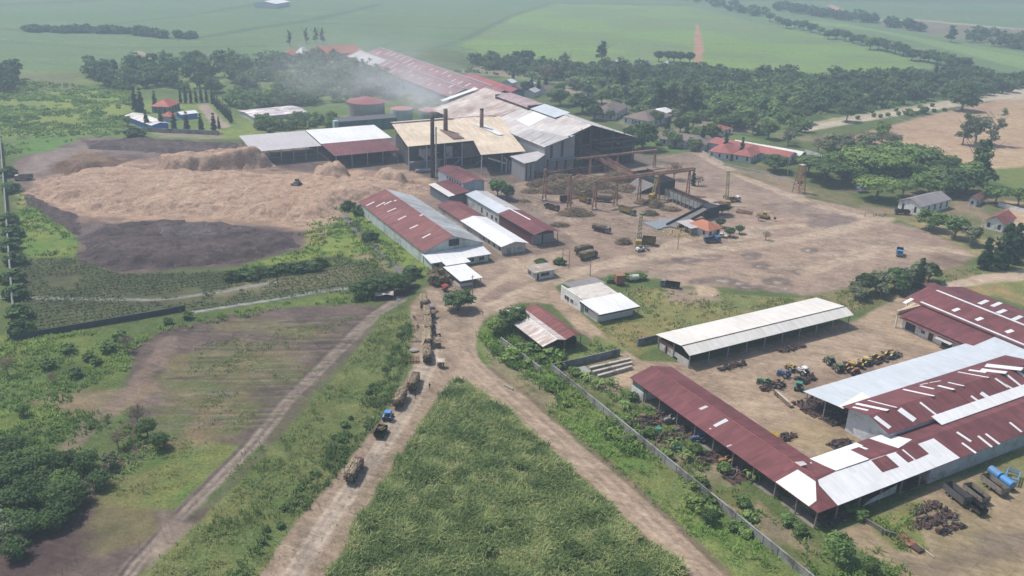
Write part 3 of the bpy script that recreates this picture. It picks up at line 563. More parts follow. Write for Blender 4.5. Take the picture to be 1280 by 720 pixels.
# ---------------------------------------------------------------- L-shaped vehicle shed with the patched wing
o = (0, 0, 0); r = sthing('vehicle_shed', 'long L-shaped open shed, plain dark red on one wing and patched white on the other', 'shed', 0, 0)
fL = lambda u, v: 4.4+1.8*min(v, 13.5-v)/6.75
fN = lambda u, v: 6.2-(u-55.5)*1.8/7.5; fI = lambda u, v: 6.2-(55.5-u)*1.8/7.5; fC = lambda u, v: 4.4+1.8*v/6.75
b = MB(o); b.slab([(-0.3, -0.1, 4.4), (63, -0.1, 4.4), (55.5, 6.75, 6.2), (-0.3, 6.75, 6.2)]); b.slab([(-0.3, 6.75, 6.2), (55.5, 6.75, 6.2), (48, 13.5, 4.4), (-0.3, 13.5, 4.4)])
roofA = b.build('roof', RED, r)
b = MB(o); b.slab([(55.5, 6.75, 6.2), (63, -0.1, 4.4), (63, 96, 4.4), (55.5, 96, 6.2)]); b.slab([(55.5, 6.75, 6.2), (55.5, 96, 6.2), (48, 96, 4.4), (48, 13.5, 4.4)])
roofB = b.build('roof', REDu, r, label='wing roof patched with many white sheets')
MB(o).tube((-0.3, 6.75, 6.24), (55.5, 6.75, 6.24), 0.14, n=6).build('ridge_cap', mat('ridge_cap', (0.25, 0.085, 0.08), 0.7), roofA)
patch(roofA, o, fC, [(873, 510.6), (881.9, 506.9), (885.8, 508.6), (876.3, 512.6)], GREY); patch(roofA, o, fC, [(891, 531.6), (907, 523.2), (910.8, 526), (894.6, 533.8)], SILV)
patch(roofA, o, fC, [(886, 535.6), (888, 535), (889.5, 536.2), (887.4, 536.8)], GREY); patch(roofA, o, fC, [(908, 557.6), (914, 555.3), (915, 556.4), (909, 558.9)], GREY)
patch(roofA, o, fC, [(990.5, 577.8), (1004, 576.6), (1009, 580.4), (1000, 583)], GREY)
patch(roofA, o, fC, [(969.4, 602.5), (997, 587), (1003, 591), (1019.5, 602), (1020.5, 626), (1011, 633)], WHT)
patch(roofA, o, fL, [(1013, 577.6), (1026, 582.4), (1024.5, 583.4), (1012, 578.6)], WHT)
patch(roofA, o, fC, [(1019, 627.6), (1020.4, 640.2), (1012.2, 633.4)], RED, 0.11)
patch(roofB, o, fN, [(1024, 606.5), (1022.5, 600), (1045, 589.5), (1086, 575.5), (1122, 564.2), (1167, 548), (1200, 572.4), (1047.4, 632)], WHTu)
patch(roofB, o, fN, [(1088.8, 575.6), (1107.5, 569.4), (1123.8, 583.8), (1103, 590.6)], REDu, 0.10); patch(roofB, o, fN, [(1128.8, 561.4), (1147, 555.2), (1161, 567.5), (1145, 574.8)], REDu, 0.10)
patch(roofB, o, fN, [(1119.5, 565.6), (1126.8, 562.6), (1142.5, 575.2), (1135, 578.5)], REDu, 0.10)
strips(roofB, o, fN, [(1202.5, 553.8, 1220, 566.5, 0.7), (1222.5, 545, 1240, 559, 0.7), (1232, 542.3, 1249.5, 555.4, 0.7), (1196, 540.2, 1214, 552, 0.8), (1262, 528, 1277, 540, 0.7)], WHTu)
patch(roofB, o, fI, [(1012.2, 573.4), (1070.5, 553.2), (1079, 557.2), (1062.5, 562.3), (1086.5, 574), (1045, 588.4), (1031, 582.4)], WHTu)
strips(roofB, o, fI, [(1072, 557.5, 1084, 562, 0.8)], WHTu, 0.12)
patch(roofB, o, fI, [(1086.5, 548), (1106, 541.8), (1140, 549.5), (1123, 560.3), (1103.5, 553.8)], WHTu)
patch(roofB, o, fI, [(1150, 538), (1200, 520), (1218, 527), (1172, 544)], WHTu) if False else None
posts(r, o, [(u, 0.6, 0, 4.45) for u in (6, 11.6, 18.5, 25, 31.5, 38, 44.5, 51, 57)], WOODP, 0.13)
posts(r, o, [(u, 12.6, 0, 4.5) for u in (1, 8, 16, 24, 32, 40, 47)], WOODP, 0.13)
posts(r, o, [(62.3, v, 0, 4.45) for v in (0.6, 6.5, 13, 19.5, 26, 32)], WOODP, 0.14)
b = MB(o).box((0.3, 0.4, 0), (5.2, 12.8, 2.5)); b.build('wall', PLASTER, r)
MB(o).box((0.4, 0.5, 2.5), (5.1, 12.7, 4.35)).build('upper_wall', mat('faded_green_board', (0.20, 0.27, 0.24), 0.8, 0.15, 0.6), r)
MB(o).box((5.3, 12.95, 0), (47.5, 13.15, 3.0)).build('back_wall', GREYW, r)
b = MB(o).box((62.2, 35, 0), (62.45, 96, 4.25)); b.build('long_wall', mat('blue_grey_wall', (0.40, 0.43, 0.46), 0.9, 0.10, 0.4, dirt=(0.24, 0.24, 0.25), damt=0.4), r)
MB(o).box((48.6, 34.8, 0), (62.2, 35.05, 4.2)).build('cross_wall', GREYW, r)
MB(o).slab([(62.6, 14, 1.2), (62.6, 24, 1.4), (62.3, 24.5, 3.0), (62.3, 17, 2.0)], 0.1).build('screen', GREYW, r)
MB(o).box((0.3, 0.4, -0.3), (62, 13.2, 0.03)).box((48.2, 13.2, -0.3), (62.2, 35, 0.032)).build('floor', SLAB, r)
rng = np.random.default_rng(3)
# ---------------------------------------------------------------- middle workshop: silver lean-to and red gable
o = (38, 36, 0); r = sthing('workshop', 'red gabled workshop with a broad silver lean-to roof and white strips', 'workshop', 38, 36)
fS = lambda u, v: 4.8+(u-25.5)*1.5/12; f3 = lambda u, v: 6.5+(u-37.5)*1.7/7.5; f4 = lambda u, v: 8.2-(u-45)*1.9/6.0
lean = MB(o).sheet([(25.5, 4.8), (37.5, 6.3)], 34.6, 98.2, 'v').build('lean_to_roof', SILVu, r)
rf = MB(o).sheet([(37.3, 6.5), (45, 8.2), (51, 6.3)], 34.8, 98, 'v').build('roof', REDu, r)
patch(lean, o, fS, [(1048, 508), (1053.5, 511), (1092, 499), (1078, 490)], mat('cream_panel', (0.70, 0.66, 0.60), 0.6, 0.05), 0.05)
strips(rf, o, f3, [(1070, 504.5, 1110, 513, 1.3), (1085, 500.5, 1121, 509.5, 0.5), (1066, 508.8, 1085, 513, 0.9), (1128.8, 486.8, 1167.5, 495, 0.8), (1150, 482.5, 1167.5, 486.3, 0.8), (1172.5, 482, 1192.5, 487, 1.0), (1185, 478, 1205, 482.5, 0.6), (1211, 462.5, 1232.5, 465.5, 1.3), (1197.5, 465, 1236, 472, 0.6), (1162, 478.5, 1176, 476, 0.35), (1150, 481, 1160, 479, 0.3)], WHTu)
strips(rf, o, f3, [(1226, 462, 1258, 466, 2.2), (1232, 456.5, 1278, 461.5, 3.0)], WHTu)
strips(rf, o, f4, [(1093.8, 521, 1112.5, 535, 1.4), (1124, 511.5, 1143.5, 525.5, 1.9), (1150, 503, 1173.8, 521.5, 0.7), (1213.8, 495, 1226.3, 504.2, 0.8), (1226, 491, 1239, 499.8, 1.6), (1244, 473, 1260, 484, 0.8), (1257, 481, 1270, 488.5, 0.7), (1258, 468, 1278, 484, 0.8), (1272, 464, 1283, 472, 1.1)], WHTu)
MB(o).sheet([(50.2, 6.62), (53.2, 5.9)], 50.3, 98, 'v').build('gutter_roof', WHTu, r)
MB(o).ext([(38.2, 0), (50.5, 0), (50.5, 6.2), (45, 7.9), (38.2, 6.4)], 36.4, 97.5, 'v').build('wall', mat('whitewashed_wall', (0.60, 0.62, 0.65), 0.9, 0.12, 0.4, dirt=(0.40, 0.42, 0.45), damt=0.4), r)
posts(r, o, [(26.2, v, 0, 4.8) for v in (35.5, 43, 50.5, 58, 65.5, 73, 80.5, 88, 95)], STEEL, 0.1); posts(r, o, [(32, 35.5, 0, 5.5)], STEEL, 0.1)
# ---------------------------------------------------------------- upper right workshop with ridged roofs
o = (0, 98.5, 0); r = sthing('long_workshop', 'wide dark red workshop with white ridge strips and a whitewashed front', 'workshop', 0, 98.5)
b = MB(o).sheet([(98.4, 4.4), (109.6, 5.5)], 2.0, 27.2, 'u'); lt = b.build('lean_to_roof', RED, r)
MB(o).sheet([(98.4, 4.45), (109.6, 5.55)], 27.2, 70, 'u').build('lean_to_roof', SILV, r, label='silver stretch of the lean-to roof')
MB(o).box((1.7, 98.4, 4.55), (2.5, 109.6, 5.62)).build('verge_board', mat('tan_board', (0.52, 0.38, 0.27), 0.8, 0.1), lt)
rf = MB(o).sheet([(108.6, 5.9), (118.6, 7.9), (137, 4.8)], -3.5, 70, 'u').build('roof', RED, r)
MB(o).slab([(-3.5, 118.6, 7.9), (-3.5, 126, 6.65), (-9, 130.5, 5.4), (-9, 124, 6.2)]).build('side_roof', RED, r)
g1 = lambda u, v: 5.9+(v-108.6)*0.2 if v < 118.6 else 7.9-(v-118.6)*3.1/18.4
for vv in (109.7, 118.6): MB(o).box((1.5 if vv < 112 else 0, vv-0.4, g1(0, vv)+0.02), (70, vv+0.4, g1(0, vv)+0.2)).build('ridge_strip', WHT, rf)
strips(rf, o, g1, [(1191, 388.7, 1199, 385.8, 1.3), (1220, 400.3, 1228, 397.3, 1.3), (1257.5, 415.6, 1266, 412.8, 1.3), (1224, 380, 1234.5, 375.5, 1.3), (1240, 383, 1251, 378.3, 1.3), (1247, 391.3, 1257, 387.3, 1.3), (1266.5, 399.7, 1277, 395, 1.3), (1130, 379, 1140.5, 373.3, 1.2)], WHT)
strips(lt, o, lambda u, v: 4.4+(v-98.4)*0.1, [(1124, 389.6, 1144, 379.3, 1.0)], mat('tan_board', (0.52, 0.38, 0.27)), 0.16)
MB(o).box((3.2, 100.2, 0), (70, 136, 3.3)).build('wall', PLASTER, r)
MB(o).box((3.0, 98.6, 3.45), (27, 98.9, 3.95)).build('fascia', mat('faded_red_board', (0.33, 0.13, 0.12), 0.8, 0.25, 0.4, dirt=(0.4, 0.3, 0.26), damt=0.4), r)
MB(o).box((1.9, 98.6, 0), (2.3, 99.0, 4.3)).box((-3, 109.2, 0), (-2.6, 109.6, 5.8)).box((-3, 136, 0), (-2.6, 136.4, 4.8)).build('post', PLASTER, r)
windows(r, o, [(4.5, 0.2, 8, 2.6), (17.2, 0.1, 20.5, 2.6)], ('v', 100.2, -1), m=DARKW, name='doorway'); windows(r, o, [(10, 1.2, 11.3, 2.2), (22.5, 1.3, 24.5, 2.3)], ('v', 100.2, -1), frame=PLASTER); windows(r, o, [(12.6, 0.05, 14.2, 2.4)], ('v', 100.2, -1), m=DKRUST, name='door')
MB(o).sheet([(97.6, 2.7), (100.2, 3.1)], 16.2, 21.5, 'u').build('porch_roof', GREY, r)
# ---------------------------------------------------------------- long bone-white open shed
o = (-18.5, 22.2, 0); r = sthing('machinery_shed', 'long bone-white roofed open shed standing alone on the bare yard', 'shed', -18.5, 22.2)
rf = MB(o).sheet([(-18.5, 4.3), (-7.0, 5.75), (-3.5, 4.3)], 22.2, 86, 'v').build('roof', BONE, r)
MB(o).box((-7.15, 22.2, 5.77), (-6.85, 86, 5.83)).build('ridge_line', DKRUST, rf)
posts(r, o, [(-4.2, v, 0, 4.4) for v in np.arange(23, 86, 6.9)]+[(-17.8, v, 0, 4.3) for v in np.arange(23, 86, 6.9)]+[(-11, 23, 0, 5.1), (-11, 85, 0, 5.1)], STEEL, 0.12)
MB(o).box((-18.0, 24, 0), (-17.85, 85, 3.6)).build('back_wall', DARKW, r)  # dark sheet added to stand in for the shaded interior
for a0, a1, z0, z1 in ((-10.5, -4.4, 0.9, 2.3), (-9, -4.4, 0, 0.8), (-13.5, -11, 0.2, 2.4), (-17, -14.4, 0.2, 2.2)): MB(o).box((a0, 22.9, z0), (a1, 23.02, z1)).build('wall_panel', mat('weathered_board', (0.50, 0.48, 0.47), 0.9, 0.2, 0.7, dirt=(0.25, 0.2, 0.18), damt=0.4), r)
MB(o).box((-17.5, 22.9, 2.4), (-11, 23.0, 3.4)).build('wall_panel', RUST, r)
# ---------------------------------------------------------------- rusty corrugated double shed by the junction
o = (-52, -10, 0); r = sthing('corrugated_shed', 'small open shed with one rusty white and one dark red corrugated roof', 'shed', -52, -10)
rf = MB(o).sheet([(-10, 3.4), (-5.4, 4.7), (-2.3, 4.0)], -52, -27, 'u').build('roof', RUSTY, r)
MB(o).tube((-52, -5.4, 4.75), (-27, -5.4, 4.75), 0.16, n=6).build('ridge_cap', WHT, rf)
MB(o).sheet([(-2.9, 3.8), (0.9, 4.9), (3.6, 3.7)], -51.2, -27.3, 'u').build('roof', REDW, r, label='dark red second roof')
posts(r, o, [(u, v, 0, 3.6) for u in (-51, -43, -35, -27.8) for v in (-9.2, -2.5, 3.0)], WOODP, 0.11)
MB(o).box((-50.5, 2.9, 0), (-30, 3.05, 2.4)).build('back_wall', DARKW, r)
# ---------------------------------------------------------------- white office
o = (-61, 17, 0); r = sthing('office', 'small white office with a flat pale roof and grey porch', 'office', -61, 17)
rf = MB(o).sheet([(-59, 4.1), (-49.3, 3.75)], 17.6, 31.2, 'v').build('roof', mat('beige_deck', (0.56, 0.52, 0.47), 0.9, 0.12, 0.5, dirt=(0.38, 0.33, 0.3), damt=0.35), r)
MB(o).sheet([(-49.3, 3.9), (-38.6, 3.35)], 16.4, 31.8, 'v').build('front_roof', WHTu, r)
MB(o).sheet([(-66, 3.0), (-58.6, 3.7)], 20.5, 33, 'v').build('porch_roof', roofmat('slate_grey_sheet', (0.215, 0.205, 0.205), 'u', 0.1, (0.3, 0.28, 0.27), 0.35), r)
MB(o).box((-60.5, 17.4, 0), (-40.3, 30.4, 3.25)).build('wall', PLASTER, r); MB(o).box((-61, 17.0, 0), (-49.3, 17.35, 4.6)).build('parapet', PLASTER, r)
MB(o).box((-49.2, 16.5, 3.0), (-38.7, 16.6, 3.6)).box((-38.65, 16.5, 2.85), (-38.55, 31.6, 3.25)).build('eave_shade', DARKW, r)  # dark strips that paint the shade under the office eaves
posts(r, o, [(-65.4, 21, 0, 3), (-65.4, 32.5, 0, 3)], STEEL, 0.1)
windows(r, o, [(-58.5, 1.0, -56, 2.4), (-55, 1.0, -53.5, 2.4)], ('v', 17.0, -1), frame=PLASTER); windows(r, o, [(-47.3, 1.0, -45.5, 2.3)], ('v', 17.4, -1), frame=PLASTER); windows(r, o, [(-50.2+1.2, 0.05, -48.0, 2.3)], ('v', 17.4, -1), m=TEALW, name='door')
# ---------------------------------------------------------------- gatehouse
o = (-84, 17, 0); r = sthing('gatehouse', 'tiny white gatehouse with a stained flat roof beside the yard', 'gatehouse', -84, 17)
MB(o).box((-83.6, 17.6, 0), (-78.4, 25.2, 2.7)).build('wall', PLASTER, r)
MB(o).box((-84.6, 16.8, 2.7), (-77.6, 26.0, 3.0)).build('roof', mat('stained_deck', (0.33, 0.27, 0.23), 0.9, 0.25, 0.6, dirt=(0.55, 0.5, 0.46), damt=0.35), r)
windows(r, o, [(19.8, 0.9, 23.2, 2.1)], ('u', -78.4, 1), frame=PLASTER); windows(r, o, [(-82.8, 0.9, -81.2, 2.1)], ('v', 17.6, -1), frame=PLASTER); windows(r, o, [(18.4, 0.05, 19.2, 2.1)], ('u', -78.4, 1), m=DKRUST, name='door')
# ---------------------------------------------------------------- concrete walls
def wallrun(label, pts, h=2.0, t=0.22, m=None, group=None, pitch=4.0):
    o = (*pts[0], 0); r = sthing('concrete_wall', label, 'wall', *pts[0], group=group); b = MB(o); c = MB(o); q = MB(o)
    for (u0, v0), (u1, v1) in zip(pts[:-1], pts[1:]):
        d = np.array([u1-u0, v1-v0]); L = np.linalg.norm(d); d /= L; n = np.array([-d[1], d[0]])*t/2
        for mb, z0, z1, k in ((b, 0, h, 1.0), (c, h, h+0.12, 1.5)):
            nn = n*k; mb.add([(u0-nn[0], v0-nn[1], z0), (u1-nn[0], v1-nn[1], z0), (u1+nn[0], v1+nn[1], z0), (u0+nn[0], v0+nn[1], z0), (u0-nn[0], v0-nn[1], z1), (u1-nn[0], v1-nn[1], z1), (u1+nn[0], v1+nn[1], z1), (u0+nn[0], v0+nn[1], z1)], [(3, 2, 1, 0), (4, 5, 6, 7), (0, 1, 5, 4), (1, 2, 6, 5), (2, 3, 7, 6), (3, 0, 4, 7)])
        for s in np.arange(0, L, pitch): x, y = u0+d[0]*s, v0+d[1]*s; q.box((x-0.2, y-0.2, 0), (x+0.2, y+0.2, h+0.16))
    b.build('panel', m or CONC, r); c.build('coping', m or CONC, r); q.build('pier', m or CONC, r); return r
wallrun('long stained concrete boundary wall between the grass bank and the red shed', [(-18.5, -11.7), (10, -11.9), (45, -12.1), (92, -12.5)], 1.9)
wallrun('grey cross wall behind the pile of beams, ending at the lane', [(-19, -11.7), (-19, 10.5)], 2.0, m=mat('dark_concrete', (0.20, 0.20, 0.205), 0.95, 0.2, 0.4, dirt=(0.08, 0.08, 0.08), damt=0.5))
wallrun('overgrown wall in the bushes below the corrugated shed', [(-40, -16), (-19.3, -15.2)], 1.8)
wallrun('short dark wall at the end of the bone-white shed', [(-21.5, 18.6), (-21.3, 25.5)], 2.2, m=mat('dark_concrete', (0.2, 0.2, 0.205)))
# ---------------------------------------------------------------- big red warehouse at left
o = (-173.3, -10.5, 0); r = sthing('warehouse', 'large warehouse with a red and grey roof and pale green walls', 'warehouse', -173.3, -10.5)
rf = MB(o).sheet([(-10.9, 4.75), (1.25, 8.9)], -173.8, -107.6, 'u').build('roof', REDW, r)
MB(o).sheet([(1.25, 8.9), (13.4, 4.75)], -173.8, -107.6, 'u').build('far_roof', roofmat('patched_grey_sheet', (0.40, 0.41, 0.42), 'v', 0.22, (0.22, 0.2, 0.2), 0.55, sheet=(0.9, 9)), r)
fW = lambda u, v: 4.75+(v+10.9)*4.15/12.15
strips(rf, o, fW, [(458, 257, 468, 252.3, 1.0), (470, 258.6, 481, 252.8, .9), (480, 256, 489.5, 251.4, .9), (484, 264.8, 495, 260.2, .9), (497.5, 274.7, 507.5, 270, .9), (512.3, 285.8, 522.5, 281.2, .9), (528, 297.6, 538, 292.3, .9), (492.5, 251.5, 495.5, 250, 1.0), (524.5, 269.8, 529, 268, 1.0)], mat('skylight_sheet', (0.62, 0.55, 0.52), 0.5))
MB(o).ext([(-10.5, 0), (13, 0), (13, 4.6), (1.25, 8.6), (-10.5, 4.6)], -173.3, -108.2, 'u').build('wall', PALEW, r)
MB(o).box((-108.2, -0.6, 5.2), (-108.0, 3.4, 7.6)).build('gable_opening', DARKW, r)
MB(o).sheet([(-108.1, 3.9), (-100.3, 3.0)], -11, 12.4, 'v').build('lean_to_roof', WHTu, r); MB(o).box((-108.1, -10.3, 0), (-101.3, 11.7, 3.0)).build('lean_to_wall', PALEW, r)
for a in (-9.5, -6, 4, 8): windows(r, o, [(a, 0.8, a+2.0, 2.2)], ('u', -101.3, 1), frame=PLASTER)
o = (-99, -7.5, 0); r = sthing('canopy', 'upper of two stepped white canopies in front of the warehouse', 'canopy', -99, -7.5)
MB(o).sheet([(-99.6, 3.8), (-95, 3.5)], -7.8, 1.6, 'v').build('roof', WHTu, r); posts(r, o, [(-95.4, v, 0, 3.4) for v in (-7.3, 1.1)]+[(-99, v, 0, 3.6) for v in (-7.3, 1.1)], STEEL, 0.1)
o = (-95, -8.8, 0); r = sthing('weigh_canopy', 'lower white canopy over a small glazed booth', 'canopy', -95, -8.8)
MB(o).sheet([(-95.2, 3.2), (-81.5, 2.9)], -8.9, -0.7, 'v').build('roof', WHTu, r); posts(r, o, [(u, v, 0, 2.9) for u in (-94.6, -82.2) for v in (-8.3, -1.2)], STEEL, 0.1)
bo = MB(o).box((-88, -8.2, 0), (-83.4, -3.6, 1.0)).build('booth', PLASTER, r); MB(o).box((-87.9, -8.1, 1.0), (-83.5, -3.7, 2.1)).build('glazing', mat('grey_glass', (0.16, 0.18, 0.2), 0.2), bo); MB(o).box((-88.1, -8.3, 2.1), (-83.3, -3.5, 2.5)).build('lintel', PLASTER, bo)
# ---------------------------------------------------------------- rows of stores beside it
o = (-161, 18.5, 0); r = sthing('store_row', 'low store row with half red, half white roof between two warehouses', 'store', -161, 18.5)
MB(o).sheet([(18.5, 3.5), (24.0, 4.8), (29.6, 3.5)], -161, -138, 'u').build('roof', REDW, r); MB(o).sheet([(18.3, 3.45), (24.0, 4.75), (29.8, 3.45)], -138, -104, 'u').build('roof', WHT, r, label='white half of the roof')
MB(o).ext([(19.1, 0), (29, 0), (29, 3.4), (24, 4.6), (19.1, 3.4)], -160.4, -104.8, 'u').build('wall', mat('cream_wall', (0.52, 0.48, 0.43), 0.9, 0.12, 0.5, dirt=(0.3, 0.27, 0.25), damt=0.4), r)
windows(r, o, [(-120+i*4.2, 1.2, -118.6+i*4.2, 2.4) for i in range(4)], ('v', 19.1, -1)); windows(r, o, [(21, 0.1, 23, 2.4), (25.5, 1, 27.5, 2.2)], ('u', -104.8, 1), m=GREYW, name='door')
o = (-166, 34, 0); r = sthing('store_row', 'taller store row, silver roofed behind and dark red in front', 'store', -166, 34)
MB(o).sheet([(34.0, 5.0), (39.2, 6.1)], -166, -136, 'u').build('roof', SILV, r, label='silver stretch of the roof'); MB(o).sheet([(39.2, 6.1), (40.4, 5.8)], -166, -136, 'u').build('ridge_sheet', RUSTY, r); MB(o).sheet([(40.4, 5.8), (44.6, 5.0)], -166, -136, 'u').build('far_roof', GREY, r)
rf = MB(o).sheet([(33.8, 4.95), (39.2, 6.15), (45, 4.9)], -136, -107, 'u').build('roof', RED, r)
strips(rf, o, lambda u, v: 6.15, [(634.5, 259.3, 663, 274.7, 0.7)], WHT, 0.02)
MB(o).ext([(34.6, 0), (44, 0), (44, 4.85), (39.2, 5.95), (34.6, 4.85)], -165.4, -136.05, 'u').build('wall', PALEW, r); MB(o).ext([(34.6, 0), (44, 0), (44, 4.75), (34.6, 4.75)], -136.05, -110, 'u').build('front_wall', DARKR, r)
MB(o).box((-110, 34.6, 0), (-109.8, 44.2, 3.6)).build('gable_wall', CORRW, r); MB(o).box((-109.78, 38.9, 0), (-109.7, 39.4, 3.6)).build('pillar', DARKW, r); posts(r, o, [(-107.6, v, 0, 4.9) for v in (34.2, 44.5)], RUST, 0.1)
windows(r, o, [(-152, 0.8, -150.6, 3.0), (-147, 0.8, -145.9, 2.4), (-143, 0.8, -141.4, 2.4), (-139.4, 1, -138, 2.4)], ('v', 34.6, -1))
o = (-199, 36.3, 0); r = sthing('tall_store', 'tall narrow store with a red roof and clerestory vents below the boiler house', 'store', -199, 36.3)
MB(o).sheet([(36.2, 7.8), (41.6, 9.0), (47.2, 7.8)], -199.6, -172, 'u').build('roof', REDW, r); MB(o).ext([(36.7, 0), (46.6, 0), (46.6, 7.7), (41.6, 8.8), (36.7, 7.7)], -199, -172.6, 'u').build('wall', mat('blue_grey_sheet_wall', (0.37, 0.42, 0.46), 0.8, 0.1, 0.4, dirt=(0.25, 0.27, 0.3), damt=0.3), r)
windows(r, o, [(-190+i*2.6, 5.6, -188.6+i*2.6, 6.6) for i in range(6)], ('v', 36.7, -1), m=DARKW, name='vent')
MB(o).sheet([(29.5, 5.1), (36.6, 5.9)], -187, -166, 'u').build('lean_to_roof', RED, r); MB(o).sheet([(26.4, 4.7), (29.5, 5.05)], -187, -166, 'u').build('lean_to_edge', BONE, r); MB(o).box((-186.5, 27, 0), (-166.6, 36.6, 4.5)).build('lean_to_wall', mat('slate_wall', (0.13, 0.145, 0.17), 0.9, 0.2, 0.4), r)
# ---------------------------------------------------------------- bagasse sheds
o = (-293, -31, 0); r = sthing('bagasse_shed', 'grey flat-roofed open shed on thin posts above the pale bagasse heap', 'shed', -293, -31)
MB(o).sheet([(-293.5, 9.0), (-265.2, 7.0)], -31, 3, 'v').build('roof', roofmat('lilac_grey_sheet', (0.47, 0.44, 0.45), 'u', 0.04, (0.36, 0.33, 0.34), 0.2), r)
posts(r, o, [(-265.8, v, 0, 7.0) for v in (-29.5, -23.5, -17.4, -11.2, -5, 1)]+[(-292.5, v, 0, 8.9) for v in (-29.5, -17.4, -5)], STEEL, 0.17)
for v0 in (-29.5, -23.5, -11.2, -5): MB(o).box((-265.9, v0, 3.0), (-265.7, v0+6.2, 3.2)).build('rail', STEEL, r)
o = (-292, 3, 0); r = sthing('bagasse_shed', 'open shed with a white and red roof against the boiler house', 'shed', -292, 3)
MB(o).sheet([(-292.5, 9.4), (-267, 7.6)], 3.2, 41, 'v').build('roof', WHTu, r, label='white upper half'); MB(o).sheet([(-267, 7.5), (-245.6, 6.2)], 3.2, 37, 'v').build('roof', REDu, r, label='red lower half')
posts(r, o, [(-246.2, v, 0, 6.3) for v in (4, 12, 20, 28, 36)]+[(-291.5, v, 0, 9) for v in (4, 20, 40)], STEEL, 0.17); MB(o).box((-292, 4, 0), (-291.7, 40, 8)).build('back_wall', DARKW, r)  # the dark back wall stands in for shade under the roof
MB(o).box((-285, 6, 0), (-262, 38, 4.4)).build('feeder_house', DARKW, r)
# ---------------------------------------------------------------- boiler house
o = (-255, 33, 0); r = sthing('boiler_house', 'tall open boiler house under a wide cream roof', 'boiler house', -255, 33)
fB = lambda u, v: 17-0.155*(u+255)
b = MB(o); b.slab([(-256, 37, 17.1), (-226, 33, 12.5), (-226, 68, 12.5), (-208, 63, 9.8), (-207, 87, 9.6), (-226, 91, 12.5), (-254, 98, 17.1)], 0.15); b.build('roof', CREAM, r)
MB(o).sheet([(-262, 16.9), (-256.3, 17.75)], 38.5, 98, 'v', 0.3).build('ridge_vent', mat('pink_sheet', (0.52, 0.41, 0.38), 0.7, 0.12, 0.3), r); 
posts(r, o, [(-226.5, v, 0, 12.4) for v in (33.6, 43, 52.5, 62)]+[(-209, v, 0, 9.7) for v in (64, 75, 86)]+[(-254, v, 0, 16.8) for v in (38, 60, 80)], mat('pale_post', (0.38, 0.40, 0.42), 0.6), 0.22)
MB(o).box((-253, 38, 0), (-236, 88, 12.5)).build('boiler', MACH, r); MB(o).box((-234, 42, 5.5), (-230, 49.5, 9.5)).build('casing', PALEM, r); MB(o).box((-233, 63.5, 4.5), (-228, 73, 11)).build('casing', mat('brown_casing', (0.22, 0.175, 0.165), 0.8, 0.15, 0.5), r); MB(o).box((-232, 54.5, 4), (-229, 58, 10)).build('casing', PALEM, r)
MB(o).box((-228, 34, 4.3), (-226.8, 88, 4.5)).build('walkway', STEEL, r); MB(o).box((-232, 76, 3), (-214, 80, 8)).build('duct', MACH, r)
for i, v in enumerate((76.5, 78.2, 80, 82, 84, 85.6)): MB(o).tube((-207, v, 0), (-207, v, 6.2-(i % 2)*1.0), 0.42, n=10).tube((-207, v, 6.2-(i % 2)*1.0), (-209.5, v, 6.9-(i % 2)), 0.4, n=10).build('pipe', PALEM, r)
MB(o).tube((-214, 70, 6.2), (-208.5, 78, 3.8), 0.45, n=8).build('pipe', PLASTER, r)
MB(o).tube((-224, 36, 0.9), (-222, 45, 0.9), 0.8, n=10).build('drum', PALEM, r)
rp = np.random.default_rng(17)
for k in range(26):
    b = MB(o); b.k = 0; v, z = rp.uniform(36, 86), rp.uniform(2, 11); u = rp.uniform(-235.5, -228.5)
    if k % 3 == 0: b.tube((u, v, 0), (u, v, z), rp.uniform(0.15, 0.5), n=8)
    elif k % 3 == 1: b.tube((u, v, z), (u+rp.uniform(-1, 2), v+rp.uniform(2, 8), z+rp.uniform(-1, 1)), rp.uniform(0.12, 0.4), n=8)
    else: b.box((u, v, z-1.2), (u+rp.uniform(0.8, 2), v+rp.uniform(1, 3), z+0.6))
    b.build('pipework', (PALEM, MACH, JUNKM[2], STEEL)[k % 4], r)
for v0 in (44, 56, 70): MB(o).slab([(-227.5, v0, 0), (-226.6, v0, 0), (-226.6, v0+7, 4.4), (-227.5, v0+7, 4.4)], 0.15).build('stair', STEEL, r)
MB(o).box((-229, 34.5, 0), (-228.8, 51, 3.6)).build('screen_wall', mat('dull_sheet', (0.22, 0.22, 0.23), 0.8), r)
# chimneys
MB(o).slab([(-243, 57.2, 15.6), (-229, 58.5, 13.4), (-229, 64.5, 13.4), (-238, 63, 14.8)], 0.06).build('stained_sheet', mat('soot_brown', (0.19, 0.115, 0.10), 0.9, 0.25, 0.5), r); MB(o).slab([(-246, 78, 16.0), (-244, 83.5, 15.7), (-229, 87, 13.4), (-229, 83.5, 13.4)], 0.06).build('new_sheet', WHT, r)
def chimney(label, u, v, z0, z1, rad_, m):
    o = (u, v, z0); rr = thing('chimney', label, 'chimney', site(u, v, z0), TH)
    MB(o).tube((u, v, z0), (u, v, z1-0.6), rad_*1.08, rad_*0.95, 16).build('stack', m, rr, smooth=True)
    b = MB(o)
    for z in np.arange(z0+2, z1-1, 2.6): b.tube((u, v, z), (u, v, z+0.16), rad_*1.13, n=16)
    b.build('band', m, rr); MB(o).tube((u, v, z1-0.6), (u, v, z1), rad_*1.02, rad_*1.02, 16).build('rim', JUNKM[3], rr)
chimney('tallest chimney, dark brown, rising from the ground in front of the boiler house', -212.5, 39.8, 0, 31, 0.95, mat('dark_stack', (0.060, 0.042, 0.045), 0.8, 0.3, 0.4)); 
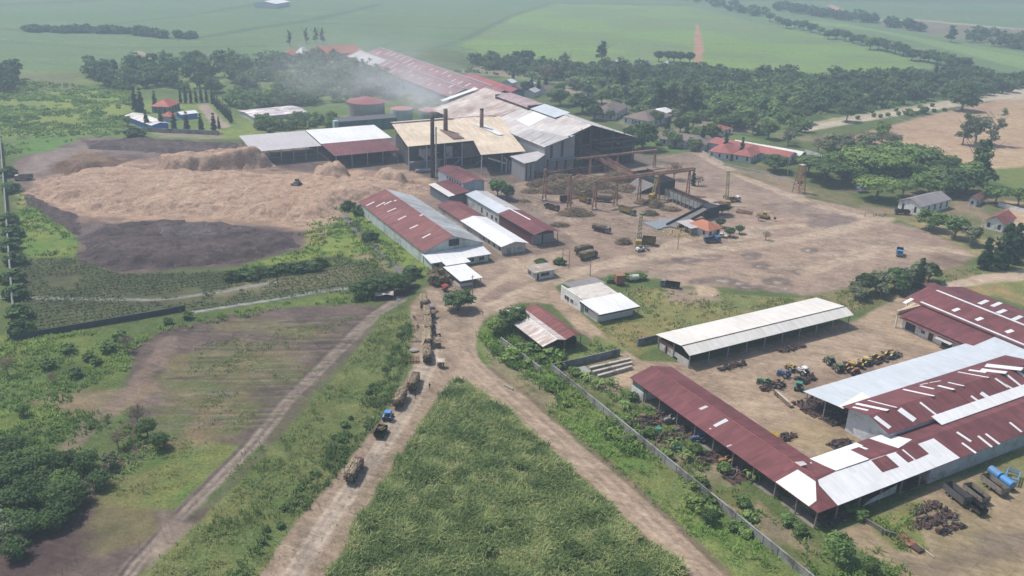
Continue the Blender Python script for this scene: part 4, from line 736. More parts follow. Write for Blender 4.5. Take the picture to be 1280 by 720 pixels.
MB((-212.5, 41.6, 0)).box((-212.8, 41.4, 0), (-212.2, 41.9, 24)).build('ladder', PALEM, None, label='pale ladder tower fixed beside the tallest dark chimney', category='ladder').matrix_world = Matrix.Translation(site(-212.5, 41.6))@Matrix.Rotation(TH, 4, 'Z')
chimney('rusty chimney standing on the middle of the cream roof', -241.5, 60, 14.5, 25.8, 1.05, mat('rust_stack', (0.150, 0.085, 0.075), 0.85, 0.35, 0.5)); chimney('paler brown chimney on the right part of the cream roof', -241.6, 80.4, 14.5, 24.6, 0.95, mat('brown_stack', (0.21, 0.13, 0.115), 0.85, 0.3, 0.5))
# ---------------------------------------------------------------- the mill
o = (-197, 92, 0); r = sthing('mill_hall', 'huge mill hall with a pale patched roof and a dark open end', 'mill hall', -197, 92)
fM = lambda u, v: 13.5+(v-91.5)*0.315 if v < 118.5 else 22.0-(v-118.5)*0.30
rf = MB(o).sheet([(91.3, 13.45), (118.5, 22.0), (146.5, 13.6)], -257, -197, 'u', 0.12).build('roof', PALE, r)
MB(o).sheet([(83.5, 11.5), (118.5, 22.0), (146.5, 13.6)], -312, -257, 'u', 0.12).build('roof', roofmat('rust_streaked_sheet', (0.52, 0.45, 0.41), 'v', 0.2, (0.24, 0.13, 0.105), 0.95), r, label='rust-streaked rear stretch of the roof')
patch(rf, o, fM, [(672, 143), (705, 142), (748, 157), (714, 171)], roofmat('new_silver_sheet', (0.60, 0.64, 0.68), 'v', 0.05, (0.5, 0.48, 0.46), 0.2), 0.06); patch(rf, o, fM, [(645, 150), (668, 139), (684, 146), (661, 158)], WHT, 0.05)
patch(rf, o, fM, [(643, 169), (663, 161), (712, 171.5), (684, 182.5)], roofmat('dull_grey_sheet', (0.42, 0.40, 0.40), 'v', 0.1, (0.3, 0.26, 0.24), 0.4), 0.055)
strips(rf, o, fM, [(653, 173, 668, 164.5, 0.5), (664, 177, 681, 167, 0.5), (676, 180, 694, 170.5, 0.5)], mat('seam', (0.25, 0.23, 0.23)), 0.12)
MB(o).sheet([(112, 21.6), (116.5, 22.9), (122.5, 22.9)], -287, -250, 'u').build('monitor_roof', roofmat('mixed_red_sheet', (0.36, 0.26, 0.26), 'v', 0.2, (0.5, 0.44, 0.42), 0.5), r); MB(o).sheet([(113, 21.2), (122, 23.2)], -248.5, -223, 'u').build('monitor_roof', SILV, r); MB(o).sheet([(91, 15.6), (114, 21.6)], -316, -311.5, 'u').build('end_strip', WHT, r)
MB(o).box((-287, 112.2, 20), (-286, 122, 22.5)).box((-250.6, 112.5, 20), (-249.6, 122, 22.6)).box((-224, 113.5, 20), (-223.2, 121.8, 21.2)).build('monitor_wall', DKRUST, r)
MB(o).ext([(92.0, 0), (109, 0), (109, 18.6), (92.0, 13.3)], -198.2, -197.4, 'u').build('front_wall', CORRW, r)
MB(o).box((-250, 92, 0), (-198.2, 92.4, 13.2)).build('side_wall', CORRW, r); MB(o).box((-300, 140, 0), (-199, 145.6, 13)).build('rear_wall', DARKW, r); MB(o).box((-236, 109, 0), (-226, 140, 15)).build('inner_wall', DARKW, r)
for v0, v1, z0, z1 in ((95.2, 96.5, 7.6, 13.8), (101.2, 102.6, 7.6, 15.4), (93.4, 94.3, 0, 7), (98.6, 99.8, 0, 6.4), (103.6, 104.9, 0, 6.4)): MB(o).box((-197.4, v0, z0), (-197.3, v1, z1)).build('louvre', DKRUST, r)
MB(o).sheet([(-198, 7.2), (-194.8, 6.6)], 94, 109.5, 'v').build('awning', mat('dull_sheet', (0.22, 0.22, 0.23), 0.8), r)
posts(r, o, [(-198, v, 0, 14+8*(1-abs(v-118.5)/28)) for v in (113, 118.5, 125, 132, 139, 145.6)], DKRUST, 0.3)
for z in (5.2, 8.2, 11.2, 13.4):
    MB(o).box((-206, 126, z), (-198.3, 145, z+0.3)).build('gallery', mat('gallery_deck', (0.075, 0.075, 0.085), 0.8, 0.2), r); MB(o).box((-198.2, 126, z+0.9), (-198.0, 145, z+1.0)).build('rail', PALEM, r)  # deck colour darkened to carry the shade of the open mill end
MB(o).box((-218, 111, 0), (-205, 123, 9)).build('mill_train', MACH, r); MB(o).tube((-210, 114, 9), (-210, 114, 15), 1.2, n=12).tube((-212, 121, 8), (-212, 121, 13), 1.6, n=12).build('vessel', mat('vessel', (0.08, 0.08, 0.085), 0.6), r)
MB(o).bar((-198.2, 109, 17.5), (-198.2, 118, 9), 0.25).bar((-198.2, 118.5, 15), (-198.2, 132, 12), 0.2).bar((-198.2, 112, 12), (-198.2, 126, 12.4), 0.2).build('brace', RUST, r)
for k in range(22):
    b = MB(o); v, z = rp.uniform(111, 143), rp.uniform(1, 13); u = rp.uniform(-204, -198.8)
    if k % 2: b.bar((u, v, z), (u+rp.uniform(-.5, .5), v+rp.uniform(-6, 6), z+rp.uniform(-4, 4)), 0.22)
    else: b.box((u, v, z-1), (u+1.5, v+rp.uniform(1, 4), z+rp.uniform(-.6, .6)))
    b.build('mill_beam', (RUST, STEEL, MACH, DKRUST)[k % 4], r)
o = (-203, 77, 0); r = sthing('annex', 'grey sheet-clad annex with a shallow roof at the corner of the mill', 'annex', -203, 77)
MB(o).slab([(-204, 76.6, 8.8), (-189.6, 76.3, 8.6), (-189.8, 83, 9.2), (-196.8, 92, 9.8), (-204, 92, 9.8)], 0.15).build('roof', GREYu, r); b = MB(o).box((-203.2, 77.2, 0), (-190.4, 82.6, 8.3)).box((-203.1, 82.6, 0), (-197.2, 91.7, 8.5)); b.build('wall', CORRW, r)
for v0 in (77.9, 80.2): MB(o).box((-190.4, v0, 0.6), (-190.3, v0+0.5, 8)).build('louvre', DKRUST, r)
MB(o).box((-197.2, 84.5, 0.4), (-197.1, 85.5, 7.8)).build('louvre', DKRUST, r)
# ---------------------------------------------------------------- sugar warehouses behind
o = (-565, 118.7, 0); r = sthing('sugar_warehouse', 'very long twin-gabled red warehouse dotted with pale sheets behind the mill', 'warehouse', -565, 118.7)
rf = MB(o).sheet([(118.4, 8), (130, 12.6), (140, 9.6)], -565, -362, 'u', 0.15).build('roof', roofmat('old_red_sheet', (0.235, 0.105, 0.105), 'v', 0.18, (0.36, 0.27, 0.27), 0.5, sheet=(1.5, 8)), r)
rf2 = MB(o).sheet([(140, 9.6), (150, 13.4), (160.8, 9)], -570, -345, 'u', 0.15).build('roof', roofmat('old_red_sheet', (0.2, 0.07, 0.07), 'v'), r)
fA = lambda u, v: 8+(v-118.4)*4.6/11.6; fA2 = lambda u, v: 9.6+(v-140)*0.38
MB(o).slab([(-560, 118.9, fA(0, 118.9)+0.1), (-500, 118.9, fA(0, 118.9)+0.1), (-500, 129.6, fA(0, 129.6)+0.1), (-560, 129.6, fA(0, 129.6)+0.1)], 0.05).build('roof_panel', GREY, rf)
for k in range(34):
    uu, c = -555+190*((k*0.618) % 1), k % 2
    f = fA if c else fA2; v0 = 119.5+(k % 5)*1.6 if c else 141+(k % 4)*1.6; ln = RNG.uniform(1.8, 6) if uu > -480 else RNG.uniform(5, 9)
    v1 = min(v0+ln, 129.5 if c else 149.5)
    MB(o).slab([(uu, v0, f(uu, v0)+0.12), (uu+2.0, v0, f(uu, v0)+0.12), (uu+2.0, v1, f(uu, v1)+0.12), (uu, v1, f(uu, v1)+0.12)], 0.05).build('roof_panel', mat('pale_sheet', (0.55, 0.48, 0.48), 0.6), rf if c else rf2)
for vv, zz in ((130, 12.7), (150, 13.5)): MB(o).box((-565, vv-0.5, zz), (-362, vv+0.5, zz+0.2)).build('ridge_cap', mat('pale_ridge', (0.45, 0.40, 0.40), 0.7), r)
MB(o).ext([(119, 0), (160, 0), (160, 8.8), (150, 13), (140, 9.3), (130, 12.2), (119, 7.7)], -564, -364, 'u').build('wall', mat('grey_green_wall', (0.30, 0.33, 0.31), 0.9, 0.15, 0.2), r)
o = (-435, 166, 0); r = sthing('red_store', 'long bright red roofed store behind the right end of the twin warehouse', 'store', -435, 166)
MB(o).sheet([(165.5, 7.5), (172, 9.6), (178, 7.5)], -440, -366, 'u').build('roof', roofmat('bright_red_sheet', (0.28, 0.07, 0.075), 'v'), r); MB(o).box((-439, 166, 0), (-367, 177.5, 7.4)).build('wall', TEALW, r)
# tanks
def tank(label, u, v, rad_, h, wall, top, cone=1.5, overhang=0.0):
    o = (u, v, 0); rr = sthing('storage_tank', label, 'tank', u, v)
    MB(o).tube((u, v, 0), (u, v, h), rad_, n=40).build('shell', wall, rr, smooth=False); MB(o).tube((u, v, h+0.02), (u, v, h+cone), rad_+overhang, 0.5, 40).build('lid', top, rr)
    b = MB(o)
    for k in range(1, 4): b.tube((u, v, h*k/4), (u, v, h*k/4+0.12), rad_+0.05, n=40, cap=False)
    b.build('hoop', wall, rr); MB(o).box((u+rad_*0.70, v-rad_*0.74, 0), (u+rad_*0.70+0.3, v-rad_*0.74+0.3, h)).build('ladder', STEEL, rr)
PINKT = mat('faded_pink_lid', (0.40, 0.20, 0.185), 0.8, 0.15, 0.2)
tank('wide tank under a red conical roof, leftmost of the tanks', -362, 62, 11.3, 9.0, mat('green_grey_shell', (0.27, 0.30, 0.29), 0.7, 0.15, 0.2, dirt=(0.3, 0.2, 0.19), damt=0.5), mat('red_lid', (0.27, 0.085, 0.085), 0.8, 0.15, 0.2), 3.0, 0.8)
tank('smaller blue-white tank with a pinkish lid, middle of the tanks', -338, 75.5, 6.8, 7.8, mat('blue_white_shell', (0.42, 0.50, 0.56), 0.6, 0.1, 0.3), PINKT, 0.7)
tank('green tank half hidden in smoke behind the chimneys', -325, 90, 8.3, 8.5, mat('green_shell', (0.20, 0.30, 0.22), 0.7, 0.15, 0.2, dirt=(0.35, 0.3, 0.27), damt=0.3), PINKT, 0.8)
o = (-322, 31, 0); r = sthing('pump_house', 'low teal-walled pump house in front of the tanks', 'pump house', -322, 31)
MB(o).box((-330, 31, 0), (-322, 66, 6)).build('wall', TEALW, r); MB(o).sheet([(-331, 6.6), (-321.4, 6.1)], 30.5, 66.5, 'v').build('roof', mat('dark_roof', (0.10, 0.10, 0.115), 0.8, 0.2), r); MB(o).box((-325, 28.2, 0), (-321.6, 30.6, 6.6)).build('stair_tower', mat('mint_wall', (0.36, 0.50, 0.44), 0.9, 0.1), r)
MB((-322, 12, 0)).box((-322, 12, 0), (-316, 27, 3.5)).build('low_store', mat('dark_store', (0.10, 0.10, 0.11), 0.9, 0.3, 0.3), r)
# ---------------------------------------------------------------- small houses from three eave corners
def house(name, label, cat, A, B, C, ze, zr, roof, wall, hip=False, over=0.6, group=None, win=True):
    """A left, B nearest, C right eave corner as (x, y) in the photo at height ze; the ridge runs along the longer side"""
    a, b, c = [at(*q, ze)[:2] for q in (A, B, C)]
    e1 = a-b; e2 = c-b; L1 = np.linalg.norm(e1); L2 = np.linalg.norm(e2); x = e2/L2; y = np.array([-x[1], x[0]]); L1 = abs(e1@y); 
    sgn = 1 if e1@y > 0 else -1
    rr = thing(name, label, cat, Vector((b[0], b[1], 0)), math.atan2(x[1], x[0]), group)
    X, Y = L2, L1*sgn
    m = MB(); lo = lambda p: p
    P = lambda i, j, z: (i, j, z)
    if X >= abs(Y):
        h = abs(Y)/2 if hip else 0; r0, r1 = P(h, Y/2, zr), P(X-h, Y/2, zr)
        F = [[P(0, 0, ze), P(X, 0, ze), r1, r0], [P(X, Y, ze), P(0, Y, ze), r0, r1]]; E = [[P(X, 0, ze), P(X, Y, ze), r1], [P(0, Y, ze), P(0, 0, ze), r0]]
    else:
        h = X/2*(1 if Y > 0 else -1) if hip else 0; r0, r1 = P(X/2, h, zr), P(X/2, Y-h, zr)
        F = [[P(0, 0, ze), r0, r1, P(0, Y, ze)], [P(X, 0, ze), P(X, Y, ze), r1, r0]]; E = [[P(0, 0, ze), P(X, 0, ze), r0], [P(X, Y, ze), P(0, Y, ze), r1]]
    for f in F+(E if hip else []): m.slab(f, 0.12)
    m.build('roof', roof, rr)
    s = over*(1 if Y > 0 else -1); wb = MB().box((over, s, 0), (X-over, Y-s, ze-0.15))
    if not hip:
        if X >= abs(Y): wb.ext([(s, ze-0.15), (Y-s, ze-0.15), (Y/2, zr-0.35)], over, X-over, 'u')
        else: wb.ext([(over, ze-0.15), (X-over, ze-0.15), (X/2, zr-0.35)], s, Y-s, 'v')
    wb.build('wall', wall, rr)
    if win:
        n = max(1, min(5, int(X/4)))
        for i in range(n):
            cx = X*(i+0.5)/n; d = -0.05*(1 if Y > 0 else -1)
            MB().box((cx-0.6, s+d, 0.9), (cx+0.6, s-d, ze-0.7)).build('window', GLASS, rr)
        n = max(1, min(4, int(abs(Y)/4)))
        for i in range(n):
            cy = Y*(i+0.5)/n; MB().box((over-0.05, cy-0.5, 0.9), (over+0.05, cy+0.5, ze-0.7)).build('window', GLASS, rr)
    return rr
LW = mat('pale_house_wall', (0.55, 0.55, 0.56), 0.9, 0.1, 0.4)
house('house', 'red hip-roofed house, left of the pair facing the mill yard', 'house', (897, 182), (914, 193), (931, 183), 3.6, 6.2, PINK, LW, True)
house('house', 'red hip-roofed house with a white front, right of the pair facing the yard', 'house', (920, 190), (940, 196.5), (958, 187), 3.6, 6.4, PINK, LW, True)
house('house', 'long pinkish gabled house behind the hip-roofed pair', 'house', (915, 170), (985, 198), (1000, 193), 3.6, 5.8, PINK, LW)
rr = house('long_store', 'long low store with a white edge strip and dark gable, behind the pink house', 'store', (940, 170), (1000, 195), (1010, 190.5), 4.0, 5.4, BONE, mat('dark_gable', (0.10, 0.08, 0.08), 0.9))
house('house', 'small bright red roofed house furthest left of the red houses', 'house', (888, 158), (902, 164), (916, 160), 3.4, 5.4, PINK, LW, True)
house('house', 'house with a white canopy in front of the mill trees', 'house', (880, 168), (893, 175), (905, 170), 3.4, 4.8, BROWNR, LW)
house('long_house', 'long grey-brown roofed barrack left of the red houses', 'house', (836, 166), (882, 181), (896, 172), 3.6, 6.0, BROWNR, LW, True)
house('house', 'brown hip-roofed house behind the dark round tree', 'house', (778, 146), (812, 152), (842, 144), 4.0, 8.0, BROWNR, LW, True)
house('house', 'brown roofed house under the trees right of the mill roof', 'house', (748, 135), (768, 143), (786, 133), 4.0, 8.0, BROWNR, LW, True)
house('house', 'low house with a bleached white roof at the end of the brown one', 'house', (820, 136), (832, 142), (842, 138), 3.6, 5.0, WHT, LW)
for i, (x, y, w_, h_) in enumerate(((652, 108, 18, 4), (668, 112, 16, 4), (684, 109, 14, 4), (640, 101, 14, 3), (700, 113, 14, 3.5), (664, 103, 14, 3))):
    house('house', ['brown house under the pines, nearest the red store', 'white-edged house in the middle of the pine group', 'house at the right edge of the pine group', 'small house at the far left of the pine group', 'low house by the sandy path behind the pines', 'small house with a pale ridge furthest back in the pine group'][i], 'house', (x-w_/2, y), (x, y+h_), (x+w_/2, y+1), 3.5, 5.6, (BROWNR, GREY, BROWNR, WHT, BROWNR, GREY)[i], LW, False, win=False)
house('house', 'pale pink tiled hut among dense trees', 'house', (728, 111), (738, 114), (750, 112), 3.5, 5.6, roofmat('peach_tile', (0.42, 0.28, 0.22), 'v'), LW, win=False)
for i, (x, y, w_, h_) in enumerate(((775, 79, 17, 3), (800, 77.5, 10, 2), (834, 81.5, 13, 3.5), (812, 78.5, 6, 1.5))):
    house('greenhouse', ['white roofed building at the field edge, largest of four', 'thin white roof second from left at the field edge', 'white roof furthest right at the field edge', 'smallest white roof between two larger ones at the field edge'][i], 'building', (x-w_/2, y-h_/2), (x, y+h_/2), (x+w_/2, y-h_/3), 4, 7, WHT, LW, win=False)
house('white_barn', 'white arched barn far out in the cane at the top edge', 'barn', (326, 2), (345, 5), (363, 2), 6, 9, WHT, LW, win=False)
house('house', 'orange roofed house at the far left of the village behind the warehouse', 'house', (353, 66), (372, 72), (378, 67), 4, 8, ORANGE, LW, win=False)
house('white_hall', 'white domed hall between two orange roofed houses', 'hall', (371, 67.5), (380, 69.5), (391, 67), 4, 10.5, WHT, PLASTER, True, win=False)
house('house', 'orange roofed house with grey front, second from right in the village', 'house', (388, 63), (400, 66), (404, 62), 7, 11, ORANGE, GREYW, win=False)
house('long_house', 'long orange roofed row at the left end of the twin warehouse', 'house', (402, 62), (409, 68), (455, 65), 5, 10, ORANGE, mat('tan_wall', (0.40, 0.26, 0.2), 0.9), win=False)
# pavilion with blue base, left
house('pavilion', 'pavilion with a red hip roof among slim cypresses', 'pavilion', (195, 130), (211, 134), (226, 128), 4, 7.5, roofmat('coral_tile', (0.42, 0.105, 0.075), 'v'), TEALW, True)
house('hall', 'blue-walled hall with a white striped roof beside the red pavilion', 'hall', (184, 141), (189, 157), (212, 154), 3.5, 4.6, roofmat('striped_white_sheet', (0.66, 0.62, 0.60), 'u', 0.22, (0.4, 0.25, 0.2), 0.5, sheet=(1.2, 60)), BLUEP, win=False)
house('kiosk', 'little red-roofed kiosk between the striped hall and the cypresses', 'kiosk', (206, 142), (214, 146), (221, 142), 3.2, 5.2, roofmat('coral_tile', (0.42, 0.1, 0.07), 'v'), LW, True, win=False)
house('canteen', 'low blue and white roofed canteen right of the pavilion', 'canteen', (222, 140), (226, 143.5), (248, 141), 3.2, 4.2, WHT, BLUEP, win=False)
house('nursery', 'long pale net roof over seedlings in the trees', 'shade house', (311, 137), (316, 147), (385, 140), 2.5, 3.6, roofmat('pale_net', (0.55, 0.50, 0.50), 'u', 0.35, (0.2, 0.2, 0.18), 0.5, sheet=(1.0, 3)), LW, win=False)
wallrun('low grey boundary wall in front of the cypress garden', [loc(178, 164), loc(200, 165.5), loc(240, 167), loc(274, 169)], 2.2, pitch=9)
wallrun('dark hedge-topped wall along the bottom of the terraced plots', [loc(14, 425), loc(60, 418), loc(130, 406), loc(200, 394), loc(232, 388)], 1.6, m=mat('mossy_wall', (0.055, 0.062, 0.075), 0.95, 0.3, 0.3), pitch=8)
wallrun('long thin wall running away along the left edge of the plots', [loc(18, 396), loc(12, 320), loc(7, 250), loc(1, 178)], 2.6, t=0.35, m=mat('pale_wall', (0.20, 0.195, 0.185), 0.9, 0.2, 0.2), pitch=12)
# right edge
rr = house('gable_house', 'grey-roofed house with an open white gable and white pillars by the road', 'house', (1136, 247), (1152, 259), (1190, 249), 4.2, 6.6, roofmat('grey_tile', (0.25, 0.23, 0.235), 'v', 0.08, (0.2, 0.18, 0.18), 0.3), PLASTER)
house('house', 'dark red roofed house behind two leafy trees at the right edge', 'house', (1224, 262), (1230, 275), (1256, 281), 3.6, 6.4, roofmat('maroon_tile', (0.235, 0.075, 0.07), 'v'), PLASTER)
house('hut', 'small brown hut under the big trees by the dry field', 'hut', (1214, 246), (1222, 251), (1233, 245), 3, 4.6, roofmat('rust_tile', (0.2, 0.1, 0.09), 'v'), LW)
wallrun('white rendered wall with tan ground behind it at the right edge', [loc(1248, 258), loc(1300, 272)], 1.8, m=PLASTER)
wallrun('white capped wall beyond the pink house', [loc(1006, 192), loc(1046, 203)], 2.0, m=PLASTER)
wallrun('low kerb wall along the far side of the mill yard', [loc(866, 184), loc(905, 207), loc(955, 218), loc(1000, 232)], 1.1, m=mat('yard_wall', (0.42, 0.38, 0.35), 0.9), pitch=6)
rr = house('tile_hut', 'small orange hip-roofed hut beside the cane conveyor', 'hut', (867.5, 277), (886, 289.5), (904.5, 284.5), 3.0, 5.4, roofmat('hut_tile', (0.40, 0.15, 0.085), 'v', 0.08), PLASTER, True, 0.8)
# ================================================================== VEGETATION
GR = np.random.default_rng(23)
def unit(n, rng=GR):
    d = rng.normal(size=(n, 3)); return d/np.linalg.norm(d, axis=1, keepdims=True)
def leafquads(P, N, size, rng=GR, asp=0.55):
    """one rhombic leaf spray per point P, facing roughly N"""
    n = len(P); N = N+unit(n, rng)*0.9; N /= np.linalg.norm(N, axis=1, keepdims=True)
    a = np.cross(N, unit(n, rng)); a /= np.linalg.norm(a, axis=1, keepdims=True)+1e-9; b = np.cross(N, a)
    s = (size*(0.6+0.8*rng.random(n)))[:, None]
    V = np.stack([P-a*s, P-b*s*asp, P+a*s, P+b*s*asp], 1).reshape(-1, 3)
    return V, np.arange(4*n).reshape(n, 4)
def crown_arrays(lobes, nclump, perclump, crad, leaf, rng=GR, hollow=0.5, flat=1.0):
    """leaf sprays gathered in clumps through ellipsoid lobes; gaps stay open between the clumps"""
    vol = np.array([l[3]*l[4]*l[5] for l in lobes]); pick = rng.choice(len(lobes), nclump, p=vol/vol.sum()); L = np.array(lobes)[pick]
    d = unit(nclump, rng); r = (hollow**3+(1-hollow**3)*rng.random(nclump))**(1/3)
    C = L[:, :3]+d*L[:, 3:]*r[:, None]
    ct = rng.random(nclump)
    P = np.repeat(C, perclump, 0)+rng.normal(size=(nclump*perclump, 3))*crad*np.array([1, 1, 0.6*flat])
    ctr = L[:, :3].repeat(perclump, 0)
    N = (P-ctr)/L[:, 3:].repeat(perclump, 0); N[:, 2] += 0.6
    V, Q = leafquads(P, N, leaf, rng)
    t = np.clip(np.repeat(ct, perclump)*0.7+rng.random(nclump*perclump)*0.35-0.02, 0, 1)
    return V, Q, np.repeat(t, 4)
G_DARK = leafmat('dark_leaves', [(0.018, 0.036, 0.016), (0.034, 0.062, 0.022), (0.055, 0.092, 0.030)], gain=2.4)
G_MID = leafmat('green_leaves', [(0.030, 0.060, 0.018), (0.060, 0.105, 0.028), (0.100, 0.155, 0.040)], gain=2.2)
G_LITE = leafmat('light_leaves', [(0.050, 0.090, 0.022), (0.095, 0.152, 0.034), (0.140, 0.205, 0.050)], gain=2.0)
G_GREY = leafmat('greygreen_leaves', [(0.050, 0.068, 0.040), (0.085, 0.105, 0.060), (0.130, 0.150, 0.085)], gain=2.1)
G_CYP = leafmat('cypress_leaves', [(0.014, 0.036, 0.020), (0.026, 0.058, 0.028), (0.044, 0.084, 0.036)], gain=1.7)
G_DRY = leafmat('dry_leaves', [(0.13, 0.10, 0.07), (0.19, 0.15, 0.10), (0.24, 0.20, 0.12)])
BARK = mat('bark', (0.14, 0.105, 0.085), 0.95, 0.25, 1.5); PBARK = mat('pale_bark', (0.27, 0.235, 0.20), 0.95, 0.2, 1.5)
def trunk_mb(h, r, limbs, rng, lean=0.0):
    b = MB(); n = 7
    p = [Vector((lean*t*t*h, 0.12*r*math.sin(3*t), h*t)) for t in np.linspace(0, 1, 4)]
    rings = [[(q.x+r*(1.25-0.7*i/3)*math.cos(2*math.pi*k/n), q.y+r*(1.25-0.7*i/3)*math.sin(2*math.pi*k/n), q.z) for k in range(n)] for i, q in enumerate(p)]
    b.loft(rings)
    for k in range(limbs):
        a = rng.uniform(0, 6.28); z = h*rng.uniform(0.5, 0.95); q = Vector((lean*h*(z/h)**2, 0, z)); ln = h*rng.uniform(0.45, 0.9)
        m = q+Vector((math.cos(a)*ln*0.5, math.sin(a)*ln*0.5, ln*0.5)); e = m+Vector((math.cos(a+0.3)*ln*0.45, math.sin(a+0.3)*ln*0.45, ln*0.4))
        b.tube(q, m, r*0.5, r*0.32, 6); b.tube(m, e, r*0.32, r*0.12, 5)
    return b
KINDS = {}
def kind_round(h=10.0, w=9.0, gm=None, seed=1, lobes=5, nclump=170, per=16, leaf=0.55, th=0.32, limbs=6):
    def make():
        rng = np.random.default_rng(seed); L = [(0, 0, h*0.66, w*0.42, w*0.42, h*0.30)]
        for k in range(lobes):
            a = 6.28*k/lobes+rng.uniform(-.4, .4); rr = w*rng.uniform(0.20, 0.32); s = w*rng.uniform(0.18, 0.28)
            L.append((rr*math.cos(a), rr*math.sin(a), h*rng.uniform(0.45, 0.82), s, s, s*rng.uniform(0.7, 1.0)))
        return L, trunk_mb(h*th, h*0.035, limbs, rng), crown_arrays(L, nclump, per, w*0.055, leaf, rng)
    return make, h, gm
def kind_umbrella(h=9.0, w=15.0, gm=None, seed=2, leaf=0.55, n=200):
    def make():
        rng = np.random.default_rng(seed); L = [(0, 0, h*0.80, w*0.46, w*0.46, h*0.15)]
        for k in range(6):
            a = 6.28*k/6+rng.uniform(-.4, .4); L.append((w*0.3*math.cos(a), w*0.3*math.sin(a), h*rng.uniform(0.66, 0.84), w*0.2, w*0.2, h*0.12))
        return L, trunk_mb(h*0.45, h*0.04, 9, rng), crown_arrays(L, n, 16, w*0.045, leaf, rng, 0.4)
    return make, h, gm
def kind_cypress(h=10.0, w=2.0, gm=None, seed=3, n=90, leaf=0.42):
    def make():
        rng = np.random.default_rng(seed); L = [(0, 0, h*(0.1+0.85*i/6), w*0.5*(1-0.75*(i/6)**1.5), w*0.5*(1-0.75*(i/6)**1.5), h*0.10) for i in range(7)]
        V, Q, t = crown_arrays(L, n, 16, w*0.10, leaf, rng, 0.4)
        return L, trunk_mb(h*0.5, 0.13, 0, rng), (V, Q, t)
    return make, h, gm
def kind_casuarina(h=18.0, w=7.0, gm=None, seed=4, n=170, leaf=0.6, lean=0.0):
    def make():
        rng = np.random.default_rng(seed); L = []
        for k in range(13):
            z = h*(0.25+0.72*k/12); s = w*0.5*(1-0.6*(k/12))*rng.uniform(0.6, 1.0); a = rng.uniform(0, 6.28); L.append((math.cos(a)*s*0.7+lean*h*(z/h)**2, math.sin(a)*s*0.7, z, s*0.8, s*0.8, h*0.07))
        return L, trunk_mb(h*0.7, h*0.016, 8, rng, lean), crown_arrays(L, n, 14, 0.5, leaf, rng, 0.2)
    return make, h, gm
def kind_bare(h=9.0, w=7.0, gm=None, seed=5):
    def make():
        rng = np.random.default_rng(seed); L = [(0, 0, h*0.65, w*0.5, w*0.5, h*0.32)]; b = trunk_mb(h*0.4, h*0.028, 8, rng)
        for k in range(70):
            a, e = rng.uniform(0, 6.28), rng.uniform(0.3, 1.3); q = Vector((0, 0, h*rng.uniform(0.4, 0.6))); ln = h*rng.uniform(0.25, 0.5); d = Vector((math.cos(a)*math.cos(e), math.sin(a)*math.cos(e), math.sin(e)))
            b.tube(q+d*ln*0.3, q+d*ln, 0.06, 0.02, 3)
        return L, b, crown_arrays(L, 60, 7, 0.5, 0.30, rng, 0.3)
    return make, h, gm
def kind_shrub(h=2.4, w=3.2, gm=None, seed=6, n=60, per=16, leaf=0.34):
    def make():
        rng = np.random.default_rng(seed); L = [(0, 0, h*0.5, w*0.45, w*0.45, h*0.5)]+[(w*0.3*math.cos(a), w*0.3*math.sin(a), h*rng.uniform(.35, .6), w*.25, w*.25, h*.35) for a in (0.3, 2.2, 4.4)]
        return L, trunk_mb(h*0.4, 0.09, 4, rng), crown_arrays(L, n, per, w*0.07, leaf, rng, 0.3)
    return make, h, gm
def kind_banana(h=4.0, gm=None, seed=8):
    def make():
        rng = np.random.default_rng(seed); V, Q, T = [], [], []
        for k in range(13):
            a = rng.uniform(0, 6.28); d = np.array([math.cos(a), math.sin(a), 0]); s = np.array([-d[1], d[0], 0]); ln = h*rng.uniform(0.45, 0.7); wd = 0.33; lift = rng.uniform(0.6, 1.3); z0 = h*rng.uniform(0.35, 0.55); off = rng.normal(size=3)*[0.5, 0.5, 0]
            for j in range(4):
                for q, ww in ((j/4, 1-abs(j/4-0.4)*1.5), ((j+1)/4, 1-abs((j+1)/4-0.4)*1.5)):
                    c = off+d*ln*q*0.8+np.array([0, 0, z0+ln*(lift*q-1.1*lift*q*q)]); w_ = s*wd*max(ww, 0.08); V += [c-w_, c+w_]
                n = len(V); Q.append([n-4, n-3, n-1, n-2]); T += [rng.uniform(0.3, 1)]*4
        return None, trunk_mb(h*0.5, 0.14, 0, rng), (np.array(V), np.array(Q), np.array(T))
    return make, h, gm
K = dict(
    broad=kind_round(10, 10, G_MID, 1), broad2=kind_round(9, 11, G_MID, 12, 6), dark=kind_round(10, 10.5, G_DARK, 2, 6, 200), dark2=kind_round(9, 8, G_DARK, 13, 4),
    light=kind_round(8, 9, G_LITE, 3, 5), grey=kind_round(9, 8, G_GREY, 14, 5, 85, 12), umb=kind_umbrella(9, 15, G_MID, 4), umblite=kind_umbrella(9, 16, G_LITE, 5, 0.6, 230), umbdark=kind_umbrella(9, 13, G_DARK, 15),
    cyp=kind_cypress(10, 2.2, G_CYP, 6), cypwide=kind_cypress(11, 3.4, G_CYP, 16, 150), cas=kind_casuarina(18, 7, G_GREY, 7, 115, 0.5), casdark=kind_casuarina(17, 8, G_DARK, 17, 230), caslean=kind_casuarina(20, 9, G_GREY, 18, 110, 0.5, 0.22),
    bare=kind_bare(9, 8, G_DRY, 8), shrub=kind_shrub(2.4, 3.2, G_MID, 9), shrubd=kind_shrub(2.6, 3.4, G_DARK, 10, 80), shrubl=kind_shrub(2.0, 3.0, G_LITE, 11), shrubg=kind_shrub(2.2, 3.2, G_DRY, 19), banana=kind_banana(4.0, G_LITE, 20), bananad=kind_banana(4.0, G_MID, 21),
    near=kind_round(6, 6.5, G_MID, 22, 7, 150, 15, 0.28, limbs=10), neard=kind_round(6, 7, G_DARK, 24, 8, 165, 15, 0.28, limbs=10))
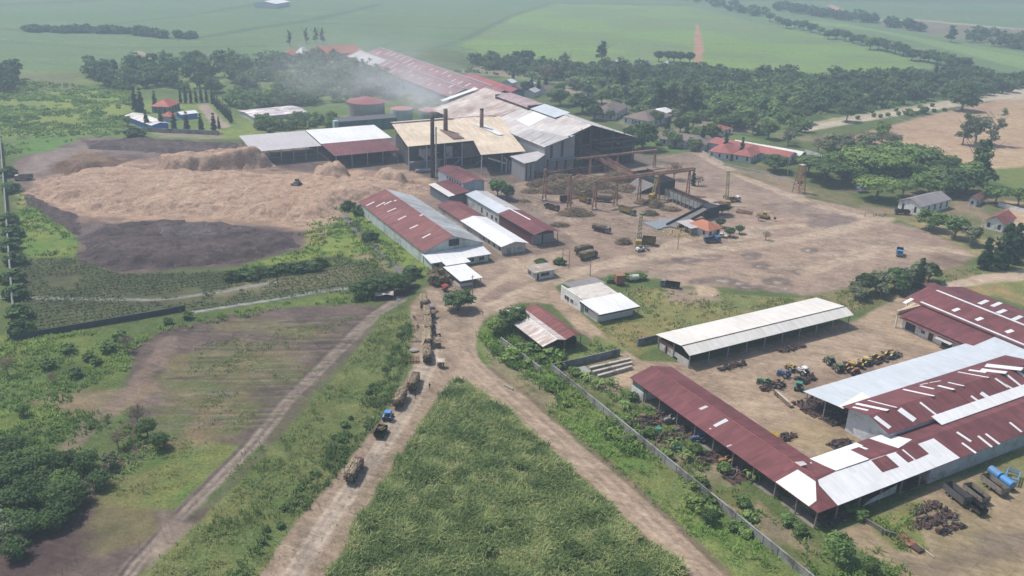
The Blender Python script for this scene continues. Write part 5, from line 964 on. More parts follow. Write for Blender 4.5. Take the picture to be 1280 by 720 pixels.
NAMES = dict(broad=('broadleaf_tree', 'tree'), dark=('evergreen_tree', 'tree'), light=('broadleaf_tree', 'tree'), grey=('olive_leaved_tree', 'tree'), umb=('umbrella_tree', 'tree'), cyp=('cypress_tree', 'tree'), cas=('casuarina_tree', 'tree'), bare=('dry_tree', 'tree'), shrub=('shrub', 'shrub'), banana=('banana_plant', 'plant'), near=('bushy_tree', 'tree'))
def plant(kind, x, y, h, label, group=None, w=None, rng=GR):
    p = at(x, y); make, h0, gm = K[kind]; s = h/h0; sc = (s*(w or 1), s*(w or 1), s); rz = rng.uniform(0, 6.28)
    if 'lean' in kind: rz = 0.2
    if kind in KINDS: return dup(KINDS[kind], (p[0], p[1], 0), rz, label, group, sc)
    nm, cat = next(v for k, v in NAMES.items() if kind.startswith(k))
    r = thing(nm, label, cat, (p[0], p[1], 0), rz, group or ''); r.scale = sc
    _, tb, (V, Q, T) = make()
    tb.build('stem' if cat == 'plant' else 'trunk', PBARK if kind in ('grey', 'caslean', 'bare') else BARK, r)
    npmesh('leaves' if cat == 'plant' else 'crown', V, Q, gm, T, r)
    KINDS[kind] = r; return r
def wood(name, poly, n, h, w, gm, seed, leaf=1.0, ncl=26, per=9):
    """a wood that reads as one mass: many small crowns in one mesh"""
    rng = np.random.default_rng(seed); P = rand_in(gpoly(poly), n, rng); Vs, Qs, Ts = [], [], []; k = 0
    for x, y in P:
        hh, ww = h*rng.uniform(0.65, 1.25), w*rng.uniform(0.7, 1.25); L = [(x, y, hh*0.6, ww*0.5, ww*0.5, hh*0.42), (x+ww*.25, y-ww*.2, hh*.5, ww*.3, ww*.3, hh*.3)]
        V, Q, T = crown_arrays(L, ncl, per, ww*0.08, leaf, rng, 0.55); Vs.append(V); Qs.append(Q+k); Ts.append(np.clip(T*0.6+rng.uniform(-.05, .45), 0, 1)); k += len(V)
    return npmesh(name, np.vstack(Vs), np.vstack(Qs), gm, np.concatenate(Ts), kind='stuff')
def blades(name, polys, dens, h, wd, gm, seed, lean=0.6, spread=0.9, tuft=6, holes=0.0, world=False, z0=0.0, hs=7.0, rag=0.0, ts=9.0):
    """tufts of bent grass or cane blades over patches of ground; one mesh"""
    rng = np.random.default_rng(seed); PP = []
    for poly in polys:
        P = np.array(poly) if world else gpoly(poly); A = 0.5*abs(np.dot(P[:, 0], np.roll(P[:, 1], 1))-np.dot(P[:, 1], np.roll(P[:, 0], 1)))
        q = rand_in(P, int(A*dens)+1, rng)
        if holes: q = q[fbm(q[:, 0], q[:, 1], hs, seed) > holes*(0.75+0.5*rng.random(len(q)))]
        if rag: q = q[segdist(P, q[:, 0], q[:, 1]) > rag*2.2*np.clip(fbm(q[:, 0], q[:, 1], 4, seed+9)-0.28, 0, 1)*(0.5+rng.random(len(q)))]
        PP.append(q)
    P = np.vstack(PP); n = len(P)*tuft
    tt = fbm(P[:, 0], P[:, 1], ts, seed+3)*1.8-0.5+rng.normal(size=len(P))*0.16; hh = h*(0.45+0.95*fbm(P[:, 0], P[:, 1], 4, seed+4))
    B = np.repeat(P, tuft, 0)+rng.normal(size=(n, 2))*spread*0.35; H = np.repeat(hh, tuft)*rng.uniform(0.6, 1.25, n); a = rng.uniform(0, 6.283, n)
    d = np.stack([np.cos(a), np.sin(a)], 1); s = np.stack([-d[:, 1], d[:, 0]], 1)*(wd*rng.uniform(0.6, 1.3, n))[:, None]; le = (H*lean*rng.uniform(0.3, 1.2, n))[:, None]
    z = np.zeros(n)+z0
    b0 = np.column_stack([B-s*0.5, z]); b1 = np.column_stack([B+s*0.5, z]); m = B+d*le*0.4; m0 = np.column_stack([m-s*0.5, z0+H*0.72]); m1 = np.column_stack([m+s*0.5, z0+H*0.72])
    e = B+d*le; zt = z0+H*rng.uniform(0.62, 1.05, n); e0 = np.column_stack([e-s*0.12, zt]); e1 = np.column_stack([e+s*0.12, zt])
    V = np.stack([b0, b1, m1, m0, e1, e0], 1).reshape(-1, 3); k = np.arange(n)[:, None]*6
    Q = np.vstack([k+np.array([[0, 1, 2, 3]]), k+np.array([[3, 2, 4, 5]])])
    T = np.clip(np.repeat(tt, tuft)+rng.normal(size=n)*0.22, 0, 1)
    return npmesh(name, V, Q, gm, np.repeat(T, 6), kind='stuff')
C_CANE = leafmat('cane_leaves', [(0.050, 0.086, 0.028), (0.096, 0.146, 0.044), (0.150, 0.198, 0.066), (0.232, 0.240, 0.112)], 0.42, gain=2.55)
C_GRASS = leafmat('grass_blades', [(0.050, 0.085, 0.022), (0.085, 0.130, 0.034), (0.125, 0.160, 0.048), (0.185, 0.185, 0.080)], 0.3, gain=1.75)
C_LUSH = leafmat('lush_weeds', [(0.045, 0.095, 0.018), (0.080, 0.155, 0.025), (0.120, 0.215, 0.032), (0.170, 0.240, 0.050)], 0.3, gain=1.75)
C_ROW = leafmat('row_crop_leaves', [(0.035, 0.060, 0.022), (0.058, 0.090, 0.032), (0.090, 0.125, 0.048)], 0.25, gain=1.7)
# --- standing cane in the fork of the roads
blades('sugar_cane', [CANE], 3.9, 2.0, 0.17, C_CANE, 41, 0.75, 1.2, 12, 0.34, hs=2.2, rag=2.6, ts=3.2)
# --- grass, weeds
VERGE_L = [(507, 392), (514, 410), (510, 450), (492, 502), (437, 570), (382, 637), (322, 722), (296, 750), (140, 750), (214, 690), (314, 590), (396, 500), (452, 432), (482, 397)]
VERGE_R = [(596, 416), (640, 404), (696, 442), (690, 462), (846, 592), (1004, 726), (960, 745), (902, 712), (786, 602), (668, 502), (612, 458)]
blades('tall_grass', [VERGE_L], 0.9, 0.85, 0.12, C_GRASS, 42, 0.9, 1.2, 7, 0.42)
blades('weeds', [[(512, 400), (516, 420), (508, 456), (492, 500), (440, 568), (385, 634), (322, 722), (296, 750), (262, 750), (350, 640), (430, 540), (478, 470), (498, 420)]], 1.1, 1.1, 0.22, leafmat('dark_weeds', [(0.03, 0.06, 0.02), (0.05, 0.095, 0.028), (0.085, 0.14, 0.035)], gain=2.0), 43, 0.9, 1.3, 8, 0.50, hs=6)
blades('weeds', [VERGE_R], 0.9, 0.8, 0.15, C_LUSH, 44, 0.9, 1.2, 7, 0.44)
blades('weeds', [[(600, 424), (640, 402), (700, 440), (694, 462), (760, 522), (820, 582), (790, 572), (720, 520), (660, 470), (620, 450)]], 0.8, 1.3, 0.3, C_LUSH, 45, 0.9, 1.6, 10, 0.45)
blades('rough_grass', [[(0, 426), (160, 410), (300, 388), (465, 364), (476, 374), (330, 392), (204, 416), (166, 440), (150, 490), (20, 520), (-40, 560), (-60, 440)], [(-40, 560), (60, 505), (150, 525), (200, 560), (150, 600), (40, 660), (-60, 700)]], 0.55, 0.9, 0.24, C_LUSH, 46, 0.9, 1.4, 8, 0.46, hs=10)
blades('rough_grass', [[(212, 545), (332, 558), (282, 616), (236, 640), (140, 620), (150, 590)], [(250, 430), (440, 395), (380, 470), (290, 545), (200, 530), (230, 470)]], 0.55, 0.5, 0.16, C_GRASS, 47, 0.9, 1.3, 6, 0.52, hs=9)
blades('meadow_grass', [[(742, 402), (800, 402), (765, 374), (800, 360), (900, 368), (1000, 375), (905, 396), (822, 420), (800, 440), (770, 430)], [(1000, 374), (1060, 362), (1120, 350), (1210, 334), (1230, 342), (1130, 370), (1060, 390)], [(700, 440), (745, 424), (778, 438), (716, 455)]], 0.5, 0.6, 0.22, C_GRASS, 48, 0.9, 1.4, 6, 0.47)
blades('meadow_grass', [[(372, 290), (420, 252), (452, 252), (538, 336), (520, 350), (480, 350), (430, 338), (292, 343), (305, 330), (380, 312)], [(22, 238), (96, 302), (96, 320), (30, 320)]], 0.4, 0.9, 0.3, C_LUSH, 49, 0.9, 1.6, 7, 0.46, hs=9)
blades('garden_weeds', [[(705, 466), (752, 455), (795, 480), (820, 515), (870, 562), (955, 640), (1030, 695), (1010, 718), (850, 590)], [(1012, 700), (1042, 672), (1062, 664), (1136, 715), (1150, 745), (1012, 745)], [(1085, 652), (1150, 624), (1168, 634), (1140, 648), (1160, 690), (1125, 690)]], 0.6, 0.9, 0.22, C_LUSH, 50, 0.9, 1.4, 7, 0.52, hs=6)
blades('rough_grass', [[(0, 98), (160, 112), (170, 140), (150, 168), (60, 180), (0, 202), (-60, 220), (-60, 100)]], 0.16, 1.1, 0.7, C_LUSH, 51, 0.9, 2.6, 8, 0.45, hs=22)
blades('scrub', [[(560, 90), (650, 95), (760, 122), (860, 150), (1000, 150), (1180, 125), (1290, 105), (1290, 96), (1180, 90), (1000, 95), (760, 84), (620, 76)]], 0.035, 2.2, 1.5, G_MID, 52, 0.9, 4.0, 10, 0.40, hs=25)
# rows of low crops on the terraces: tufts strung along lines
def crop_rows():
    rng = np.random.default_rng(60); Vs, Qs, Ts = [], [], []; k = 0
    P = gpoly([(24, 324), (96, 324), (150, 343), (290, 340), (425, 322), (516, 352), (470, 372), (400, 366), (300, 382), (200, 393), (24, 420)])
    a, b = at(30, 400)[:2], at(300, 362)[:2]; d = (b-a)/np.linalg.norm(b-a); n = np.array([-d[1], d[0]])
    for off in np.arange(-26, 75, 2.5):
        s = np.arange(-40, 220, 0.55); q = a+d*s[:, None]+n*off+rng.normal(size=(len(s), 2))*0.14
        q = q[inside(P, q[:, 0], q[:, 1])]; q = q[fbm(q[:, 0], q[:, 1], 12, 61) > 0.36]
        if len(q) == 0: continue
        p3 = np.column_stack([q, rng.uniform(0.15, 0.65, len(q))]).repeat(4, 0)+rng.normal(size=(4*len(q), 3))*[0.24, 0.24, 0.14]
        V, Q = leafquads(p3, np.tile([[0, 0, 1.0]], (len(p3), 1)), 0.34, rng); Vs.append(V); Qs.append(Q+k); k += len(V); Ts.append(np.repeat(np.clip(rng.random(len(p3))*0.8+fbm(p3[:, 0], p3[:, 1], 15, 62)*0.5-0.1, 0, 1), 4))
    npmesh('crop_rows', np.vstack(Vs), np.vstack(Qs), C_ROW, np.concatenate(Ts), kind='stuff')
crop_rows()
# --- woods seen as one mass
wood('woodland', [(104, 86), (200, 80), (300, 76), (345, 82), (345, 102), (300, 120), (250, 118), (210, 112), (170, 116), (110, 112)], 95, 11, 11, G_DARK, 71, 1.3)
wood('woodland', [(330, 78), (420, 76), (470, 88), (500, 104), (508, 122), (430, 130), (350, 132), (330, 108)], 95, 10, 11, G_MID, 72, 1.2)
wood('woodland', [(310, 150), (420, 150), (428, 160), (330, 168)], 40, 5, 6, G_MID, 73, 0.8); wood('woodland', [(280, 118), (350, 118), (400, 130), (310, 138), (280, 132)], 34, 7, 8, G_MID, 83, 0.9)
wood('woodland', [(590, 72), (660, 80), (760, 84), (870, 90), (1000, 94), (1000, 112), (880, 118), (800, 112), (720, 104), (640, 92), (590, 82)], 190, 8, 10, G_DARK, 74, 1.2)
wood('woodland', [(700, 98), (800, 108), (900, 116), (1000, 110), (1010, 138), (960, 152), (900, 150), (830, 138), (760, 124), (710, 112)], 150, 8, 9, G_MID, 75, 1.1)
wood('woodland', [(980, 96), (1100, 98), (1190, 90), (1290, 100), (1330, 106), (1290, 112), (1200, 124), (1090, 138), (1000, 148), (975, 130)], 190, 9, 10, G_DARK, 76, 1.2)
wood('woodland', [(880, 140), (960, 150), (1000, 150), (1010, 165), (960, 172), (900, 168)], 26, 7, 8, G_MID, 77, 0.9)
wood('woodland', [(1205, 54), (1290, 66), (1330, 74), (1330, 60), (1215, 46)], 36, 15, 16, G_DARK, 78, 1.8)
wood('woodland', [(960, 12), (1040, 24), (1100, 32), (1152, 42), (1152, 38), (1100, 28), (1040, 20), (960, 8)], 60, 12, 14, G_DARK, 79, 2.0); wood('woodland', [(850, 0), (880, 6), (935, 20), (960, 24), (960, 20), (880, 0)], 26, 12, 14, G_DARK, 80, 2.0)
wood('hedgerow', [(36, 38), (150, 39.5), (225, 47), (265, 43.5), (265, 45), (225, 49.5), (150, 42.5), (36, 40)], 60, 6, 12, G_DARK, 81, 1.8); wood('woodland', [(-10, 96), (26, 98), (26, 116), (-10, 124)], 12, 12, 11, G_DARK, 82, 1.2)
# --- single trees and rows
for i in range(24):
    t = i/23; x = 962+t*240; y = 27+t*62+(3 if i % 5 == 2 else 0)
    plant('dark' if i % 3 else 'broad', x, y, 11.5*GR.uniform(0.8, 1.2), 'rounded tree in the long windbreak row slanting across the far cane', 'trees of the far windbreak row', 1.15)
for x, y in ((170, 139), (177, 140), (194, 134)): plant('cyp', x, y, 14 if x < 180 else 10, 'slim dark cypress behind the blue-walled hall', 'cypresses behind the blue hall', 1.2)
for x, y in ((184, 161), (202, 160.5), (218, 162), (234, 163), (252, 166), (268, 166)): plant('cyp', x, y, 10.5*GR.uniform(.9, 1.1), 'dark cypress in the front row behind the low grey wall', 'cypresses behind the low grey wall', 1.25)
for k in range(8): plant('cyp', 266+k*3.3, 130+k*3.4, 8*GR.uniform(.9, 1.1), 'slim cypress in the row along the brown driveway', 'cypresses along the driveway')
for k in range(7): plant('cyp', 226+k*6.5, 129-0.3*k, 9*GR.uniform(.8, 1.1), 'slim cypress in the back row right of the red pavilion', 'cypresses behind the pavilion')
plant('shrubd', 168, 172, 5, 'round dark bush at the edge of the bare mud by the cypress garden', None, 1.6); plant('grey', 160, 158, 6, 'thin grey-green tree left of the blue-walled hall')
plant('cyp', 274, 161, 7, 'last slim cypress at the end of the low grey wall')
# trees by the mill
plant('dark', 728, 141, 13, 'massive dark green tree against the back of the mill roof', None, 1.3); plant('broad', 700, 132, 11, 'bright green tree left of the massive dark one behind the mill', None, 1.3); plant('dark2', 742, 150, 10, 'smaller dark tree at the foot of the massive one', None, 1.2); plant('light', 690, 126, 8, 'pale green tree nearest the dark red store roofs')
plant('dark', 803, 187, 15, 'round dark tree standing alone right of the mill gable', None, 1.15); plant('dark2', 786, 178, 9, 'small dark tree touching the mill gable end')
for x, y, h, kd, lb in ((776, 116, 20, 'casdark', 'tall feathery tree behind the brown hip-roofed house'), (822, 140, 21, 'casdark', 'tall feathery tree at the left of the four behind the barrack'), (838, 141, 20, 'casdark', 'second of the four feathery trees behind the barrack'), (853, 143, 21, 'cas', 'third of the four feathery trees, greyer than the others'), (868, 144, 20, 'casdark', 'last of the four feathery trees behind the barrack'),
                        (752, 76, 18, 'casdark', 'tall conifer standing above the field edge'), (706, 92, 18, 'cas', 'grey leafless-looking tall tree left of the wood'), (694, 100, 16, 'cas', 'thin grey tree beside the tall grey one'), (680, 104, 15, 'bare', 'bare brown tree among the pine houses')):
    plant(kd, x, y, h, lb, None, 1.1)
for x, y in ((641, 107), (664, 114), (673, 117), (682, 114)): plant('cyp', x, y, 11, 'dark slim cypress among the small pine houses', 'cypresses among the pine houses', 1.3)
for x, y, lb in ((833, 170, 'slim cypress right of the dark round tree'), (857, 178, 'leaning slim cypress in front of the barrack'), (877, 182, 'slim cypress at the right end of the barrack'), (906, 192, 'dark cypress in front of the left hip-roofed house'), (926, 198, 'dark cypress between the two hip-roofed houses')): plant('cypwide' if x < 870 else 'cyp', x, y, 11, lb, None, 1.1)
plant('broad', 888, 178, 11, 'bushy tree between the barrack and the hip-roofed houses'); plant('dark2', 917, 163, 10, 'dark tree behind the small bright red house')
plant('umbdark', 1000, 154, 9, 'flat-topped dark tree at the start of the pale far road', None, 1.1); plant('umbdark', 1058, 152, 9, 'flat-topped dark tree overhanging the pale far road', None, 1.0)
plant('dark', 1202, 138, 15, 'big round dark tree standing on the far road', None, 1.3)
for i_ in range(12): plant(('grey', 'broad', 'bare', 'grey')[i_ % 4], 1030+i_*8+GR.uniform(-4, 4), 190-i_*0.8+GR.uniform(-6, 6), GR.uniform(6, 9), 'brushy tree in the thin belt along the dry field', 'brushy trees along the dry field', 1.15)
for x, y, h, kd, lb in ((1203, 181, 20, 'cas', 'left tree of the sparse trio on the dry field'), (1219, 179, 17, 'grey', 'middle tree of the sparse trio on the dry field'), (1238, 182, 21, 'caslean', 'leaning right tree of the sparse trio on the dry field')): plant(kd, x, y, h, lb, None, 1.0)
for x, y, h, kd, lb, w_ in ((985, 178, 9, 'bare', 'dry pinkish tree behind the white edged store', 1), (1022, 192, 10, 'bare', 'leafless reddish tree beside the capped white wall', 1.1), (940, 168, 12, 'cas', 'upright green tree behind the red houses', 1), (960, 174, 11, 'broad', 'tree behind the roof of the long store', 1), (985, 182, 9, 'grey', 'small grey tree next to the dry pinkish one', 1), (1040, 186, 9, 'grey', 'grey brushy tree at the edge of the dry field', 1.3), (1060, 184, 9, 'bare', 'brown brushy tree at the edge of the dry field', 1.3), (1100, 172, 10, 'light', 'yellow-green tree at the edge of the dry field', 0.9), (1080, 186, 9, 'grey', 'pale thicket tree left of the yellow-green one', 1.4)):
    plant(kd, x, y, h, lb, None, w_)
for x, y, h, kd, lb, w_ in ((968, 214, 7.5, 'dark', 'dark rounded tree in front of the pink house', 1.35), (1030, 228, 10, 'umbdark', 'wide dark tree beside the truss tower', 1.25), (1062, 222, 10, 'broad2', 'mid green tree behind the truss tower trees', 1.1), (1088, 222, 12, 'umblite', 'bright green spreading tree, largest of the grove', 1.2), (1132, 214, 12, 'umb', 'dull green spreading tree in the middle of the grove', 1.3), (1095, 250, 9, 'umblite', 'bright flat-topped tree shading the blue tarpaulin', 0.95), (1170, 222, 9, 'umbdark', 'dark spreading tree at the right of the grove', 1.1), (1160, 244, 9, 'broad2', 'tree behind the grey gabled house', 1.2), (1192, 244, 11, 'dark', 'dark tree behind the right end of the gabled house', 1.2), (1208, 240, 12, 'broad', 'tall green tree beside the spiky conifer', 1.0), (1221, 232, 20, 'casdark', 'tall spiky conifer at the edge of the dry field', 0.9), (1128, 246, 7, 'umb', 'low tree left of the gabled house', 0.8)):
    plant(kd, x, y, h*1.15, lb, None, w_*(1.12 if 'umb' in kd else 1.2))
for x, y in ((1010, 218), (1046, 214), (1075, 208), (1110, 228), (1140, 228), (1150, 214), (1178, 232), (1120, 208), (1068, 232), (1185, 218)): plant('umb' if x % 3 else 'broad2', x, y, 9.5, 'green tree crowding the middle of the grove', 'trees crowding the middle of the grove', 1.0)
for x, y, h, kd, lb, w_ in ((1244, 255, 8, 'umb', 'spreading tree with open limbs by the white wall', 0.95), (1272, 258, 8, 'umb', 'spreading tree cut by the right edge', 0.9), (1161, 287, 8, 'broad2', 'leafy tree left of three by the bend of the yard road', 1.2), (1193, 298, 9, 'broad', 'leafy tree in the middle of three by the bend', 1.15), (1212, 306, 8, 'grey', 'greyer tree right of three by the bend', 1.2)):
    plant(kd, x, y, h, lb, None, w_)
for x, y, h, lb in ((1230, 336, 12, 'leaning dark conifer, left of the row by the pale road'), (1250, 334, 17, 'tallest dark conifer of the row by the pale road'), (1266, 328, 15, 'dark conifer, third in the row by the pale road'), (1280, 322, 12, 'dark conifer at the right edge of the row')): plant('cypwide', x, y, h, lb, None, 1.2)
for i, (x, y, h) in enumerate(((1068, 372, 6), (1080, 368, 7.5), (1094, 366, 7.5), (1106, 362, 7), (1118, 362, 8), (1132, 360, 7.5), (1146, 356, 8), (1160, 352, 7), (1075, 376, 5), (1100, 372, 5.5), (1125, 368, 5.5))):
    plant(('grey', 'dark2', 'grey')[i % 3], x, y, h, 'bushy grey-green tree in the clump above the bone-white shed', 'trees of the clump above the bone-white shed', 1.1)
plant('cypwide', 1146, 360, 11, 'spiky dark conifer sticking out of the grey-green clump')
for x, y, h, kd, lb, w_ in ((573, 388, 6.5, 'dark', 'round dark tree at the road junction', 1.35), (622, 246, 8, 'broad', 'green tree beside the silver store roof', 1.1), (634, 250, 7, 'dark2', 'darker tree touching the green one by the stores', 1), (640, 412, 7, 'dark', 'dark tree hugging the corrugated shed', 1.2), (620, 418, 5, 'light', 'bright bush tree left of the corrugated shed', 1.1)):
    plant(kd, x, y, h, lb, None, w_)
for i, (x, y, h) in enumerate(((448, 372, 5), (462, 370, 6), (476, 368, 6), (490, 366, 6), (502, 364, 5), (510, 358, 4.5), (470, 362, 5))): plant('dark2', x, y, h, 'dark bush in the thicket at the foot of the channel', 'bushes of the thicket at the channel foot', 1.4)
for x, y, lb in ((515, 345, 'small dark bush by the ditch and warehouse corner'), (463, 300, 'dark bush on the ditch bank'), (436, 262, 'dark bush at the head of the ditch'), (450, 268, 'dark bush at the back corner of the warehouse')): plant('shrubd', x, y, 3.6, lb, None, 1.3)
for i in range(12): plant('shrubd', 292+i*10+GR.uniform(-3, 3), 350-i*1.4+GR.uniform(-2, 2), 3.0, 'low dark bush in the hedge above the terraced plots', 'bushes of the hedge above the plots', 1.3)
for i, (x, y) in enumerate(((6, 280), (10, 296), (9, 312), (14, 330), (12, 352), (16, 372), (18, 398), (22, 418), (8, 240), (5, 220))): plant('shrubd', x+6, y, 4.2, 'dark shrub growing against the long thin wall', 'shrubs along the long thin wall', 1.3)
for i, (x, y) in enumerate(((700, 118), (716, 112), (735, 120), (752, 130), (770, 136), (762, 150), (790, 138), (805, 150), (820, 156), (845, 152), (850, 166), (866, 160), (872, 176), (834, 178), (900, 152), (880, 150), (912, 158), (760, 120), (785, 122), (810, 130), (842, 184), (680, 116), (658, 118), (868, 188))):
    plant(('broad', 'grey', 'dark2', 'broad2')[i % 4], x, y, GR.uniform(6, 10), 'green tree crowding round the brown-roofed houses behind the mill', 'trees round the brown-roofed houses', 1.1)
for i in range(13): plant(('neard', 'near')[i % 3 == 0], GR.uniform(-10, 95), GR.uniform(575, 660), GR.uniform(3.5, 5.5), 'dark bushy tree in the thicket at the lower left', 'trees of the lower left thicket', 1.2)
# near left thicket
for i, (x, y, h) in enumerate(((20, 600, 6), (48, 590, 6.5), (80, 585, 6), (110, 590, 5.5), (135, 585, 5), (15, 640, 6.5), (45, 635, 6), (75, 630, 5.5), (100, 625, 4.5), (10, 680, 6), (35, 672, 5.5), (60, 665, 4.5), (128, 612, 4), (-10, 620, 7), (-12, 660, 7), (22, 700, 4))):
    plant(('neard', 'near', 'neard', 'neard', 'grey')[i % 5], x+GR.uniform(-6, 6), y+GR.uniform(-5, 5), h*GR.uniform(0.65, 1.1), 'dark bushy tree in the thicket at the lower left', 'trees of the lower left thicket', 1.15)
for x, y, h, kd, lb in ((172, 530, 5.5, 'bare', 'dry branching tree beside the green patch in the left field'), (185, 545, 4.5, 'near', 'leafy bush tree under the dry branching one'), (200, 560, 4, 'neard', 'dark bush tree right of the dry branching one'), (148, 560, 5, 'bare', 'bare tree at the edge of the lower left thicket'), (10, 470, 6, 'bare', 'bare bush at the left edge'), (66, 480, 3.5, 'bare', 'small bare bush in the left meadow'), (30, 520, 3.5, 'near', 'round bush in the left meadow by the tan patch'), (160, 440, 5, 'bare', 'dark dead stump tree at the corner of the ploughed field')):
    plant(kd, x, y, h, lb)
for x, y in ((110, 450), (135, 440), (86, 440), (120, 455), (60, 460), (150, 424), (210, 405), (235, 398), (95, 470)): plant('shrub', x, y, GR.uniform(1.6, 2.6), 'low green shrub scattered in the left meadow', 'shrubs scattered in the left meadow', 1.2)
for k in range(16):
    t = GR.random(); x, y = 505-t*200+GR.uniform(-25, 4)*t, 430+t*300; plant('shrub' if k % 2 else 'shrubd', x, y, GR.uniform(0.8, 1.5), 'weedy shrub on the grass bank beside the truck road', 'shrubs on the bank beside the truck road', 1.1)
for k in range(22):
    t = GR.random(); x, y = 612+t*330+GR.uniform(-4, 46), 425+t*275+GR.uniform(-14, 6); plant(('shrubl', 'shrub', 'shrubl')[k % 3], x, y, GR.uniform(1.2, 2.4), 'bright weedy shrub on the bank below the concrete wall', 'shrubs on the bank below the concrete wall', 1.2)
plant('neard', 886, 654, 3.2, 'single dark sapling on the bank below the concrete wall'); plant('near', 1046, 700, 6, 'small round tree between the wall and the workshop yard'); plant('near', 1086, 716, 3.6, 'bush near the bottom edge by the yard track')
for x, y, lb in ((700, 462, 'banana plant nearest the wall corner'), (735, 476, 'banana plant behind the beams'), (748, 486, 'banana plant in the middle of the wall garden'), (766, 482, 'banana plant under the end of the red shed'), (780, 512, 'banana plant by the white end room'), (840, 560, 'banana plant beside the green drum'), (852, 574, 'banana plant on the wall side of the garden'), (940, 598, 'banana plant in front of the shed posts'), (1002, 640, 'banana plant at the shed corner')): plant('banana' if len(lb) % 2 else 'bananad', x, y, 3.6, lb, None, 1.1)
for x, y, lb in ((720, 470, 'green garden bush behind the long wall'), (790, 500, 'garden bush against the white end room'), (812, 545, 'garden bush among the scrap drums'), (870, 566, 'garden bush right of the scrap drums'), (905, 590, 'pale green bush by the shed posts'), (930, 634, 'leafy bush in the vegetable beds'), (985, 655, 'bush at the lower end of the vegetable beds'), (1000, 668, 'bush at the shed corner posts'), (1062, 640, 'green bush below the white roof corner'), (1075, 648, 'weedy bush beside the broken screen')): plant('shrub', x, y, 2.2, lb)
for x, y, lb in ((676, 331, 'clipped dark green hedge by the gatehouse'), (700, 330, 'clipped hedge right of the gatehouse'), (766, 352, 'green bush left of the orange machine'), (784, 350, 'green bush behind the pale machine'), (800, 349, 'green bush right of the pale machine')): plant('shrubd' if x < 720 else 'shrub', x, y, 2.2, lb, None, 1.5)
plant('bananad', 652, 438, 3.4, 'dark broad-leaved plant inside the overgrown wall', None, 1.2); plant('shrubl', 690, 446, 3, 'bright bush under the corrugated shed edge', None, 1.4); plant('shrub', 668, 440, 3, 'green bush in front of the shed posts', None, 1.3); plant('shrubl', 640, 448, 2.8, 'bright bush at the end of the overgrown wall', None, 1.5)
for x, y, h, kd, lb in ((900, 284, 4, 'dark2', 'dark bush right of the orange-roofed hut'), (912, 296, 4, 'dark2', 'dark bush beside the white pickup'), (902, 268, 5, 'dark', 'dark tree behind the orange-roofed hut'), (924, 292, 3.5, 'dark2', 'small dark bush at the end of the hut hedge'), (866, 232, 8, 'cyp', 'slim cypress standing by the feeder wall'), (873, 232, 5, 'bare', 'brown bush beside the slim cypress'), (842, 224, 9, 'bare', 'bare spiky conifer among the gantry posts'), (548, 354, 4.5, 'shrubg', 'dry brown bush by the weighing canopy'), (957, 300, 4, 'bare', 'thin dead sapling in the yard'), (948, 276, 3.5, 'bare', 'dark dead bush by the yellow digger')):
    plant(kd, x, y, h, lb, None, 1.2)
for i, (x, y) in enumerate(((1092, 146), (1100, 147), (1110, 145), (1123, 144), (1145, 143), (1167, 140), (1180, 139), (1072, 149), (1165, 133), (1150, 135), (1120, 139), (1090, 141))): plant('shrub', x, y, 2.4, 'small round shrub planted along the pale far road', 'shrubs planted along the far road')
plant('shrubl', 1136, 144, 4.5, 'light green bush by the far road, left of two'); plant('shrub', 1154, 142, 5, 'green bush by the far road, right of two')
for i in range(10): plant('shrub', 795+i*7+GR.uniform(-2, 2), 180+GR.uniform(-5, 6), 2.5, 'ragged green shrub on the grass behind the gantry', 'shrubs on the grass behind the gantry', 1.2)
for i, (x, y) in enumerate(((362, 56), (383, 52.5), (395, 52), (403, 53))): plant('cas', x, y+2, 16, 'thin tall tree behind the orange-roofed village', 'thin trees behind the village', 0.8)
for i, (x, y) in enumerate(((823, 77), (835, 77), (842, 77.5), (850, 78), (862, 78.5), (646, 78), (655, 77), (662, 77))): plant('dark2', x, y, 10, 'dark tree on the near edge of the far cane', 'dark trees on the edge of the far cane', 1.1)
plant('casdark', 1188, 53, 20, 'dark forked tree standing alone in the far fields', None, 1.3)
# ================================================================== HEAPS, MACHINES, VEHICLES, PEOPLE
HR = np.random.default_rng(91)
BAGM = None
def heapmat(name, c1, c2, sc=0.35, c3=None):
    if name in MATS: return MATS[name]
    t = NT(name); c = t.n('ShaderNodeNewGeometry').outputs['Position']
    col = t.mix(t.mr(t.noise(c, sc*0.35, 6, 0.75), 0.36, 0.64, 0, 1), c1, c2)
    if c3: col = t.mix(t.mr(t.noise(c, sc*0.8, 5, 0.75), 0.56, 0.68, 0, 0.85), col, c3)
    col = t.mul(col, t.mul(t.mr(t.noise(c, 1.3, 6, 0.85), 0.28, 0.72, 0.45, 1.55), t.mr(t.noise(c, 0.28, 6, 0.8), 0.3, 0.7, 0.7, 1.3)))
    t.bump(t.noise(c, 0.8, 8, 0.85), 1.0, 1.1)
    MATS[name] = t.done(col, 0.95, 0, 0.1); return MATS[name]
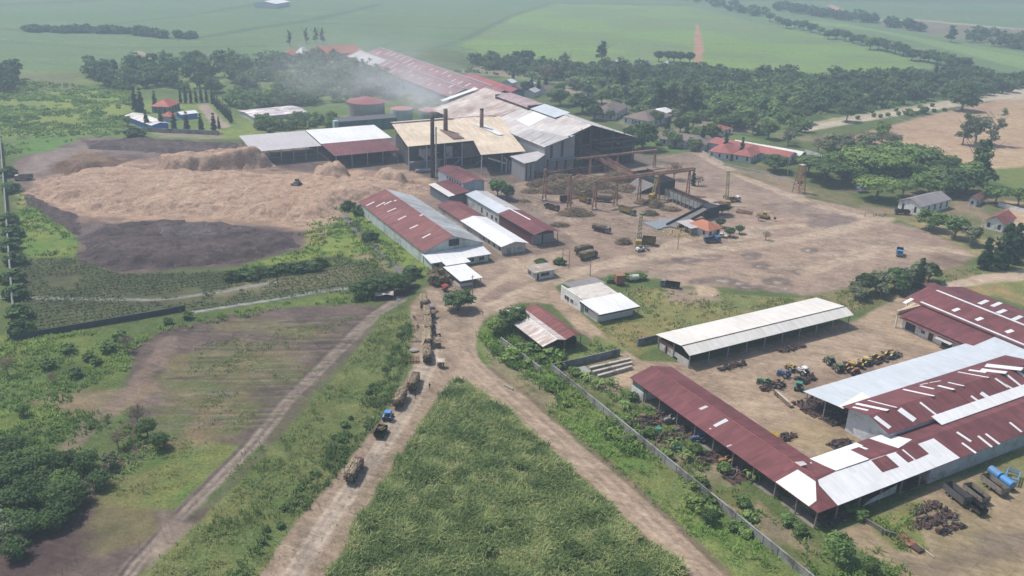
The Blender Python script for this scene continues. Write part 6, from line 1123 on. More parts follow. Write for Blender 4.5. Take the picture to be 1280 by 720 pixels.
def heap(name, px_, hmax, edge, seed, m, step=1.1, rough=1.0, base=0.35, rug=0.5, pw=None, **props):
    """a tipped heap: flat-ish top, slumped sides, gullies"""
    P = gpoly(px_) if pw is None else np.array(pw); lo, hi = P.min(0)-2, P.max(0)+2
    xs, ys = np.arange(lo[0], hi[0], step), np.arange(lo[1], hi[1], step); X, Y = np.meshgrid(xs, ys)
    d = sdf(P, X, Y)+(fbm(X, Y, 9, seed)-0.5)*edge*1.1+(fbm(X, Y, 2.6, seed+1)-0.5)*edge*0.35
    Z = hmax*sstep(0, edge, d)*(base+(1-base)*fbm(X, Y, 26, seed+2)*1.7)+sstep(0, edge*0.3, d)*((fbm(X, Y, 3.5, seed+3)-0.5)*rug*2*rough+(fbm(X, Y, 1.6, seed+6)-0.5)*rug*1.1-np.exp(-((fbm(X+fbm(X, Y, 12, seed+8)*9, Y, 13, seed+4)-0.5)/0.035)**2)*rug*1.2)
    Z = np.maximum(Z, 0)+np.where(d > 0, 0.10, -0.3)
    idx = np.arange(X.size).reshape(X.shape); q = np.stack([idx[:-1, :-1], idx[:-1, 1:], idx[1:, 1:], idx[1:, :-1]], -1).reshape(-1, 4)
    keep = (d.reshape(-1)[q] > -0.8).any(1); q = q[keep]; us, inv = np.unique(q, return_inverse=True)
    V = np.stack([X, Y, Z], -1).reshape(-1, 3)[us]; c = V.mean(0)*[1, 1, 0]
    o = npmesh(name, V-c, inv.reshape(-1, 4), m, None, None, **props); o.location = c
    o.data.polygons.foreach_set('use_smooth', [True]*len(o.data.polygons)); return o
BAG = heapmat('bagasse', (0.56, 0.395, 0.290), (0.43, 0.285, 0.205), 0.22, (0.31, 0.195, 0.140)); COMP = heapmat('compost', (0.155, 0.115, 0.108), (0.075, 0.058, 0.060), 0.3, (0.215, 0.165, 0.150)); ASH = heapmat('ash', (0.19, 0.155, 0.155), (0.07, 0.060, 0.064), 0.4, (0.30, 0.26, 0.25))
BRN = heapmat('brown_heap', (0.20, 0.125, 0.09), (0.30, 0.20, 0.14), 0.5)
heap('bagasse_heap', [(30, 249), (58, 228), (100, 212), (160, 206), (215, 214), (300, 214), (330, 216), (420, 220), (500, 226), (540, 236), (520, 246), (445, 254), (428, 266), (398, 284), (350, 276), (250, 270), (130, 266)], 3.4, 13, 101, BAG, 0.7, 1.0, 0.45, 0.55, kind='stuff')
heap('bagasse_heap', [(188, 212), (240, 207), (318, 200), (345, 208), (300, 214), (230, 220), (196, 219)], 8.0, 5, 102, BAG, 0.9, 1.2, 0.6, 0.8, kind='stuff'); heap('bagasse_heap', [(385, 222), (410, 214), (440, 216), (452, 226), (420, 232), (392, 230)], 7.5, 7, 103, BAG, 0.9, 1.2, 0.7, 0.7, kind='stuff')
heap('bagasse_heap', [(462, 226), (490, 220), (520, 230), (505, 238), (470, 234)], 6.0, 6, 104, BAG, 0.9, 1, 0.7, 0.6, kind='stuff')
heap('compost_heap', [(62, 214), (100, 196), (135, 198), (165, 200), (150, 208), (95, 222)], 4.0, 6, 105, BRN, 0.9, 1, 0.5, 0.6, kind='stuff'); heap('compost_heap', [(98, 300), (130, 280), (200, 276), (300, 280), (370, 290), (374, 308), (300, 330), (240, 335), (150, 341), (100, 324)], 2.2, 7, 106, COMP, 0.9, 1.4, 0.2, 0.55, kind='stuff')
heap('ash_heap', [(190, 284), (260, 278), (320, 284), (310, 298), (250, 308), (190, 302)], 1.8, 5, 107, ASH, 0.8, 1.6, 0.2, 0.55, kind='stuff'); heap('compost_heap', [(104, 176), (180, 172), (300, 180), (304, 196), (200, 192), (110, 186)], 1.6, 6, 108, COMP, 0.9, 1.2, 0.4, 0.45, kind='stuff')
heap('compost_heap', [(24, 232), (60, 256), (100, 270), (100, 296), (70, 280), (30, 250)], 1.2, 4, 109, COMP, 0.9, 1.3, 0.3, 0.5, kind='stuff')
LOADM = leafmat('load_cane', [(0.16, 0.115, 0.08), (0.31, 0.235, 0.165), (0.46, 0.37, 0.27), (0.58, 0.48, 0.37)], 0.05)
CANEM = leafmat('cut_cane', [(0.10, 0.066, 0.045), (0.20, 0.145, 0.095), (0.34, 0.26, 0.175), (0.46, 0.37, 0.26)], 0.05)
def sticks(P, ln, rng, az=None, wd=0.05, dip=0.25):
    n = len(P); a = rng.uniform(0, 6.283, n) if az is None else az+rng.normal(size=n)*0.22
    D = np.column_stack([np.cos(a), np.sin(a), rng.normal(size=n)*dip]); L = (ln*rng.uniform(0.5, 1.1, n))[:, None]; S = np.column_stack([-np.sin(a), np.cos(a), rng.normal(size=n)*0.3])*wd
    U_ = np.cross(D, S); U_ = U_/np.linalg.norm(U_, axis=1, keepdims=True)*wd
    A, B = P-D*L/2, P+D*L/2
    V = np.stack([A-S, A+U_, A+S, B-S, B+U_, B+S], 1).reshape(-1, 3); k = np.arange(n)[:, None]*6
    return V, np.vstack([k+np.array([[0, 1, 4, 3]]), k+np.array([[1, 2, 5, 4]]), k+np.array([[2, 0, 3, 5]])]), np.repeat(rng.random(n), 6)
def cane_heap(label, x, y, rx, ry, h, seed, group=None, dens=14):
    """a tangled heap of cut cane at pixel (x, y); rx, ry in metres along and across the picture"""
    rng = np.random.default_rng(seed); p = at(x, y); n = int(rx*ry*dens)+60
    a = rng.uniform(0, 6.283, n); r = np.sqrt(rng.random(n)); X, Y = rx*r*np.cos(a), ry*r*np.sin(a); top = h*(1-r**2)*(0.75+0.5*fbm(X+x, Y+y, 3.0, seed)); Z = top*rng.random(n)**0.35+0.05
    V, Q, T = sticks(np.column_stack([X, Y, Z]), 2.2, rng, None, 0.07, 0.28)
    g = 22; aa = np.linspace(0, 6.283, g+1)[:-1]; rr = np.linspace(0, 1, 7); mv = [(rx*q*math.cos(b)*0.97, ry*q*math.sin(b)*0.97, h*(1-q*q)*0.8*(0.75+0.5*float(fbm(np.array([rx*q*math.cos(b)+x]), np.array([ry*q*math.sin(b)+y]), 3.0, seed)[0]))) for q in rr for b in aa]
    mq = [(i*g+j, i*g+(j+1) % g, (i+1)*g+(j+1) % g, (i+1)*g+j) for i in range(6) for j in range(g)]
    V2 = np.vstack([V, np.array(mv)]); Q2 = np.vstack([Q, np.array(mq)+len(V)]); T2 = np.concatenate([T, np.full(len(mv), 0.15)])
    o = npmesh('cane_heap', V2, Q2, CANEM, T2, None, label=label, category='cane heap', group=group); o.location = (p[0], p[1], 0); return o
for i, (x, y, rx, ry, h, lb) in enumerate(((663, 240, 4.5, 4, 1.8, 'small dark cane heap furthest left by the mill annex'), (690, 240, 8, 5, 3.4, 'cane heap behind the first gantry posts'), (712, 238, 10, 7, 5.0, 'tall pale cane heap against the mill front'), (742, 236, 12, 8, 5.0, 'long cane heap under the cane carrier'), (720, 268, 8, 4.5, 2.9, 'big loose brown cane heap in the open yard left of the yellow trucks'),
        (820, 258, 4, 4, 2.6, 'dark cane heap between the gantry and the conveyor'), (838, 262, 4.5, 3.5, 1.2, 'flat brown scatter of cane right of the dark heap'), (804, 254, 4, 3, 1.5, 'low cane heap at the foot of the gantry leg'), (779, 304, 3.4, 3, 2.2, 'cane bundle heap beside the grab crane'), (654, 252, 3.2, 2.2, 1.0, 'low weedy cane heap by the round tree'), (772, 226, 9, 6, 4.2, 'cane heap at the open mill end'), (700, 226, 8, 4, 3.0, 'reddish cane heap below the mill wall'), (726, 244, 8, 6, 3.2, 'cane heap right behind the bright yellow truck'), (758, 246, 7, 5, 2.8, 'cane heap behind the red cabbed truck'), (676, 232, 7, 5, 2.6, 'cane heap below the annex corner'), (784, 238, 6, 5, 2.6, 'cane heap beside the carrier bin apron'), (812, 268, 4, 3, 1.6, 'low cane heap in front of the third yellow crane'), (700, 282, 4, 2.5, 1.0, 'flat cane spill in the open yard by the store row'))):
    cane_heap(lb, x, y, rx, ry*0.9, h*1.25, 120+i)
# ---------------------------------------------------------------- vehicle builders (x forward, metres)
TYRE = mat('tyre', (0.022, 0.022, 0.024), 0.9, 0.2, 3); RIM = mat('wheel_rim', (0.28, 0.26, 0.24), 0.6, 0.2, 3); CHAS = mat('chassis', (0.04, 0.038, 0.04), 0.8, 0.3, 2); LAMP = mat('lamp_glass', (0.6, 0.58, 0.5), 0.2, 0.05)
def paint(name, c, rough=0.45): return mat(name, c, rough, 0.12, 1.0, dirt=(0.22, 0.16, 0.12), damt=0.5)
P_YEL = paint('truck_yellow', (0.44, 0.29, 0.06)); P_PYEL = paint('faded_yellow', (0.52, 0.41, 0.14)); P_RED = paint('cab_red', (0.36, 0.035, 0.03)); P_MAR = paint('maroon', (0.115, 0.035, 0.032)); P_BLUE = paint('truck_blue', (0.04, 0.11, 0.30)); P_SKY = paint('sky_blue', (0.06, 0.26, 0.56)); P_GRN = paint('tractor_green', (0.035, 0.17, 0.07)); P_DGRN = paint('dull_green', (0.12, 0.16, 0.08)); P_WHT = paint('car_white', (0.72, 0.72, 0.72)); P_BLK = paint('black_paint', (0.03, 0.03, 0.033)); P_BRN = paint('brown_board', (0.165, 0.105, 0.075), 0.85); P_GRY = paint('grey_paint', (0.22, 0.22, 0.23), 0.7); P_ORG = paint('orange_paint', (0.33, 0.15, 0.06)); P_PALE = paint('pale_board', (0.50, 0.44, 0.38), 0.85); P_TEAL = paint('teal_green', (0.03, 0.24, 0.17))
def wheel(root, x, y, r, wd, name='wheel', rim=RIM):
    w = MB().tube((x, y-wd/2, r), (x, y+wd/2, r), r, n=16).build(name, TYRE, root); MB().tube((x, y-wd/2-0.02, r), (x, y+wd/2+0.02, r), r*0.52, n=12).build('rim', rim, w)
def heading(a, b):
    p, q = at(*a), at(*b); return math.atan2(q[1]-p[1], q[0]-p[0])
def vpos(x, y): p = at(x, y); return Vector((p[0], p[1], 0))
def truck(label, x, y, hd, cab=P_MAR, bed=P_BRN, L=7.2, stake=True, bedh=0.9, name='cane_truck', cat='truck', loaded=False):
    r = thing(name, label, cat, vpos(x, y), hd); f = L/2; W2 = 1.15
    MB().box((-f, -0.45, 0.55), (f-0.2, 0.45, 0.85)).build('chassis', CHAS, r)
    c = MB(); c.loft([[(f-1.75, -1.05, 0.7), (f-1.75, 1.05, 0.7), (f-1.75, 1.05, 2.45), (f-1.75, -1.05, 2.45)], [(f-0.45, -1.05, 0.7), (f-0.45, 1.05, 0.7), (f-0.45, 1.0, 2.45), (f-0.45, -1.0, 2.45)], [(f, -1.05, 0.6), (f, 1.05, 0.6), (f, 1.02, 1.5), (f, -1.02, 1.5)]]); cb = c.build('cab', cab, r)
    MB().loft([[(f-0.42, -0.9, 2.3), (f-0.42, 0.9, 2.3), (f-0.36, 0.9, 2.32), (f-0.36, -0.9, 2.32)], [(f-0.02, -0.92, 1.55), (f-0.02, 0.92, 1.55), (f+0.04, 0.92, 1.57), (f+0.04, -0.92, 1.57)]]).build('windscreen', GLASS, cb)
    for s in (-1, 1):
        MB().box((f-1.45, s*1.03, 1.5), (f-0.65, s*1.07, 2.2)).build('side_window', GLASS, cb); MB().box((f, s*0.65, 0.85), (f+0.05, s*0.95, 1.05)).build('headlight', LAMP, cb)
    b = MB().box((-f, -W2, 0.95), (f-1.9, W2, 1.1))
    for s in (-1, 1): b.box((-f, s*W2, 1.1), (f-1.9, s*(W2-0.06), 1.1+bedh))
    b.box((-f, -W2, 1.1), (-f+0.06, W2, 1.1+bedh)).box((f-1.96, -W2, 1.1), (f-1.9, W2, 1.1+bedh)); bd = b.build('cargo_bed', bed, r)
    if stake:
        q = MB()
        for x_ in np.arange(-f+0.2, f-2, 0.95):
            for s in (-1, 1): q.box((x_, s*W2, 1.0), (x_+0.1, s*(W2+0.07), 2.5+bedh*0.6))
    b.build('cargo_bed', bed, r)
    for x_ in (f-0.95, -f+1.2, -f+2.4) if L > 6.5 else (f-0.95, -f+1.3):
        for s in (-1, 1): wheel(r, x_, s*0.92, 0.48, 0.34)
    return r
def trailer(label, x, y, hd, bed=P_BRN, L=5.6, hgt=1.3, name='cane_trailer', stake=True):
    r = thing(name, label, 'trailer', vpos(x, y), hd); f = L/2; W2 = 1.1
    b = MB().box((-f, -W2, 0.8), (f, W2, 0.95))
    for s in (-1, 1): b.box((-f, s*W2, 0.95), (f, s*(W2-0.06), 0.95+hgt))
    b.box((-f, -W2, 0.95), (-f+0.06, W2, 0.95+hgt)).box((f-0.06, -W2, 0.95), (f, W2, 0.95+hgt)); bd = b.build('cargo_bed', bed, r)
    if stake:
        q = MB()
        for x_ in np.arange(-f+0.1, f, 0.7):
            for s in (-1, 1): q.box((x_, s*W2, 0.85), (x_+0.1, s*(W2+0.07), 1.0+hgt))
    b.build('cargo_bed', bed, r)
    MB().bar((f, -0.5, 0.75), (f+1.4, 0, 0.6), 0.1).bar((f, 0.5, 0.75), (f+1.4, 0, 0.6), 0.1).build('drawbar', CHAS, r)
    for x_ in (-f*0.45, -f*0.45+1.05):
        for s in (-1, 1): wheel(r, x_, s*0.95, 0.42, 0.28)
    return r
def load(label, x, y, hd, x0, x1, z0, z1, seed, W2=1.08, group=None):
    """the cane stacked lengthwise on a truck: rounded bundle with ragged ends"""
    rng = np.random.default_rng(seed); n = 380; X = rng.uniform(x0+0.5, x1-0.4, n); a = rng.uniform(0, math.pi, n); k = np.where(rng.random(n) < 0.75, 1.0, rng.random(n)**0.5)
    Y = W2*np.sign(np.cos(a))*np.abs(np.cos(a))**0.55*k; Z = z0+(z1-z0)*np.sin(a)**0.45*k*(0.86+0.25*fbm(X*1.0+seed, Y, 1.3, seed))
    V, Q, T = sticks(np.column_stack([X, Y, Z]), 1.5, rng, 0.0, 0.055, 0.10)
    prof = [(W2*0.95*math.copysign(abs(math.cos(t))**0.55, math.cos(t)), z0+(z1-z0)*0.9*max(math.sin(t), 0)**0.45) for t in np.linspace(0, math.pi, 9)]; m = MB().ext(prof, x0+0.15, x1-0.15, 'u')
    # the ragged end faces
    ne = 90
    for xe in (x0, x1):
        a = rng.uniform(0, math.pi, ne); k = np.sqrt(rng.random(ne)); P = np.column_stack([np.full(ne, xe)+rng.normal(size=ne)*0.15, W2*0.95*np.cos(a)*k, z0+(z1-z0)*0.9*np.sin(a)*k]); v, q, t_ = sticks(P, 0.9, rng, 0.0, 0.06, 0.11); Q = np.vstack([Q, q+len(V)]); V = np.vstack([V, v]); T = np.concatenate([T, t_*0.6])
    mv = np.array(m.v); mq = [f for f in m.f if len(f) == 4]; Q = np.vstack([Q, np.array(mq)+len(V)]); cap = [f for f in m.f if len(f) > 4]
    tri = np.array([(f[0], f[i], f[i+1], f[i+1]) for f in cap for i in range(1, len(f)-1)])
    o = npmesh('cane_load', np.vstack([V, mv]), Q, LOADM, np.concatenate([T, np.full(len(mv), 0.35)]), None, label=label, category='cane load', group=group)
    o.location = vpos(x, y); o.rotation_euler = (0, 0, hd); return o
def cane_truck(desc, where, x, y, to, seed, kind='truck', cab=P_MAR, bed=P_BRN, L=7.2, top=3.1):
    hd = heading((x, y), to)
    if kind == 'truck': truck(f'{desc} {where}', x, y, hd, cab, bed, L); load(f'cane on the {desc} {where}', x, y, hd, -L/2-0.3, L/2-1.95, 1.15, top, seed)
    else: trailer(f'{desc} {where}', x, y, hd, bed, L); load(f'cane in the {desc} {where}', x, y, hd, -L/2-0.2, L/2+0.2, 1.0, top, seed)
cane_truck('dark cane truck', 'nearest on the dirt road', 443, 593, (480, 530), 1)
cane_truck('brown boarded trailer', 'between the blue tractor and the yellow truck', 500, 504, (520, 468), 2, 'trailer', L=6.2, top=3.0, bed=P_BRN)
cane_truck('yellow sided cane truck', 'third on the dirt road', 517, 482, (530, 450), 3, cab=P_BLK, bed=P_YEL)
QL = [(533.5, 446, 'first in the parked queue from the front'), (534.5, 428, 'second in the parked queue'), (535, 411.5, 'third in the parked queue'), (533.5, 396, 'fourth in the parked queue'), (529.5, 380, 'last in the parked queue by the dark thicket')]
for i, (x, y, lb) in enumerate(QL): cane_truck('loaded trailer' if i in (1, 2) else 'loaded truck', lb, x, y, (x-1.5, y-20), 10+i, 'trailer' if i in (1, 2) else 'truck', P_MAR, P_BRN, 7.4 if i in (1, 2) else 8.4, 3.0)
def tractor(label, x, y, hd, col=P_SKY, canopy=True, cabglass=False, rim=RIM):
    r = thing('tractor', label, 'tractor', vpos(x, y), hd)
    MB().loft([[(0.2, -0.42, 0.8), (0.2, 0.42, 0.8), (0.2, 0.42, 1.6), (0.2, -0.42, 1.6)], [(1.5, -0.38, 0.8), (1.5, 0.38, 0.8), (1.5, 0.36, 1.5), (1.5, -0.36, 1.5)], [(2.0, -0.34, 0.8), (2.0, 0.34, 0.8), (2.0, 0.3, 1.35), (2.0, -0.3, 1.35)]]).build('bonnet', col, r)
    MB().box((-1.2, -0.35, 0.6), (2.0, 0.35, 0.85)).tube((0.3, -0.9, 0.55), (0.3, -0.9, 0.55001), 0.01, n=3).build('chassis', CHAS, r)
    for s in (-1, 1):
        wheel(r, -0.7, s*0.85, 0.82, 0.45, rim=rim); wheel(r, 1.45, s*0.72, 0.45, 0.28, rim=rim); MB().loft([[(-1.5, s*0.62, 1.3), (-1.5, s*1.05, 1.3), (-1.5, s*1.05, 1.36), (-1.5, s*0.62, 1.36)], [(-0.7, s*0.62, 1.72), (-0.7, s*1.05, 1.72), (-0.7, s*1.05, 1.78), (-0.7, s*0.62, 1.78)], [(0.1, s*0.62, 1.3), (0.1, s*1.05, 1.3), (0.1, s*1.05, 1.36), (0.1, s*0.62, 1.36)]]).build('mudguard', col, r)
    MB().box((-0.9, -0.3, 1.2), (-0.4, 0.3, 1.3)).box((-0.95, -0.3, 1.2), (-0.85, 0.3, 1.75)).build('seat', JUNKM[3], r)
    MB().tube((0.9, 0.2, 1.5), (0.9, 0.2, 2.3), 0.05, n=6).build('exhaust', CHAS, r)
    if canopy:
        MB().box((-1.2, -0.75, 2.35), (0.3, 0.75, 2.45)).build('canopy', col, r); q = MB()
        for sx in (-1.1, 0.2):
            for s in (-0.65, 0.65): q.box((sx, s-0.03, 1.2), (sx+0.06, s+0.03, 2.36))
        q.build('canopy_posts', CHAS, r)
    if cabglass: MB().box((-1.0, -0.6, 1.6), (0.15, 0.6, 2.34)).build('cab_glass', GLASS, r)
    return r
tractor('bright blue tractor pulling a low wagon down the dirt road', 485.5, 524, heading((485, 524), (505, 490)), P_SKY)
trailer('low dark wagon behind the bright blue tractor', 476, 544, heading((476, 544), (487, 524)), CHAS, 4.2, 0.7)
cane_heap('small cane load in the low dark wagon', 476, 540.5, 1.6, 0.9, 1.4, 31)
# yard trucks
cane_truck('pale yellow boarded truck', 'nearer of a pair by the gatehouse', 735.5, 323, (752, 318.5), 21, cab=P_BLK, bed=P_PYEL, L=7.6, top=3.2)
cane_truck('brown boarded truck', 'farther of a pair by the gatehouse', 730, 316, (747, 311.5), 22, cab=P_BLK, bed=P_BRN, L=7.6, top=3.2)
truck('bright yellow empty truck by the gantry posts', 731, 253, heading((731, 253), (750, 260)), P_BRN, P_YEL, 6.6, False, 1.6, 'tipper_truck')
cane_truck('red cabbed cane truck', 'beside the bright yellow truck', 753, 252, (740, 251), 23, cab=P_RED, bed=P_GRY, L=7.4, top=3.4)
trailer('small maroon wagon left of the gantry posts', 706, 253, heading((706, 253), (716, 253)), P_MAR, 4.4, 1.9, stake=False)
truck('long pale yellow truck in the middle of the yard', 784, 267, heading((784, 267), (800, 272)), P_DGRN, P_PYEL, 8.4, False, 1.5, 'tipper_truck')
truck('orange-yellow tipper truck behind the grab crane', 808, 305, heading((808, 305), (790, 303)), P_DGRN, P_YEL, 6.8, False, 1.9, 'tipper_truck')
truck('dark blue flatbed truck parked before the orange-roofed hut', 890, 303, heading((890, 303), (910, 302)), P_BLUE, P_BLUE, 6.4, False, 0.7, 'flatbed_truck')
truck('small bright blue truck alone on the bare ground at right', 1124, 319, heading((1124, 319), (1124, 330)), P_SKY, P_BLUE, 5.0, False, 1.4, 'box_truck')
truck('black truck with an open grey frame on the edge of the meadow', 837, 359, heading((837, 359), (815, 356)), P_GRY, P_BLK, 6.6, True, 0.8, 'frame_truck')
truck('dusty truck at the far left edge of the bagasse ground', 30, 225, heading((30, 225), (10, 226)), P_PALE, P_PALE, 7.5, False, 1.2, 'dump_truck')
truck('dark truck parked by the grey gabled house', 1127, 268, heading((1127, 268), (1110, 267)), P_BLK, P_BRN, 6.2, False, 1.0, 'flatbed_truck')
def pickup(label, x, y, hd, col):
    r = thing('pickup', label, 'pickup', vpos(x, y), hd)
    body = MB().loft([[(-2.4, -0.85, 0.45), (-2.4, 0.85, 0.45), (-2.4, 0.85, 1.05), (-2.4, -0.85, 1.05)], [(1.2, -0.85, 0.45), (1.2, 0.85, 0.45), (1.2, 0.85, 1.05), (1.2, -0.85, 1.05)], [(2.4, -0.8, 0.45), (2.4, 0.8, 0.45), (2.4, 0.78, 0.9), (2.4, -0.78, 0.9)]]).build('body', col, r)
    cb = MB().loft([[(-0.7, -0.82, 1.05), (1.2, -0.82, 1.05), (1.2, 0.82, 1.05), (-0.7, 0.82, 1.05)], [(-0.5, -0.68, 1.65), (0.6, -0.68, 1.65), (0.6, 0.68, 1.65), (-0.5, 0.68, 1.65)]]).build('cab', col, r)
    MB().loft([[(0.66, -0.66, 1.6), (0.66, 0.66, 1.6), (0.7, 0.66, 1.6), (0.7, -0.66, 1.6)], [(1.17, -0.76, 1.1), (1.17, 0.76, 1.1), (1.23, 0.76, 1.1), (1.23, -0.76, 1.1)]]).build('windscreen', GLASS, cb)
    for s in (-1, 1):
        MB().loft([[(-0.5, s*0.80, 1.12), (0.95, s*0.80, 1.12), (0.95, s*0.84, 1.12), (-0.5, s*0.84, 1.12)], [(-0.4, s*0.69, 1.55), (0.5, s*0.69, 1.55), (0.5, s*0.73, 1.55), (-0.4, s*0.73, 1.55)]]).build('side_window', GLASS, cb); MB().box((2.36, s*0.5, 0.65), (2.43, s*0.75, 0.82)).build('headlight', LAMP, r)
        for x_ in (-1.5, 1.5): wheel(r, x_, s*0.78, 0.35, 0.24)
    MB().box((-2.3, -0.75, 1.055), (-0.8, 0.75, 1.07)).build('load_bed', CHAS, r)
pickup('white pickup parked by the bushes of the orange-roofed hut', 901, 296.5, heading((901, 296.5), (912, 298)), P_WHT)
def dozer(label, x, y, hd, col, arm=False):
    r = thing('excavator' if arm else 'bulldozer', label, 'digger' if arm else 'bulldozer', vpos(x, y), hd)
    for s in (-1, 1): MB().ext([(-1.9, 0.35), (-1.5, 0), (1.5, 0), (1.9, 0.35), (1.5, 0.85), (-1.5, 0.85)], s*1.2-0.28, s*1.2+0.28, 'v').build('track', TYRE, r)
    MB().box((-1.7, -0.85, 0.75), (1.6, 0.85, 1.6)).build('body', col, r); c = MB().box((-0.9, -0.7, 1.6), (0.4, 0.7, 2.7)).build('cab', col, r); MB().box((-0.8, -0.72, 1.9), (0.3, 0.72, 2.5)).box((0.3, -0.6, 1.9), (0.43, 0.6, 2.5)).build('cab_window', GLASS, c)
    if arm: MB().bar((0.8, 0, 1.5), (3.0, 0, 3.6), 0.22).bar((3.0, 0, 3.6), (4.6, 0, 1.6), 0.18).build('boom', col, r); MB().ext([(4.2, 1.7), (5.0, 1.5), (4.9, 0.7), (4.3, 0.9)], -0.5, 0.5, 'v').build('bucket', CHAS, r)
    else: MB().box((2.3, -1.7, 0.1), (2.45, 1.7, 1.2)).build('blade', P_GRY, r); MB().box((0.5, -1.3, 0.4), (2.3, -1.15, 0.6)).box((0.5, 1.15, 0.4), (2.3, 1.3, 0.6)).build('blade_arm', col, r)
    r.location.z = 0
    return r
d1 = dozer('olive bulldozer working on top of the bagasse heap', 372, 240, heading((372, 240), (350, 250)), P_DGRN)
def zat(x, y, names):
    best = 0
    p = at(x, y)
    for o in bpy.data.objects:
        if o.name.split('.')[0] in names:
            co = np.empty(len(o.data.vertices)*3, np.float32); o.data.vertices.foreach_get('co', co); co = co.reshape(-1, 3)+np.array(o.location)
            d = np.hypot(co[:, 0]-p[0], co[:, 1]-p[1])
            if d.min() < 2: best = max(best, float(co[d < 2.5, 2].max()))
    return best
d1.location.z = zat(372, 240, ('bagasse_heap',))+0.05
dozer('yellow digger on the bare yard by the dead bush', 956, 273, heading((956, 273), (975, 278)), P_YEL, True)
def grab_crane(label, x, y, hd, col, boomc, cabc, h=11, truckcol=None):
    r = thing('grab_crane', label, 'crane', vpos(x, y), hd)
    MB().box((-2.6, -1.1, 0.7), (2.6, 1.1, 1.2)).build('chassis', col, r); MB().tube((0, 0, 1.2), (0, 0, 1.5), 0.9, n=14).build('turntable', CHAS, r)
    MB().box((-2.2, -1.1, 1.5), (0.2, 1.1, 2.9)).build('engine_house', col, r); c = MB().box((0.3, -1.1, 1.5), (1.5, 0.1, 3.2)).build('cab', cabc, r); MB().box((0.5, -1.14, 2.1), (1.54, -0.05, 2.9)).build('cab_window', GLASS, c)
    b = MB(); top = (3.2, 0, h); foot = (0.6, 0, 1.8); q = [(-0.6, -0.35), (-0.6, 0.35), (0.6, -0.35), (0.6, 0.35)]
    def bp(t, k): a, c_ = q[k]; return (foot[0]+(top[0]-foot[0])*t+a*0.4*(1-0.3*t), c_*1.9*(1-0.25*t), foot[2]+(top[2]-foot[2])*t)
    for k in range(4): b.bar(bp(0, k), bp(1, k), 0.2)
    for i in range(7):
        t0, t1 = i/7, (i+1)/7
        for k0, k1 in ((0, 1), (2, 3), (0, 2), (1, 3)): b.bar(bp(t0, k0), bp(t1, k1), 0.12); b.bar(bp(t1, k0), bp(t1, k1), 0.12)
    b.build('boom', boomc, r); MB().box((top[0]-0.6, -0.9, h-0.1), (top[0]+0.6, 0.9, h+0.3)).build('boom_head', boomc, r)
    MB().tube((top[0], 0, 4.4), (top[0], 0, h), 0.04, n=4).build('hoist_rope', CHAS, r); g = MB()
    for k in range(6): a = 6.28*k/6; g.bar((top[0], 0, 4.4), (top[0]+1.0*math.cos(a), 1.0*math.sin(a), 3.6), 0.14); g.bar((top[0]+1.0*math.cos(a), 1.0*math.sin(a), 3.6), (top[0]+0.5*math.cos(a), 0.5*math.sin(a), 2.5), 0.12)
    g.build('grab', CHAS, r)
    for x_ in (-1.9, -0.7, 0.9, 2.0):
        for s in (-1, 1): wheel(r, x_, s*1.05, 0.5, 0.35)
    return r
grab_crane('green-boomed grab crane with a blue cab in the middle of the yard', 798, 308, R(80), P_YEL, paint('boom_green', (0.20, 0.30, 0.12)), P_SKY, 12)
grab_crane('yellow-boomed grab crane with a blue cab at the conveyor head', 908, 258, R(95), P_YEL, P_PYEL, P_SKY, 15); truck('yellow and white truck behind the yellow-boomed crane', 917, 252, heading((917, 252), (930, 251)), P_WHT, P_YEL, 6.0, False, 0.8, 'flatbed_truck')
thing_ = thing('hydraulic_loader', 'small white and brown loader in front of the green-boomed crane', 'loader', vpos(800, 314), 0.4); MB().box((-1.5, -0.9, 0.6), (1.5, 0.9, 1.5)).build('body', P_WHT, thing_); MB().box((-0.6, -0.7, 1.5), (0.6, 0.7, 2.3)).build('cab', P_DGRN, thing_); MB().bar((1.5, 0, 1.2), (3.2, 0, 0.5), 0.2).build('arm', P_BRN, thing_); MB().box((3.1, -0.9, 0.1), (3.6, 0.9, 0.8)).build('bucket', P_BRN, thing_)
for x_ in (-1, 1):
    for s in (-1, 1): wheel(thing_, x_, s*0.95, 0.5, 0.3)
# orange and pale machines on the meadow edge
m_ = thing('water_tank_trailer', 'pale tank trailer beside the green bush on the meadow edge', 'trailer', vpos(792, 352), 0.3); MB().tube((-1.6, 0, 1.6), (1.6, 0, 1.6), 0.95, n=16).build('tank', paint('pale_tank', (0.55, 0.58, 0.48)), m_); MB().box((-1.8, -0.7, 0.6), (1.8, 0.7, 0.75)).build('chassis', CHAS, m_)
for s in (-1, 1): wheel(m_, 0, s*0.85, 0.45, 0.3)
m_ = thing('cane_loader', 'orange-brown box machine on the meadow edge by the office', 'machine', vpos(774, 356), 0.2); MB().box((-1.4, -1.2, 0.9), (1.4, 1.2, 3.6)).build('body', paint('rust_orange', (0.30, 0.125, 0.07), 0.8), m_); MB().box((-1.5, -1.3, 3.6), (1.5, 1.3, 3.75)).build('roof', P_ORG, m_); MB().box((1.4, -0.8, 2.2), (1.45, 0.8, 3.2)).build('window', GLASS, m_)
for x_ in (-0.9, 0.9):
    for s in (-1, 1): wheel(m_, x_, s*1.1, 0.45, 0.3)
